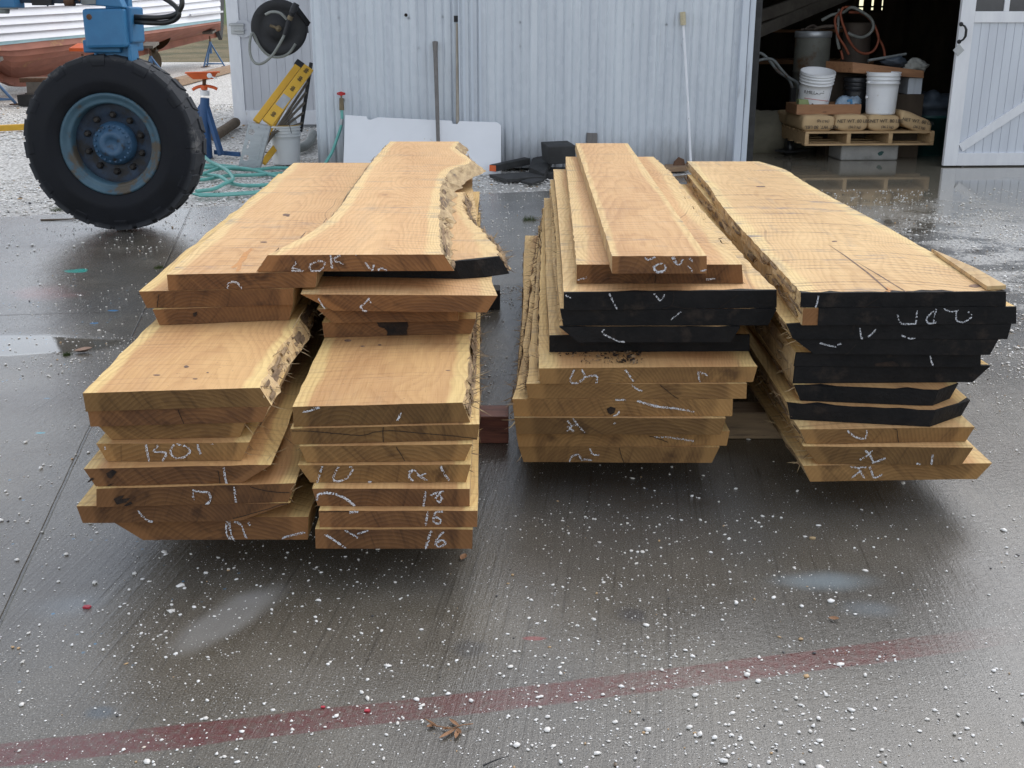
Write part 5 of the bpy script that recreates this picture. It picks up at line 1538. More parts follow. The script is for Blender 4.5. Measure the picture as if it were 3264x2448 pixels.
for k in range(NS+1):
    tt = k/NS
    f = lambda x, tt=tt: lerp(lerp(-95, -130, (x+700)/1400), stT(x) + (6 if x < 300 else 0)*0, tt)
    # planks sag toward midships as lapstrake lines do
    g = lambda x, f=f, tt=tt: f(x) + (1-tt)*tt*26*math.exp(-((x-330)/380)**2)
    if k > 0: rows.append((g, .02 + (1-tt)*.02 - .055))
    if k < NS: rows.append((g, .02 + (1-tt)*.02 + .012))
hullpart('topside', rows, M['hullwhite'])
hullpart('waterline_stripe', [(lambda x: stT(x), .0), (lambda x: stB(x), .015)], M['hullstripe'])
rows = []
NB = 6
for k in range(NB+1):
    tt = k/NB
    g = lambda x, tt=tt: lerp(stB(x), bot(x), tt**.92)
    o_ = .02 + 1.15*tt**2.2
    if k > 0: rows.append((g, o_ - .05))
    if k < NB: rows.append((g, o_ + .012))
hullpart('bottom', rows, M['hullred'])
# far half of the hull, so that it is a body with a transom and keel
mb = MB(); n = len(stations); V = []
for fy, of in ((lambda x: lerp(-95,-130,(x+700)/1400), 0.), (lambda x: stB(x), 0.02), (lambda x: lerp(stB(x), bot(x), .5), .28), (lambda x: bot(x), 1.12)):
    for x in stations:
        p = BP(x, fy(x), of); d_ = 2*(1.2 - of); V.append(p + bn*d_)
mb.add(V, [(j*n+i, j*n+i+1, (j+1)*n+i+1, (j+1)*n+i) for j in range(3) for i in range(n-1)]); mb.build('far_side', M['hullwhite'], boat)
mb = MB(); x = 703
S1 = [BP(x, -130, 0), BP(x, stT(x), .0), BP(x, lerp(stB(x),bot(x),.6), .35), BP(x, bot(x), 1.15)]
S2 = [p + bn*2*(1.2-of) for p, of in zip(S1[::-1], (1.15,.35,0,0))]
mb.add(S1 + S2, [tuple(range(8))]); mb.build('transom', M['hullwhite'], boat)
mb = MB(); pts = [BP(x, bot(x), 1.16) for x in stations]
for a, b2 in zip(pts[:-1], pts[1:]): mb.bar(a + Vector((0,0,-.06)), b2 + Vector((0,0,-.06)), .12, .2)
mb.build('keel', M['hullred'], boat)
mb = MB(); mb.bar(BP(708, -130, 1.0), BP(702, 66, 1.0), .12, .45, up=bd); mb.bar(BP(702, 66, 1.0), BP(697, 112, 1.0), .12, .5, up=bd); mb.build('rudder', M['timberblack'], boat)
mb = MB(); mb.bar(BP(607, 48, -.06), BP(709, 37, -.06), .05, .05); mb.build('rub_rail', M['hullwhite'], boat)
pc = BP(490, 158, .9); sc_ = pc.y*cT/F
mb = MB()
mb.tube([pc - bd*.1, pc + bd*.28], [.09,.06], 12)
for a in (.5, 2.6, 4.7):
    r_ = .42; dirv = (Vector((0,0,1))*math.sin(a) + bn*-math.cos(a)*.6 + bd*.35*math.cos(a)).normalized()
    tn = dirv.cross(bd).normalized()
    P = []
    for q in range(14):
        w = 2*math.pi*q/14
        P.append(pc + bd*.08 + dirv*(.30 + .27*math.cos(w)) + (tn*.7 + bd*.5)*.19*math.sin(w))
    mb.prism(P, bd*.02)
mb.tube([pc - bd*.05, pc - bd*1.3 + Vector((0,0,.42))], .045, 8)
mb.build('propeller', M['bronze'], boat)

# keel blocks
def px_box(x0, y0, x1, y1, Y, dep, mat, name, label, cat, bev=.01, group=None):
    a = YP(x0, y1, Y); b2 = YP(x1, y0, Y)
    mb = MB(); mb.box((a.x, Y, a.z), (b2.x, Y+dep, b2.z))
    return tag(mb.build(name, M[mat], bevel=bev), label, cat, group)
Yk = G(90, 337).y
px_box(57, 303, 160, 337, Yk, .9, 'timberblack', 'keel_block', 'black timber block at the bottom under the boat keel', 'timber block')
px_box(86, 262, 182, 297, Yk+.1, .5, 'timbergrey', 'keel_block', 'grey timber block on the black one under the boat keel', 'timber block')
px_box(80, 296, 190, 304, Yk+.08, .8, 'timbergrey', 'keel_shim', 'thin plank between black and grey blocks under the boat', 'timber block', .004)
px_box(62, 249, 210, 263, Yk+.12, .5, 'rust', 'keel_wedge', 'dark red wedge right under the boat keel', 'timber block', .004)

def jack_stand(name, label, foot, head, Yf, sc_=1.0, pad=True, faded=True, tilt=.45, padmat='timbergrey'):
    top = YP(head[0], head[1], Yf); base = Vector((top.x, Yf, 0))
    st = empty(name, base, label, 'jack stand', 'jack stands in the boat yard')
    bm_ = M['bluefaded' if faded else 'bluestand']
    hh = top.z
    col = Vector((0,0,hh*.80))
    mb = MB(); mb.tube([base + Vector((0,0,hh*.42)), base + col], .04*sc_, 12)
    mb.build('post', bm_, st)
    for a in (2.2, 4.3, 6.25):
        f = base + Vector((math.cos(a), math.sin(a), 0))*.42*sc_*max(hh, .9); f.z = .02
        mb = MB(); mb.tube([base + Vector((0,0,hh*.78)), f], .025*sc_, 10); mb.build('leg', bm_, st)
        mb = MB(); mb.box((f.x-.08*sc_, f.y-.08*sc_, .0), (f.x+.08*sc_, f.y+.08*sc_, .02)); mb.build('foot_plate', M['rust'], st)
    mb = MB(); F3 = [base + Vector((math.cos(a), math.sin(a), 0))*.38*sc_*max(hh,.9) + Vector((0,0,.09)) for a in (2.2,4.3,6.25)]
    for i in range(3): mb.tube([F3[i], F3[(i+1)%3]], .016*sc_, 8)
    mb.build('brace', bm_, st)
    mb = MB(); mb.tube([base + col*.98, base + Vector((0,0,hh*.97))], .022*sc_, 10); mb.build('screw', M['rust'], st)
    if pad:
        c = base + Vector((0,0,hh)); a = bd*.16; b2 = (Vector((0,0,1))*math.sin(tilt) - bn*-math.cos(tilt)*-1).normalized()
        mb = MB(); mb.bar(c - (bd*.25 + Vector((0,0,-.06))), c + (bd*.25 + Vector((0,0,.14))), .3, .06); mb.build('pad', M[padmat], st)
    return st
s1 = jack_stand('jack_stand', 'faded blue jack stand under the boat stern beside the shed wing', None, (668, 112), G(650, 213).y)
s2 = jack_stand('jack_stand', 'blue jack stand below the propeller, just right of the tyre top', None, (478, 158), G(560, 258).y)
s3 = jack_stand('jack_stand', 'blue jack stand leg at the far left edge under the boat', None, (-35, 215), G(20, 334).y)
s4 = jack_stand('jack_stand', 'jack stand with tilted orange pad against the red hull, half hidden behind the tyre', None, (262, 168), G(250, 300).y, padmat='orange')

# near jack stand with orange tray head
nf = G(645, 502); base = Vector((nf.x, nf.y + .05, 0))
js = empty('jack_stand', base, 'near blue jack stand with flat orange tray head beside the tyre', 'jack stand', 'jack stands in the boat yard')
NY = base.y
q = lambda x, y, dy=0.: YP(x, y, NY + dy)
mb = MB(); mb.tube([q(655, 503), q(652, 400), q(653, 312)], [.075, .06, .045], 16); mb.build('post', M['bluestand'], js)
mb = MB(); mb.bar(q(655, 330), Vector((G(760,478).x, NY-.1, .03)), .05, .05); mb.build('leg', M['bluestand'], js, bevel=.004)
mb = MB(); mb.bar(q(650, 330), Vector((G(585,480).x, NY+.2, .03)), .05, .05); mb.build('leg', M['bluestand'], js, bevel=.004)
mb = MB(); mb.bar(q(657, 330, .03), Vector((G(682,478).x, NY+.35, .03)), .05, .05); mb.build('leg', M['bluestand'], js, bevel=.004)
mb = MB(); mb.bar(q(684, 485, .05), q(765, 492, -.05), .03, .045); mb.build('brace', M['bluestand'], js, bevel=.003)
mb = MB(); mb.bar(q(650, 488, .0), q(590, 486, .15), .03, .045); mb.build('brace', M['bluestand'], js, bevel=.003)
mb = MB(); mb.tube([q(653, 304), q(653, 288)], .047, 16); mb.build('white_band', M['plasticwhite'], js)
mb = MB(); mb.tube([q(651, 290), q(651, 250)], .020, 14); mb.build('screw', M['rust'], js)
mb = MB(); mb.tube([q(651, 286), q(651, 272)], .034, 14)
mb.tube(spline([q(614, 286), q(628, 278), q(651, 274), q(675, 277), q(692, 284)], 16), .016, 10); mb.build('screw_handle', M['orange'], js)
mb = MB()
A = [q(615, 253, -.13), q(680, 252, -.13), q(680, 252, .15), q(615, 253, .15)]; B = [q(592, 235, -.17), q(694, 232, -.17), q(694, 232, .19), q(592, 235, .19)]
mb.hexa(A + B)
C = [q(588, 235, -.18), q(702, 232, -.18), q(702, 231, .20), q(588, 234, .20)]
D = [q(590, 230, -.18), q(700, 227, -.18), q(700, 226, .20), q(590, 229, .20)]
mb.hexa(C + D)
mb.build('head_tray', M['orange'], js, bevel=.006)
mb = MB(); c = q(668, 241, -.18)
mb.lathe([(.026,0),(.026,.008),(.015,.01),(0,.01)], c, (0,-1,0), 14); mb.bar(c + Vector((.02,-.012,-.01)), c + Vector((.075,-.012,-.03)), .012, .012); mb.build('head_latch', M['plasticwhite'], js)

# long timbers, logs
def tbar(pa, pb, w, h, mat, name, label, cat='timber', z=0.0, bev=.006):
    a, b2 = G(*pa), G(*pb); up = Vector((0,0,h/2 + z))
    mb = MB(); mb.bar(a+up, b2+up, w, h)
    return tag(mb.build(name, M[mat], bevel=bev), label, cat)
tbar((556, 276), (760, 222), .22, .16, 'timber', 'long_timber', 'long brown timber lying behind the orange topped jack stand')
tbar((520, 270), (592, 264), .25, .10, 'timbergrey', 'timber_offcut', 'short grey timber lying just right of the tyre')
tbar((-120, 424), (112, 412), .10, .075, 'yellow', 'yellow_timber', 'ochre yellow timber on the shell ground left of the tyre')
mb = MB(); la, lb = G(684, 452), G(752, 405)
P = [la.lerp(lb, t) + Vector((0,0,.06)) for t in (0,.3,.6,1)]
mb.tube(P, [.055,.062,.06,.065], 12); mb.tube([P[3]-(P[3]-P[2]).normalized()*.001, P[3]+(P[3]-P[2]).normalized()*.002], .055, 12)
tag(mb.build('log', M['log']), 'round brown log lying at the corner of the wing door', 'log')
mb = MB()
P = spline([G(1000, 440)+Vector((0,0,.05)), G(985, 470)+Vector((0,0,.05)), G(960, 486)+Vector((0,0,.05)), G(930, 490)+Vector((0,0,.05))], 12)
mb.tube(P, .05, 10); tag(mb.build('drain_hose', M['greyhose']), 'thick grey hose end curling behind the clouded bucket', 'hose')

# ------------------------------------------------------------------ hose reel on the shed corner
RY = 11.5
rc = YP(889, 90, RY); Rr = .262*RY/11.3
reel = empty('hose_reel', rc, 'black spring hose reel mounted at the shed corner', 'hose reel')
rax = Vector((.12, -1, -.03)).normalized()
mb = MB(); mb.lathe([(0,.03),(.045,.035),(.06,.03),(.11,.02),(.115,.012),(.18,.014),(.19,.02),(.255,.028),(Rr,.02),(Rr,.005),(.24,-.005),(.12,-.02),(.12,-.13),(Rr,-.14),(Rr,-.16),(0,-.16)], rc, rax, 56)
mb.build('spool', M['blackmetal'], reel)
mb = MB(); c = rc + rax*.03
mb.lathe([(.028,0),(.028,.05),(.018,.052),(.018,.075),(0,.075)], c, rax, 14); mb.tube([c + rax*.04, c + rax*.05 + Vector((-.08,0,.03))], .014, 10); mb.build('swivel', M['brass'], reel)
mb = MB()
pr = YP(985, 85, RY+.05)
mb.box((XL-.055, pr.y-.05, pr.z-.17), (XL-.002, pr.y+.05, pr.z+.17)); mb.build('mount_plate', M['rust'], reel, bevel=.004)
mb = MB(); mb.bar(rc - rax*.08, pr + Vector((-.02,0,0)), .09, .12); mb.bar(YP(935, 14, RY-.12), pr + Vector((0,-.02,.02)), .03, .05); mb.build('bracket_arm', M['blackmetal'], reel, bevel=.004)
mb = MB(); g0 = YP(945, 12, RY-.16); g1 = YP(930, 44, RY-.18); g2 = YP(920, 68, RY-.18); g3 = YP(906, 112, RY-.2)
mb.tube([g0, g0.lerp(g1,.5), g1], [.03,.036,.032], 12); mb.tube([g1, g2], [.024,.018], 10); mb.tube([g2, g3], [.024,.018], 10); mb.build('roller_outlet', M['blackmetal'], reel)
mb = MB(); mb.tube([g1.lerp(g2,.3), g1.lerp(g2,.8)], .027, 10); mb.build('coupling', M['brass'], reel)
mb = MB()
P = spline([YP(847, 46, RY-.12), YP(866, 38, RY-.15), YP(893, 42, RY-.14), YP(914, 62, RY-.13)], 20); mb.tube(P, .013, 10)
P = spline([g3, YP(890, 142, RY-.2), YP(868, 176, RY-.2), YP(838, 201, RY-.2), YP(812, 200, RY-.2), YP(797, 170, RY-.18), YP(797, 130, RY-.15), YP(806, 106, RY-.12), YP(828, 148, RY-.08), YP(856, 176, RY-.06), YP(890, 182, RY-.06), YP(920, 170, RY-.06), YP(942, 140, RY-.06)], 80)
mb.tube(P, .013, 10); mb.build('hose', M['greyhose'], reel)

# ------------------------------------------------------------------ stepladder, leaning folded against the shed side
LY = 10.95
lq = lambda x, y, dy=0.: YP(x, y, LY + dy)
lad = empty('stepladder', G(790, 530), 'folded yellow stepladder lying against the shed corner, metal top down', 'ladder')
topx = [(792,382),(860,396),(826,530),(760,519)]   # metal cap corners in the picture
A = [lq(*p) for p in (topx[3], topx[2], topx[1], topx[0])]
zl = min(p.z for p in A)
for p in A: p.z -= zl - .004
nrm = (A[1]-A[0]).cross(A[3]-A[0]).normalized()
if nrm.y > 0: nrm = -nrm
mb = MB()
def cap2(u, v): return A[0].lerp(A[1], u).lerp(A[3].lerp(A[2], u), v)
# plate with four cut-outs, as a grid with holes
holes = [(.23,.80,.15,.075),(.22,.57,.055,.045),(.22,.46,.055,.045),(.26,.20,.15,.075)]
nu, nv = 40, 60
vid = {}
def gv(i, j):
    if (i,j) not in vid:
        vid[(i,j)] = len(mb.v); mb.v.append(cap2(i/nu, j/nv))
    return vid[(i,j)]
for i in range(nu):
    for j in range(nv):
        u, v = (i+.5)/nu, (j+.5)/nv
        if any(((u-a)/c)**2 + ((v-b2)/d_)**2 < 1 for a, b2, c, d_ in holes): continue
        mb.f.append([gv(i,j), gv(i+1,j), gv(i+1,j+1), gv(i,j+1)]); mb.m.append(0); mb.sm.append(False)
o = mb.build('top_cap', M['alu'], lad)
sol = o.modifiers.new('solid', 'SOLIDIFY'); sol.thickness = .006; sol.offset = 0
long_ = (lq(990, 205, .45) - lq(826, 470)).normalized()
mb = MB()
# cap returns (side lips)
for a, b2 in ((0,1),(1,2),(2,3),(3,0)):
    p, r = A[a], A[b2]; w = -nrm*.06
    mb.add([p, r, r+w, p+w], [(0,1,2,3)])
o = mb.build('cap_lip', M['alu'], lad); sol = o.modifiers.new('solid', 'SOLIDIFY'); sol.thickness = .004
mb = MB()
for u, v in ((.12,.93),(.5,.95),(.85,.95),(.12,.05),(.45,.04),(.85,.05)): mb.lathe([(.008,0),(.006,.004),(0,.005)], cap2(u,v) + nrm*.003, nrm, 8)
mb.build('rivets', M['galvplate'], lad)
mb = MB(); a0_, b0_ = cap2(.80,.18)+nrm*.004, cap2(.78,.82)+nrm*.004; mb.bar(a0_, b0_, .012, .006, up=nrm); mb.bar(cap2(.55,.2)+nrm*.004, cap2(.78,.16)+nrm*.004, .012, .005, up=nrm); mb.build('cap_rib', M['alu'], lad)
def rail(p, r, w, h, up, name='side_rail'):
    mb = MB(); mb.bar(p, r, w, h, up=up); return mb.build(name, M['yellow'], lad, bevel=.004)
R1a, R1b = lq(816, 388, .05), lq(952, 208, .50)
R2a, R2b = lq(852, 392, .0), lq(984, 216, .42)
rail(R1a, R1b, .066, .04, (0,-1,0)); rail(R2a, R2b, .105, .04, (0,-1,0))
R3a, R3b = lq(838, 520, .16), lq(878, 470, .34)
rail(R3a, R3b, .06, .03, (0,-1,0)); rail(R1a + Vector((.03,.22,-.2)), R1b + Vector((.02,.18,-.08)), .03, .06, (0,-1,0), 'back_rail')
# rear section under the broad rail, its shade put into the grey slat colour
for k in range(5):
    t_ = k/4
    p = lq(lerp(838, 866, t_), lerp(476, 424, t_), .26); q_ = lq(lerp(980, 962, t_), lerp(262, 392, t_), .46)
    mb = MB(); mb.bar(p, q_, .02, .052, up=(0,-1,0)); mb.build('rear_slat', M['timbergrey'], lad, bevel=.002)
mb = MB(); e_ = R1b + (R1b-R1a).normalized()*.01
mb.bar(e_ - (R1b-R1a).normalized()*.03, e_ + (R1b-R1a).normalized()*.03, .085, .055, up=(0,-1,0)); mb.build('rubber_foot', M['blackmetal'], lad, bevel=.005)
# printed marks along the broad rail and a worn sticker
dr2 = (R2b-R2a).normalized(); fr2 = Vector((0,-1,0)); fr2 = (fr2 - dr2*fr2.dot(dr2)).normalized(); ac2 = dr2.cross(fr2).normalized()
mb = MB()
for t in (.14,.60,.78,.93):
    c = R2a.lerp(R2b, t) + fr2*.0215
    for k in range(7):
        p = c + dr2*(k-3)*.008; hh_ = .03 if k not in (1,4) else .045
        mb.bar(p - ac2*hh_*.5, p + ac2*hh_*.5, .0045, .0016, up=fr2)
    mb.bar(c + dr2*-.026 + ac2*.009, c + dr2*.026 + ac2*.009, .002, .0015, up=fr2)
mb.build('rail_print', M['ink'], lad)
mb = MB(); c = R2a.lerp(R2b, .37) + fr2*.0215; mb.bar(c - dr2*.07, c + dr2*.07, .085, .0016, up=fr2); mb.build('rail_sticker', M['galvplate'], lad)
# dark back edge board between ladder and shed
tbd = empty
mb = MB(); mb.bar(lq(958, 420, .50), lq(992, 200, .62), .03, .055, up=(0,-1,0))
tag(mb.build('leaning_board', M['timberblack'], bevel=.004), 'dark narrow board leaning behind the yellow stepladder', 'board')

# ------------------------------------------------------------------ buckets
def bucket(name, base, r, h, mat, label, ribs=(.72,.80,.88,.95), liquid=None, cat='bucket', inner=None, bail=True, tiltv=None):
    e = empty(name, base, label, cat)
    rb = r*.88
    rad = lambda t: lerp(rb, r, t)
    prof = [(0,.002),(rb-.01,.0),(rb,.008)]
    top = [(rad(t), h*t) for t in (.05,.3,.6)]
    prof += top
    for t in ribs: prof += [(rad(t)-.001, h*t-.006),(rad(t)+.009, h*t-.003),(rad(t)+.009, h*t+.003),(rad(t), h*t+.006)]
    prof += [(rad(1)+.006, h-.006),(rad(1)+.006, h),(rad(1)-.004, h),(rad(.5)-.005, h*.5),(rb-.006,.02),(0,.018)]
    mb = MB(); mb.lathe(prof, base, tiltv or (0,0,1), 44); mb.build('body', M[mat], e)
    return e
bp = G(914, 522); bp.z = 0
rb_ = .148*bp.y/11.0; hb = .385
bk = bucket('bucket', bp, rb_, hb, 'plastic', 'clouded plastic bucket, part filled, standing by the stepladder')
mb = MB(); mb.lathe([(rb_*.875,.004),(rb_*.882,.02),(rb_*.905,.10),(rb_*.905+.0012,.11)], bp, (0,0,1), 44); mb.build('liquid_level', M['plasticliq'], bk)
mb = MB(); mb.lathe([(rb_+.0065, hb-.005),(rb_+.0085,hb-.002),(rb_+.0065,hb+.001)], bp, (0,0,1), 44); mb.build('rim_band', M['yellow'], bk)
mb = MB(); mb.tube(spline([YP(918, 381, bp.y-.12), YP(923, 400, bp.y-.165), YP(926, 412, bp.y-.168), YP(929, 425, bp.y-.168)], 14), .003, 6); mb.build('wire', M['ink'], bk)
jb = bp + Vector((.06, .03, .255))
jug = empty('jug', jb, 'white plastic jug standing inside the clouded bucket', 'jug')
mb = MB(); mb.lathe([(0,0),(.062,.0),(.066,.01),(.066,.13),(.058,.165),(.034,.195),(.028,.20),(.028,.215),(0,.215)], jb, (0,0,1), 24); mb.build('body', M['plasticwhite'], jug)
mb = MB(); mb.lathe([(.031,.213),(.031,.24),(.027,.243),(0,.243)], jb, (0,0,1), 20); mb.build('cap', M['plasticwhite'], jug)
mb = MB(); mb.tube(spline([jb + Vector((-.02,0,.195)), jb + Vector((-.065,0,.19)), jb + Vector((-.085,0,.15)), jb + Vector((-.062,0,.10))], 14), .011, 8); mb.build('handle', M['plasticwhite'], jug)

# ------------------------------------------------------------------ tap, hoses
tl = SP(1089, 330, -.06)
tp = SW(tl[0], -.06, tl[1])
tap = empty('wall_tap', tp, 'old brass tap with red wheel handle on the corrugated wall', 'tap')
mb = MB(); mb.tube([tp + Vector((0,.06,.03)), tp + Vector((0,-.01,.03))], .016, 10); mb.tube([tp + Vector((0,0,.05)), tp + Vector((0,-.01,-.06))], [.02,.024], 12); mb.tube([tp + Vector((0,0,.05)), tp + Vector((0,0,.085))], .009, 8); mb.build('body', M['brass'], tap)
mb = MB()
hc = tp + Vector((0,-.005,.09)); P = [hc + Vector((.034*math.cos(a), -.004*math.sin(a*3), .012*math.sin(a) + .002*math.sin(a*5))) for a in np.linspace(0, 2*math.pi, 25)]
mb.tube(P, .006, 8, cap=False); mb.lathe([(0,.004),(.012,.004),(.012,-.004),(0,-.004)], hc, (0,-1,.3), 10)
for a in range(5): mb.tube([hc, hc + Vector((.033*math.cos(a*1.257), 0, .012*math.sin(a*1.257)))], .004, 6)
mb.build('handle', M['redpaint'], tap)
mb = MB()
t0 = tp + Vector((0,-.012,-.06))
P = spline([t0, t0 + Vector((-.005,-.01,-.12)), SW(*[SP(1075,440,-.12)[0], -.12, SP(1075,440,-.12)[1]]), SW(SP(1050,500,-.2)[0], -.2, SP(1050,500,-.2)[1]), G(1000, 560)+Vector((0,0,.012)), G(900, 580)+Vector((0,0,.012))], 50)
mb.tube(P, .0145, 10); ho = mb.build('garden_hose', M['teal'])
tag(ho, 'teal hose hanging from the tap down to the ground', 'hose')
sl_ = SP(1084, 385, -.08)
c = P[8]; mb = MB(); mb.tube([P[7], P[11]], .0165, 10); tagk = mb.build('hose_tag', M['galvplate'], ho, origin=ho.location); 
zz_ = Vector((0,0,.014))
loops = [
 [(592,516),(640,498),(700,506),(740,532),(745,545)],
]
hp = []
def GH(x, y, l=0): return G(x, y) + zz_ + Vector((0,0,.022*l))
path = [(648,504,1),(668,524,1),(700,548,2),(728,566,2),(743,580,1),(738,590,1),(715,600,1),(680,608,0),(625,615,0)]
mb = MB(); mb.tube(spline([GH(*p) for p in path], 60), .0165, 10)
path2 = [(560,590,0),(620,574,1),(650,566,1),(690,552,1),(740,548,1),(800,552,1),(880,566,0),(940,578,0),(1010,585,0)]
mb.tube(spline([GH(*p) for p in path2], 60), .0165, 10)
path3 = [(600,548,0),(640,540,0),(700,538,0),(760,538,0),(700,532,0),(640,532,0),(600,536,0)]
mb.tube(spline([GH(*p) for p in path3], 60), .0165, 10)
path4 = [(590,556,0),(650,562,0),(700,575,1),(740,590,0),(800,597,0),(880,592,0),(960,586,0)]
mb.tube(spline([GH(*p) for p in path4], 60), .0165, 10)
path5 = [(700,545,1),(800,546,0),(870,540,0),(930,541,0),(1000,545,0)]
mb.tube(spline([GH(*p) for p in path5], 40), .0165, 10)
path6 = [(570,572,0),(640,578,0),(720,566,0),(800,563,0),(860,560,0),(940,556,0)]
mb.tube(spline([GH(*p) for p in path6], 40), .0165, 10)
tag(mb.build('garden_hose', M['teal']), 'teal hose lying in loose coils between tyre and buckets', 'hose')
mb = MB()
for k in range(5):
    y0 = 619 + k*1.9
    mb.tube(spline([GH(610+k*6, y0+4), GH(700, y0+3.5), GH(790, y0-2), GH(880, y0-9), GH(960, y0-14)], 30), .0075, 8)
tag(mb.build('thin_hose', M['teal']), 'bundle of thin teal line lying at the edge of the concrete', 'hose')

# ------------------------------------------------------------------ things against the corrugated wall
YPn = -.34
def wl(x, y, ly): a, b2 = SP(x, y, ly); return SW(a, ly, b2)
outline = [(1093,560),(1100,367),(1168,371),(1172,381),(1182,382),(1205,374),(1440,385),(1443,395),(1458,396),(1464,386),(1585,390),(1597,400),(1597,563),(1500,565)]
mb = MB(); P = []
b0 = wl(1300, 563, -.30); bz = b0.z
for (x, y) in outline:
    # sheet leans: foot .30 m out, head on the wall
    lo, hi = -.34, -.10
    a = SP(x, y, -.3)[1]; t = min(max(a/.62, 0), 1); ly = lerp(lo, hi, t)
    P.append(wl(x, y, ly))
zmin = min(p.z for p in P)
for p in P:
    if p.z < .03: p.z = -.015
mb.prism(P, sy*.012)
panel = mb.build('laminate_sheet', M['panel'], bevel=.001)
tag(panel, 'white laminate sheet with two notches leaning against the corrugated wall', 'panel')
mb = MB(); q0, q1 = wl(1387, 133, -.03), wl(1400, 560, -.36); q1.z = max(q1.z, 0)
mb.tube([q0, q0.lerp(q1,.08), q1], [.026,.02,.0165], 10); tag(mb.build('wooden_pole', M['stickgrey']), 'grey weathered wooden pole leaning in front of the white sheet', 'pole')
mb = MB(); q0, q1 = wl(1457, 75, -.03), wl(1458, 395, -.12); mb.tube([q0, q1], [.012,.015], 8); tag(mb.build('wooden_stake', M['stake']), 'thin pale stake standing in the seam of the corrugated wall', 'stake')
rl = empty('paint_roller', wl(2201, 530, -.35), 'white chipped pole with cream roller leaning on the sliding panel', 'paint roller')
q0, q1 = wl(2178, 78, -.13), wl(2203, 545, -.36); q1.z = max(q1.z, 0)
mb = MB(); mb.tube([q0, q0.lerp(q1,.5)+Vector((.004,0,0)), q1], .0125, 10); mb.build('pole', M['stickwhite'], rl)
mb = MB(); mb.tube([wl(2176, 38, -.13), wl(2177, 60, -.13), wl(2178, 80, -.13)], [.025,.027,.026], 14); mb.build('roller', M['rollernap'], rl)
# black blocks and scraps
def hexpx(front, Y, dep, mat, name, label, cat, bev=.006, group=None, zfix=None, skew=(0,0)):
    """front: 4 px corners bl, br, tr, tl on plane local y=Y"""
    P = [wl(x, y, Y) for x, y in front]
    if zfix is not None:
        dz = min(p.z for p in P) - zfix
        for p in P: p.z -= dz
    D = sy*dep + sx*skew[0] + Vector((0,0,skew[1]))
    mb = MB(); mb.hexa([P[0], P[1], P[1]+D, P[0]+D, P[3], P[2], P[2]+D, P[3]+D])
    return tag(mb.build(name, M[mat], bevel=bev), label, cat, group)
hexpx([(1752,525),(1835,520),(1836,464),(1748,468)], -.62, .26, 'timberblack', 'black_block', 'square black block on top of the scrap heap by the wall', 'timber block', .008, skew=(-.05,.02))
hexpx([(1735,545),(1850,545),(1850,522),(1735,524)], -.66, .4, 'timberblack', 'black_block', 'low black block under the square one by the wall', 'timber block', .008, zfix=-.02)
def scrap(pts, h, mat, name, label, cat='scrap wood', tilt=(0,0,0,0)):
    P = [G(*p) + Vector((0,0,t)) for p, t in zip(pts, tilt)]
    mb = MB(); mb.hexa(P + [p + Vector((0,0,h)) for p in P])
    return tag(mb.build(name, M[mat], bevel=.002), label, cat)
scrap([(1560,566),(1615,582),(1740,572),(1680,558)], .03, 'timberblack', 'scrap_board', 'flat black scrap board lying before the white sheet')
scrap([(1660,584),(1696,590),(1735,578),(1700,571)], .02, 'timberblack', 'scrap_board', 'smallest black scrap board nearest the concrete edge')
scrap([(1560,556),(1580,558),(1690,545),(1672,541)], .06, 'timberblack', 'scrap_bar', 'black bar with orange painted end lying by the white sheet', tilt=(.03,.03,.06,.06))
mb = MB(); a, b2 = G(1560,556), G(1581,558); 
u0 = Vector((0,-.003,.032)); mb.add([a+u0, b2+u0, b2+u0+Vector((0,0,.055)), a+u0+Vector((0,0,.055))], [(0,1,2,3)])
o = mb.build('painted_end', M['orange'], bpy.data.objects['scrap_bar'])
scrap([(1685,556),(1735,572),(1770,540),(1715,520)], .05, 'timberblack', 'scrap_board', 'black scrap board tilted up on the heap below the square block', tilt=(.02,.0,.10,.12))
hexpx([(1870,530),(1903,530),(1904,408),(1872,407)], -.02-.1, .03, 'stickgrey', 'short_plank', 'short grey plank standing upright against the wall behind third stack', 'plank', .002, zfix=-.02)
scrap([(2118,549),(2190,546),(2190,536),(2118,539)], .045, 'timber', 'floor_plank', 'thin brown plank on the ground between third and fourth stack', 'plank')
mb = MB(); c = wl(2165, 535, -.25); c.z = .0
mb.add([c + Vector(v) for v in ((-.06,0,0),(.07,.02,0),(.05,.05,.10),(-.05,.03,.08),(-.06,.08,0),(.06,.1,0),(.0,.08,.12))], [(0,1,2,3),(3,2,6),(1,5,2),(2,5,6),(0,3,4),(3,6,4),(4,6,5)])
tag(mb.build('rusty_bracket', M['rust']), 'rusty bent bracket at the foot of the sliding panel', 'bracket')
# ------------------------------------------------------------------ inside the doorway
def text_mesh(s, size, rot, loc, mat, parent, name='lettering', depth=.0008, align='CENTER'):
    cu = bpy.data.curves.new('t', 'FONT'); cu.body = s; cu.size = size; cu.extrude = depth; cu.align_x = align; cu.align_y = 'CENTER'
    to = bpy.data.objects.new('t', cu); COL.objects.link(to)
    dg = bpy.context.evaluated_depsgraph_get(); dg.update()
    me = bpy.data.meshes.new_from_object(to.evaluated_get(dg))
    bpy.data.objects.remove(to, do_unlink=True); bpy.data.curves.remove(cu)
    me.materials.clear(); me.materials.append(mat); me.name = name
    o = bpy.data.objects.new(name, me); COL.objects.link(o)
    if parent is not None:
        o.parent = parent; pl = Vector(parent.location)
        o.matrix_local = Matrix.Translation(Vector(loc) - pl) @ rot.to_4x4()
    else:
        o.matrix_world = Matrix.Translation(Vector(loc)) @ rot.to_4x4()
    return o
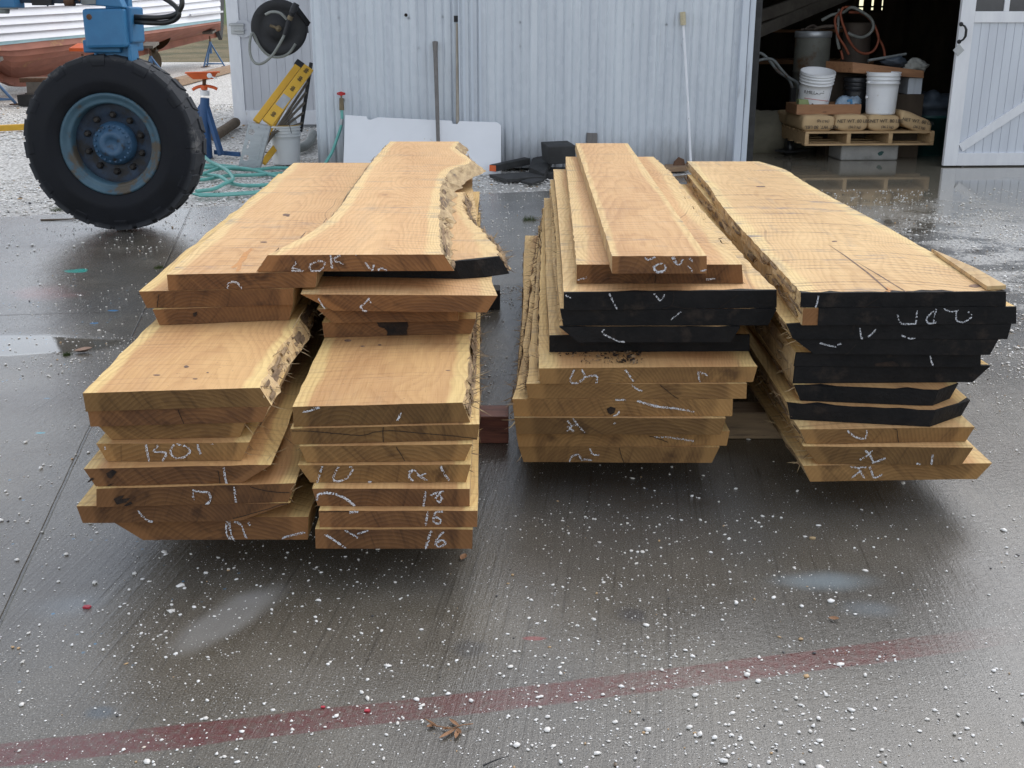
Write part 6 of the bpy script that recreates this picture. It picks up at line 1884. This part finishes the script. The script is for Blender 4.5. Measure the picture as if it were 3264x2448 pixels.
ROT_FRONT = Matrix((sx, Vector((0,0,1)), -sy)).transposed()   # text x along the wall, up = z, facing the camera

PF = .34
plx0, _ = SP(2566, 440, PF); plx1, _ = SP(2977, 450, PF)
pz0 = SP(2566, 465, PF)[1]; pz1 = SP(2566, 420, PF)[1]
bz = pz0
blk = SP(2682, 500, .42); blk2 = SP(2865, 500, .42)
mb = MB(); mb.box((blk[0], .44, .0), (blk2[0], .84, bz-.002), fr=SW)
tag(mb.build('concrete_block', M['block'], bevel=.018), 'grey concrete block with a green spot carrying the pallet in the doorway', 'block')
gx, gz = SP(2807, 489, .44); mb = MB(); mb.add([SW(gx + .03*math.cos(a)*(1+.2*math.sin(3*a)), .4375, gz + .022*math.sin(a)+.008*math.cos(a)) for a in np.linspace(0, 6.28, 15)[:-1]], [tuple(range(14))]); mb.build('green_spot', M['greenbin'], bpy.data.objects['concrete_block'])
pal = empty('pallet', SW(plx0, PF, bz), 'new wooden pallet loaded with cement bags just inside the doorway', 'pallet')
pw = plx1 - plx0; pd = 1.05; ph = pz1 - pz0
def deck(z0, z1, ys, name):
    for y in ys:
        mb = MB(); mb.box((plx0 + random.uniform(-.006,.006), PF+y, z0), (plx1 + random.uniform(-.006,.006), PF+y+.095, z1), fr=SW); mb.build(name, M['pallet'], pal, bevel=.002)
deck(bz+ph-.02, bz+ph, [0,.135,.27,.4,.54,.68,.82,.955], 'deck_board')
deck(bz, bz+.018, [0,.24,.48,.72,.955], 'bottom_board')
for k in range(4):
    xx = plx0 + (pw-.04)*k/3
    mb = MB(); mb.box((xx, PF+.002, bz+.0185), (xx+.04, PF+pd-.002, bz+ph-.0205), fr=SW); mb.build('stringer', M['pallet'], pal, bevel=.002)
zt = bz + ph
def bag(x0, x1, y, d, z, h, label, txt, flip=False, yaw=0, droop=0, seed=0):
    e = empty('cement_bag', SW((x0+x1)/2, y, z), label, 'cement bag', 'kraft paper cement bags on the pallet')
    nx, ny, nz = 14, 18, 8
    mb = MB(); w = x1-x0
    def f(u, v, t):
        # u,v,t in -1..1
        sq = lambda a, p: math.copysign(abs(a)**p, a)
        e_ = (1 - .13*(abs(u)**3.5) - .05*abs(v)**6)
        zz = z + h*(.5 + .5*t*e_) - (0 if t > 0 else 0)
        if t < 0: zz = z + h*(.5+.5*t*(1-.25*abs(u)**6))
        xx = (x0+x1)/2 + u*w/2*(1 - .10*abs(t)**4 - .03*abs(v)**5)
        yy = y + d/2 + v*d/2*(1 - .06*abs(t)**4*1.2)
        nn = .008*mnoise.noise(Vector((xx*9+seed, yy*9, zz*14)))
        return SW(xx + nn + yaw*(v+1)*d/2, yy, zz + nn*1.2 - droop*u*h*.4)
    def face(fun, a, b2):
        V = [fun(-1+2*i/a, -1+2*j/b2) for j in range(b2+1) for i in range(a+1)]
        mb.add(V, [(j*(a+1)+i, j*(a+1)+i+1, (j+1)*(a+1)+i+1, (j+1)*(a+1)+i) for j in range(b2) for i in range(a)], 0, True)
    face(lambda u, v: f(u, v, 1), nx, ny); face(lambda u, v: f(u, v, -1), nx, ny)
    face(lambda u, t: f(u, -1, t), nx, nz); face(lambda u, t: f(u, 1, t), nx, nz)
    face(lambda v, t: f(-1, v, t), ny, nz); face(lambda v, t: f(1, v, t), ny, nz)
    o = mb.build('paper_sack', M['paper'], e)
    bm = bmesh.new(); bm.from_mesh(o.data); bmesh.ops.remove_doubles(bm, verts=bm.verts, dist=.0015); bmesh.ops.recalc_face_normals(bm, faces=bm.faces); bm.to_mesh(o.data); bm.free()
    R_ = ROT_FRONT @ Matrix.Rotation(math.pi if flip else 0, 3, 'Z') @ Matrix.Rotation(-.18*droop, 3, 'Z')
    cz = z + h*.44
    dz = .028 if not flip else -.028
    xo = (x0+x1)/2 + (.02 if not flip else .03)
    for ln, k in zip(txt, (0, 1)):
        text_mesh(ln, .047 if k == 0 else .036, R_, SW(xo + (.012 if k else 0), y - .013, cz + (dz if k == 0 else -dz*1.05) - .006*droop), M['ink'], e)
    return e
bx = [SP(x, 400, PF)[0] for x in (2568, 2662, 2663.5, 2768, 2770, 2870, 2872, 2972)]
hz = SP(2700, 366, PF)[1] - zt
bag(bx[0]-.03, bx[1], PF+.02, .62, zt, hz, 'leftmost cement bag on the pallet, its weight printed upside down', ('NET WT. 80 LBS.', '(36.3 kg)'), flip=True, seed=1)
bag(bx[2], bx[3], PF+.02, .62, zt, hz, 'second cement bag from left on the pallet, below the wooden tray end', ('NET WT. 80 LBS.', '(36.2 kg)'), seed=2)
bag(bx[4], bx[5], PF+.02, .62, zt, hz*.99, 'third cement bag on the pallet, right below the clean white bucket', ('NET WT. 80 LBS.', '(36.2 kg)'), seed=3)
bag(bx[6], bx[7], PF+.02, .62, zt, hz*.98, 'rightmost cement bag on the pallet, sagging to the right', ('NET WT. 80 LBS.', '(36.2 kg)'), droop=.8, seed=4)
ux0, uz = SP(2850, 368, PF+.5); ux1, uz1 = SP(2922, 330, PF+.5)
bag(ux0, ux1+.02, PF+.50, .5, zt+hz*.9, hz*.9, 'single cement bag in the upper layer behind the clean white bucket', ('(36.3 kg)',), droop=.5, seed=5)
bag(bx[0]-.02, bx[2]+.1, PF+.66, .36, zt, hz*.9, 'cement bag at the rear left corner of the pallet', (), seed=6)
bag(bx[4]-.1, bx[6], PF+.66, .36, zt, hz*.9, 'cement bag at the rear of the pallet under the upper one', (), seed=7)
zb = zt + hz - .006
# wooden tray
TF = PF + .12
tx0, _ = SP(2540, 345, TF); tx1, _ = SP(2745, 345, TF); tz1 = zb + (SP(2640, 329, TF)[1] - SP(2640, 361, TF)[1])
tray = empty('wooden_tray', SW(tx0, TF, zb), 'low reddish wooden tray of odds and ends on the cement bags', 'tray')
mb = MB(); mb.box((tx0, TF, zb), (tx1, TF+.035, tz1), fr=SW); mb.build('front_board', M['shelfwood'], tray, bevel=.002)
mb = MB(); mb.box((tx0, TF+.036, zb), (tx0+.03, TF+.36, tz1), fr=SW); mb.build('side_board', M['shelfwood'], tray, bevel=.002)
mb = MB(); mb.box((tx1-.03, TF+.036, zb), (tx1, TF+.36, tz1), fr=SW); mb.build('side_board', M['shelfwood'], tray, bevel=.002)
mb = MB(); mb.box((tx0, TF+.361, zb), (tx1, TF+.39, tz1), fr=SW); mb.build('back_board', M['shelfwood'], tray, bevel=.002)
mb = MB(); mb.box((tx0+.031, TF+.036, zb), (tx1-.031, TF+.36, zb+.012), fr=SW); mb.build('bottom_board', M['shelfwood'], tray)
BF = TF + .20
wx, wz1 = SP(2598, 232, BF)
wr = (SP(2652, 240, BF)[0] - SP(2545, 240, BF)[0])/2
wbase = SW(wx-.0, BF, zb+.03)
wb_ = bucket('bucket', wbase, wr*.98, wz1 - zb - .0, 'plasticwhite', 'white bucket half full of sand tilted forward in the wooden tray', tiltv=(.02,-.22,1))
for c_ in wb_.children: pass
tv = Vector((.02,-.22,1)).normalized(); hb2 = wz1 - zb
mb = MB(); mb.disc(wbase + tv*hb2*.80, wr*.9, tv, 36); mb.build('sand_fill', M['paper'], wb_)
text_mesh('RMILLAT', .046, ROT_FRONT @ Matrix.Rotation(-.22, 3, 'X') @ Matrix.Rotation(-.12, 3, 'Z'), wbase + tv*hb2*.42 + Vector((-.065,-wr*.975,.02)), M['ink'], wb_)
mb = MB()
for k in range(15):
    pass
P = []
for a in np.linspace(-2.45, -.7, 18):
    rr_ = wr*.935; P.append(wbase + tv*hb2*(.34 - .05*(1+math.sin((a+1.57)*1.0))) + Vector((math.cos(a)*rr_, math.sin(a)*rr_, 0)))
mb.tube(P, .003, 6); mb.build('label_line', M['inkred'], wb_)
c = wbase + tv*hb2*.42 + Vector((.03,-wr*.96,.03)); mb = MB()
for q in (.012,.018): mb.tube([c + Vector((q*math.cos(a), 0, q*math.sin(a)*.8)) for a in np.linspace(0, 3.14, 9)], .002, 5)
mb.bar(c + Vector((-.02,0,-.014)), c + Vector((.022,0,-.014)), .004, .004); mb.build('label_emblem', M['ink'], wb_)
# things in the tray
def pxbox(x0, y0, x1, y1, ly, dep, mat, name, label, cat, bev=.004, zb_=None):
    a, z0 = SP(x0, y1, ly); b2, z1 = SP(x1, y0, ly)
    if zb_ is not None: z0 = zb_
    mb = MB(); mb.box((a, ly, z0), (b2, ly+dep, z1), fr=SW)
    return tag(mb.build(name, M[mat], bevel=bev), label, cat)
pxbox(2546, 317, 2582, 335, TF+.05, .09, 'sponge', 'sponge_box', 'pale green sponge box at the left end of the wooden tray', 'box', zb_=zb+.013)
mb = MB(); p = SW(*[SP(2590, 332, TF+.05)[0], TF+.05, zb+.013]); hh = SP(2590,311,TF+.05)[1]-zb-.01
mb.lathe([(0,0),(.018,0),(.018,hh*.6),(.010,hh*.8),(.010,hh),(0,hh)], p, (0,0,1), 14); tag(mb.build('small_bottle', M['plasticblack']), 'small black bottle beside the green box in the tray', 'bottle')
mb = MB(); mb.tube([SW(SP(2628,332,TF+.06)[0], TF+.06, zb+.02), SW(SP(2622,313,TF+.06)[0], TF+.08, SP(2622,313,TF+.06)[1])], .008, 8); tag(mb.build('tool_handle', M['plasticblack']), 'black tool handle sticking up in the wooden tray', 'tool')
rr = random.Random(3)
def blob(c, rx, ry, rz, seed, amp=.25, nseg=18, frq=2.2):
    mb = MB(); V = []; nr = nseg//2
    for j in range(nr+1):
        th_ = math.pi*j/nr
        for i in range(nseg):
            ph_ = 2*math.pi*i/nseg
            d0 = Vector((math.sin(th_)*math.cos(ph_), math.sin(th_)*math.sin(ph_), math.cos(th_)))
            k = 1 + amp*mnoise.noise(d0*frq + Vector((seed, seed*.7, 0))) + amp*.5*mnoise.noise(d0*frq*2.6 + Vector((seed, 3, seed)))
            V.append(c + Vector((d0.x*rx, d0.y*ry, d0.z*rz))*k)
    mb.add(V, [(j*nseg+i, j*nseg+(i+1)%nseg, (j+1)*nseg+(i+1)%nseg, (j+1)*nseg+i) for j in range(nr) for i in range(nseg)], 0, True)
    return mb
c = SW(SP(2708, 318, TF+.2)[0], TF+.2, zb+.09)
tag(blob(c, .12, .09, .085, 2, .5, 22, 1.6).build('plastic_bag', M['bag'], bevel=0), 'crumpled clear plastic bag with blue inside at right of the tray', 'plastic bag')
mb = MB(); p = SW(SP(2700,325,TF+.06)[0], TF+.06, SP(2700,322,TF+.06)[1]); mb.bar(p, p + Vector((.05,0,.01)), .02, .025); mb.bar(p + Vector((.045,0,.0)), p + Vector((.045,0,-.04)), .02, .02)
tag(mb.build('blue_clip', M['blue'], bevel=.004), 'bright blue plastic clip in front of the clear bag', 'clip')
# other buckets
BQ = PF + .17
cx, _ = SP(2811, 300, BQ); r2 = (SP(2866,240,BQ)[0]-SP(2760,240,BQ)[0])/2; h2 = SP(2811, 239, BQ)[1] - zb
b2k = bucket('bucket', SW(cx, BQ, zb), r2*.96, h2+.03, 'plasticwhite', 'clean tall white bucket standing on the third cement bag', ribs=(.74,.83,.92))
mb = MB(); mb.lathe([(.016,0),(.016,.014),(0,.016)], SW(cx - r2*.95, BQ-.05, zb + h2*.82), -sx*.6-sy, 10); mb.lathe([(.014,0),(.014,.02),(0,.022)], SW(cx - r2*.93, BQ-.04, zb + h2*.44), -sx, 8); mb.build('handle_ear', M['plasticwhite'], b2k)
BK = PF + .42
cx, _ = SP(2728, 300, BK); r3 = (SP(2768,240,BK)[0]-SP(2690,240,BK)[0])/2; h3 = SP(2728, 240, BK)[1] - zb
b3k = bucket('bucket', SW(cx, BK, zb-.02), r3, h3, 'plasticblack', 'black bucket with yellowish inside behind the clear plastic bag', ribs=(.7,.8,.9))
mb = MB(); mb.disc(SW(cx, BK, zb - .02 + h3*.9), r3*.9, (0,0,1), 28); mb.build('fill', M['sponge'], b3k)
# drums, fir plank, hose
def drum(name, x0, x1, ytop, ly, mat, label):
    a, zt_ = SP(x0, ytop, ly); b2, _ = SP(x1, ytop, ly); r = (b2-a)/2
    e = empty(name, SW((a+b2)/2, ly, 0), label, 'drum')
    mb = MB(); mb.lathe([(0,.01),(r-.01,0),(r,.01),(r,zt_*.33),(r+.006,zt_*.335),(r,zt_*.34),(r,zt_*.66),(r+.006,zt_*.665),(r,zt_*.67),(r,zt_-.01),(r-.01,zt_),(0,zt_)], SW((a+b2)/2, ly, 0), (0,0,1), 44)
    mb.build('body', M[mat], e); return e, r, zt_, SW((a+b2)/2, ly, 0)
e, r, zt_, c = drum('steel_drum', 2538, 2648, 103, 1.75, 'drum', 'stained grey drum with bright metal band behind the tray')
mb = MB(); mb.lathe([(r+.003,zt_-.055),(r+.008,zt_-.05),(r+.008,zt_+.01),(r+.002,zt_+.014),(r-.02,zt_+.012)], c, (0,0,1), 44); mb.build('lid_band', M['alu'], e)
mb = MB()
for i in range(7):
    a = c + Vector((rr.uniform(-.14,.05), rr.uniform(-.1,.1), zt_+.03)); mb.tube(spline([a, a + Vector((rr.uniform(.05,.15), rr.uniform(-.05,.05), rr.uniform(.0,.07))), a + Vector((rr.uniform(.15,.3), 0, rr.uniform(-.01,.06)))], 8), .013, 7)
tag(mb.build('old_gloves', M['drumrust']), 'heap of reddish rags and gloves on the grey drum', 'rags')
e, r, zt_, c = drum('steel_drum', 2692, 2778, 72, 2.0, 'drumrust', 'brownish drum under the coiled orange hose')
HLY = 1.62
cp4 = lambda pts: [SW(SP(2380 + a*.217, b2*.217, HLY + dz)[0], HLY + dz, SP(2380 + a*.217, b2*.217, HLY + dz)[1]) for a, b2, dz in pts]
hs = empty('coiled_hose', cp4([(1600,500,0)])[0], 'coiled orange and green hoses hanging over the brown drum', 'hose')
mb = MB()
mb.tube(spline(cp4([(1420,110,.02),(1385,170,0),(1385,260,0),(1440,430,0),(1510,600,0),(1620,740,0),(1750,790,0),(1870,740,0),(1935,600,0),(1920,480,0),(1830,290,.03),(1700,190,.05),(1560,110,.05),(1440,105,.04)]), 60), .0135, 8)
mb.tube(spline(cp4([(1400,150,.05),(1310,250,.05),(1300,350,.05),(1340,520,.05),(1440,680,.05),(1500,800,.05)]), 30), .0135, 8)
mb.tube(spline(cp4([(1500,180,.06),(1700,200,.06),(1850,340,.06),(1940,560,.05),(2010,700,.05),(2032,840,.05)]), 30), .0135, 8)
mb.tube(spline(cp4([(1380,740,.03),(1400,800,.03),(1412,870,.03)]), 8), .0135, 8)
mb.build('orange_hose', M['orangehose'], hs)
mb = MB()
mb.tube(spline(cp4([(1100,300,.1),(1250,220,.08),(1420,180,.07),(1560,110,-.02),(1800,250,-.02),(1862,380,-.02),(1810,490,-.02),(1690,550,-.02),(1560,520,-.02),(1490,480,0)]), 50), .017, 8)
mb.tube(spline(cp4([(1360,130,.08),(1345,330,.08),(1330,560,.08),(1360,720,.08)]), 20), .017, 8)
mb.build('green_hose', M['greyhose'], hs)
PLY = .62
A = [SW(SP(x, y, PLY)[0], PLY, SP(x, y, PLY)[1]) for x, y in ((2718,232),(2945,249),(2945,225),(2718,198))]
D = sy*.30 - sx*.18
mb = MB(); mb.hexa([A[0], A[1], A[1]+D, A[0]+D, A[3], A[2], A[2]+D, A[3]+D])
tag(mb.build('fir_plank', M['shelfwood'], bevel=.003), 'thick reddish plank laid level behind the clean white bucket', 'plank')
mb = MB(); a, _ = SP(2895, 270, PLY+.06); b2, zt_ = SP(2942, 247, PLY+.06)
zq = SP(2920, 300, PLY+.06)[1]; mb.box((a, PLY+.06, zq), (b2, PLY+.3, zt_-.003), fr=SW); tag(mb.build('white_box', M['trim'], bevel=.004), 'upright grey white box carrying the right end of the fir plank', 'box')
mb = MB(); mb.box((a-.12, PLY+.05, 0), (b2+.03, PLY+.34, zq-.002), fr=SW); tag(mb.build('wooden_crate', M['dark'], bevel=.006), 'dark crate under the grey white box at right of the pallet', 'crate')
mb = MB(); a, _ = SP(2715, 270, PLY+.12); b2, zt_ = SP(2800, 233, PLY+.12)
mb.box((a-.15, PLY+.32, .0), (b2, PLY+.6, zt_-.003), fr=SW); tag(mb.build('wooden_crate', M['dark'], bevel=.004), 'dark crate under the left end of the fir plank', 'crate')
ptop = A[3].z
mb = MB(); mb.tube([SW(SP(2766,200,PLY+.1)[0], PLY+.1, ptop+.012), SW(SP(2888,172,PLY+.16)[0], PLY+.16, SP(2888,172,PLY+.16)[1])], .014, 10)
tag(mb.build('metal_pipe', M['greymetal']), 'grey pipe lying slanted on the fir plank', 'pipe')
c = SW(SP(2920,205,PLY+.12)[0], PLY+.12, SP(2920,212,PLY+.12)[1])
mb = blob(c, .115, .09, .065, 5, .55, 24, 2.6); tag(mb.build('grey_rag', M['rag']), 'crumpled grey cloth on the right end of the fir plank', 'cloth')
mb = blob(SW(SP(2850,200,PLY+.15)[0], PLY+.16, ptop), .13, .08, .05, 8, .5, 20, 2.2); tag(mb.build('dark_rag', M['tarp']), 'dark cloth bundle under the slanted pipe on the fir plank', 'cloth')
c = SW(SP(2965,330,.95)[0], 1.05, SP(2965,335,.95)[1]-.02)
mb = blob(c, .36, .3, .17, 11, .4, 30, 1.7)
tag(mb.build('blue_tarp', M['tarp']), 'crumpled dark blue tarp heaped on the green bin', 'tarp')
gx, gz = SP(2985, 365, .9); 
bin_ = empty('green_bin', SW(gx, 1.05, 0), 'dark green round plastic bin partly hidden by the barn door', 'bin')
mb = MB(); mb.lathe([(0,.0),(.25,.0),(.31,gz-.03),(.335,gz-.03),(.335,gz),(.31,gz),(.29,gz-.04),(.0,gz-.1)], SW(gx, 1.05, 0), (0,0,1), 40); mb.build('body', M['greenbin'], bin_)
# canvas heap and hand truck at the left of the doorway
mb = blob(SW(SP(2430,360,1.4)[0], 1.5, .16), .42, .35, .26, 14, .35, 28, 1.4); tag(mb.build('canvas_sheet', M['canvas']), 'drab canvas heaped on the floor at the left of the doorway', 'canvas')
ht = empty('hand_truck', SW(SP(2520,350,.95)[0], .95, 0), 'dark tubular hand truck standing left of the pallet', 'hand truck')
tp_ = lambda x, y, ly: SW(SP(x,y,ly)[0], ly, SP(x,y,ly)[1])
mb = MB(); mb.tube(spline([tp_(2405,196,.95), tp_(2440,188,.95), tp_(2465,192,.95), tp_(2490,222,.95), tp_(2515,248,.95), tp_(2545,272,.95), tp_(2552,352,.95)], 30), .016, 10)
mb.tube(spline([tp_(2405,172,1.15), tp_(2425,170,1.15), tp_(2450,190,1.15), tp_(2480,228,1.15), tp_(2520,262,1.15), tp_(2532,352,1.15)], 30), .016, 10)
mb.build('tube_frame', M['greymetal'], ht)
mb = MB(); p = tp_(2520, 352, 1.0); p2 = tp_(2545, 290, 1.0)
mb.bar(tp_(2528,280,1.0), Vector((*tp_(2528,352,1.0)[:2], .02)), .06, .05); mb.bar(Vector((*tp_(2505,352,.95)[:2], .04)), Vector((*tp_(2560,352,1.15)[:2], .04)), .2, .02, ); mb.build('base_plate', M['timberblack'], ht)
mb = MB()
for q_ in (.98, 1.2):
    cc = tp_(2518, 400, q_); cc.z = .085; mb.lathe([(0,-.025),(.07,-.03),(.085,-.01),(.085,.01),(.07,.03),(0,.025)], cc, sx, 20)
mb.build('wheel', M['plasticblack'], ht)

# ------------------------------------------------------------------ small things on the slab
def leaf(mb, c, ang, L, W, curl, m=0, lift=.002):
    a = Vector((math.cos(ang), math.sin(ang), 0)); n_ = Vector((-a.y, a.x, 0))
    V = []; K = 8
    for i in range(K+1):
        t = i/K; w = W*math.sin(math.pi*min(t*.96+.02,1))**.8
        z = lift + curl*L*(t-.4)**2 + .001
        V += [c + a*L*t + n_*w*.5 + Vector((0,0,z + w*.35)), c + a*L*t + Vector((0,0,z)), c + a*L*t - n_*w*.5 + Vector((0,0,z + w*.3))]
    mb.add(V, [(3*i+j, 3*i+j+1, 3*i+j+4, 3*i+j+3) for i in range(K) for j in range(2)], m, True)
mb = MB(); c = G(1440, 2330); ca = G(1508, 2315)
mb.tube([ca + Vector((0,0,.006)), c.lerp(ca,.5) + Vector((0,0,.009)), c + Vector((0,0,.006)), G(1392,2322) + Vector((0,0,.006)), G(1356,2302) + Vector((0,0,.008))], .0012, 6)
for (x0, y0, x1, y1, w) in ((1455,2328,1400,2362,.010),(1445,2328,1410,2330,.009),(1462,2326,1452,2362,.010),(1465,2322,1432,2298,.009),(1455,2326,1470,2344,.008),(1395,2324,1362,2302,.008),(1385,2318,1360,2322,.010)):
    a, b2 = G(x0,y0), G(x1,y1); d_ = b2-a
    leaf(mb, a, math.atan2(d_.y, d_.x), d_.length, w, .25, lift=.002)
tag(mb.build('dead_sprig', M['leafdry'], origin=c), 'brown dead leaf sprig lying just in front of the red stripe', 'leaf sprig')
def litter(px, py, name, label, cat, mat, kind='leaf', s=.03, ang=.5):
    mb = MB(); c = G(px, py)
    if kind == 'leaf': leaf(mb, c, ang, s, s*.6, .6)
    elif kind == 'chip':
        mb.prism([c + Vector((s*a, s*b2, .001)) for a, b2 in ((-.5,-.2),(.3,-.35),(.5,.1),(.1,.35),(-.4,.25))], (0,0,s*.22))
    elif kind == 'tuft':
        r_ = random.Random(int(px))
        for i in range(110):
            a = r_.uniform(0, 6.28); q = r_.random()**.6*s*.55; b0 = c + Vector((math.cos(a)*q, math.sin(a)*q, 0))
            t_ = b0 + Vector((r_.uniform(-.4,.4)*s*.5, r_.uniform(-.4,.4)*s*.5, r_.uniform(.15,.5)*s*.8)); w = Vector((.0012, 0, 0))
            mb.add([b0-w, b0+w, t_], [(0,1,2)])
    elif kind == 'twig':
        P = spline([c, c + Vector((math.cos(ang), math.sin(ang), 0))*s*.5 + Vector((.0,.004,.004)), c + Vector((math.cos(ang+.2), math.sin(ang+.2), 0))*s], 10)
        mb.tube([p + Vector((0,0,.004)) for p in P], [.003*(1 - .07*i)*(s/.15)**.5 for i in range(10)], 6)
    return tag(mb.build(name, M[mat], origin=c), label, cat)
litter(278, 1938, 'plastic_chip', 'red plastic chip on the wet concrete at lower left', 'plastic chip', 'redchip', 'chip', .020)
litter(1030, 2256, 'plastic_chip', 'tiny red chip just behind the red stripe', 'plastic chip', 'redchip', 'chip', .010)
litter(1171, 2268, 'plastic_chip', 'red chip lying on the red stripe below the second stack', 'plastic chip', 'redchip', 'chip', .013)
litter(238, 1125, 'fallen_leaf', 'pale curled leaf beside the green moss left of the leftmost stack', 'leaf', 'leafpale', 'leaf', .075, .15)
litter(213, 1132, 'moss_tuft', 'green moss tuft beside the pale leaf left of the leftmost stack', 'moss', 'moss', 'tuft', .045)
litter(506, 855, 'moss_tuft', 'small moss tuft in the slab joint behind the leftmost stack', 'moss', 'moss', 'tuft', .05)
litter(183, 672, 'weed', 'little green weed at the concrete edge left of the tyre', 'weed', 'moss', 'tuft', .10)
litter(1690, 702, 'moss_tuft', 'green mossy twig on the slab behind the third stack', 'moss', 'moss', 'tuft', .11)
litter(130, 703, 'twig', 'thin brown twig at the foot of the tyre', 'twig', 'twig', 'twig', .62, .12)
litter(1470, 1790, 'fallen_leaf', 'brown leaf in the shade in front of the second stack', 'leaf', 'leafdry', 'leaf', .03, 1.2)
litter(1540, 2446, 'twig', 'black twig at the bottom edge of the picture', 'twig', 'blackmetal', 'twig', .06, .35)
litter(2640, 1975, 'fallen_leaf', 'thin reddish leaf beside the pale paint patch', 'leaf', 'leafdry', 'leaf', .025, -.4)
litter(2590, 1718, 'bark_chip', 'flat pale wood chip on the slab in front of rightmost stack', 'wood chip', 'barkpale', 'chip', .018)

# ------------------------------------------------------------------ shrubs at the yard edge
def shrub(px, py, h, w, label, mat, n=900, bare=False, seed=1, base_z=None):
    c = G(px, py) if base_z is None else base_z
    e = empty('shrub', c, label, 'shrub', 'shrubs beyond the yard')
    r_ = random.Random(seed); mb = MB(); tips = []
    for i in range(26):
        a = r_.uniform(0, 6.28); t_ = c + Vector((math.cos(a)*w*.5*r_.uniform(.3,1), math.sin(a)*w*.5*r_.uniform(.3,1), h*r_.uniform(.5,1)))
        m_ = c.lerp(t_, .5) + Vector((r_.uniform(-.1,.1)*w, r_.uniform(-.1,.1)*w, 0))
        mb.tube(spline([c, m_, t_], 6), [.03*h*(1-.15*k) for k in range(6)], 5); tips += [m_, t_, m_.lerp(t_, .5)]
    mb.build('branches', M['twig'], e)
    mb = MB()
    for i in range(n):
        b0 = r_.choice(tips) + Vector((r_.gauss(0,.12)*w, r_.gauss(0,.12)*w, r_.gauss(0,.10)*h))
        if b0.z < c.z + .02: b0.z = c.z + .03
        u_ = Vector((r_.uniform(-1,1), r_.uniform(-1,1), r_.uniform(-.4,1))).normalized(); v_ = u_.cross(Vector((r_.uniform(-1,1), r_.uniform(-1,1), .3))).normalized()
        s = r_.uniform(.03,.07)*max(h, .7)
        mb.add([b0, b0 + u_*s*.5 + v_*s*.35, b0 + u_*s, b0 + u_*s*.5 - v_*s*.35], [(0,1,2,3)])
    mb.build('foliage', M[mat], e)
shrub(603, 158, .85, 1.6, 'small dark green bush under the boat stern', 'leafgreen', 1300, seed=2)
shrub(545, 158, .55, 1.7, 'low brown bush left of the green one under the boat', 'twig', 700, seed=3)
for i, (X, Y, z, h, w) in enumerate(((-20.5, 84, 4.4, 3.2, 4.5),)):
    shrub(0, 0, h, w, ('brown twiggy shrub on the far bank right beside the wing door', 'brown shrub on the far bank second from the wing door', 'brown twiggy shrub on the far bank behind the shed wing', 'brown shrub on the far bank above the boat stern', 'brown shrub on the far bank at far left behind the boat')[i], 'twig', 1200, seed=20+i, base_z=Vector((X, Y, z)))

# ------------------------------------------------------------------ light
w = bpy.data.worlds.new('World'); SC.world = w; w.use_nodes = True
nt = w.node_tree; bg = nt.nodes['Background']
sky = nt.nodes.new('ShaderNodeTexSky'); sky.sky_type = 'NISHITA'; sky.sun_disc = False
EL = R(50); AZ = R(38)       # sun veiled by cloud, beyond the shed, to the right
sky.sun_elevation = EL; sky.sun_rotation = AZ
sky.air_density = 1.0; sky.dust_density = 1.0; sky.ozone_density = 1.0; sky.altitude = 0
hsv = nt.nodes.new('ShaderNodeHueSaturation'); hsv.inputs['Saturation'].default_value = .35
nt.links.new(sky.outputs[0], hsv.inputs['Color']); nt.links.new(hsv.outputs[0], bg.inputs['Color'])
bg.inputs['Strength'].default_value = .15
sun = bpy.data.lights.new('sun', 'SUN'); sun.energy = 0.65; sun.angle = R(60); sun.color = (1.0, .965, .91)
so = bpy.data.objects.new('sun', sun); COL.objects.link(so)
dirv = Vector((math.sin(AZ)*math.cos(EL), math.cos(AZ)*math.cos(EL), math.sin(EL)))
so.rotation_euler = dirv.to_track_quat('Z', 'Y').to_euler(); so.location = (0, 0, 30)

cam = bpy.data.cameras.new('camera'); co = bpy.data.objects.new('camera', cam); COL.objects.link(co)
co.location = (0, 0, H); co.rotation_euler = (R(90) - TH, 0, 0)
cam.sensor_fit = 'HORIZONTAL'; cam.sensor_width = 36; cam.lens = 36*F/3264
cam.clip_start = .05; cam.clip_end = 2000
SC.camera = co
SC.view_settings.view_transform = 'Standard'; SC.view_settings.look = 'None'
SC.view_settings.exposure = EXPO; SC.view_settings.gamma = 1
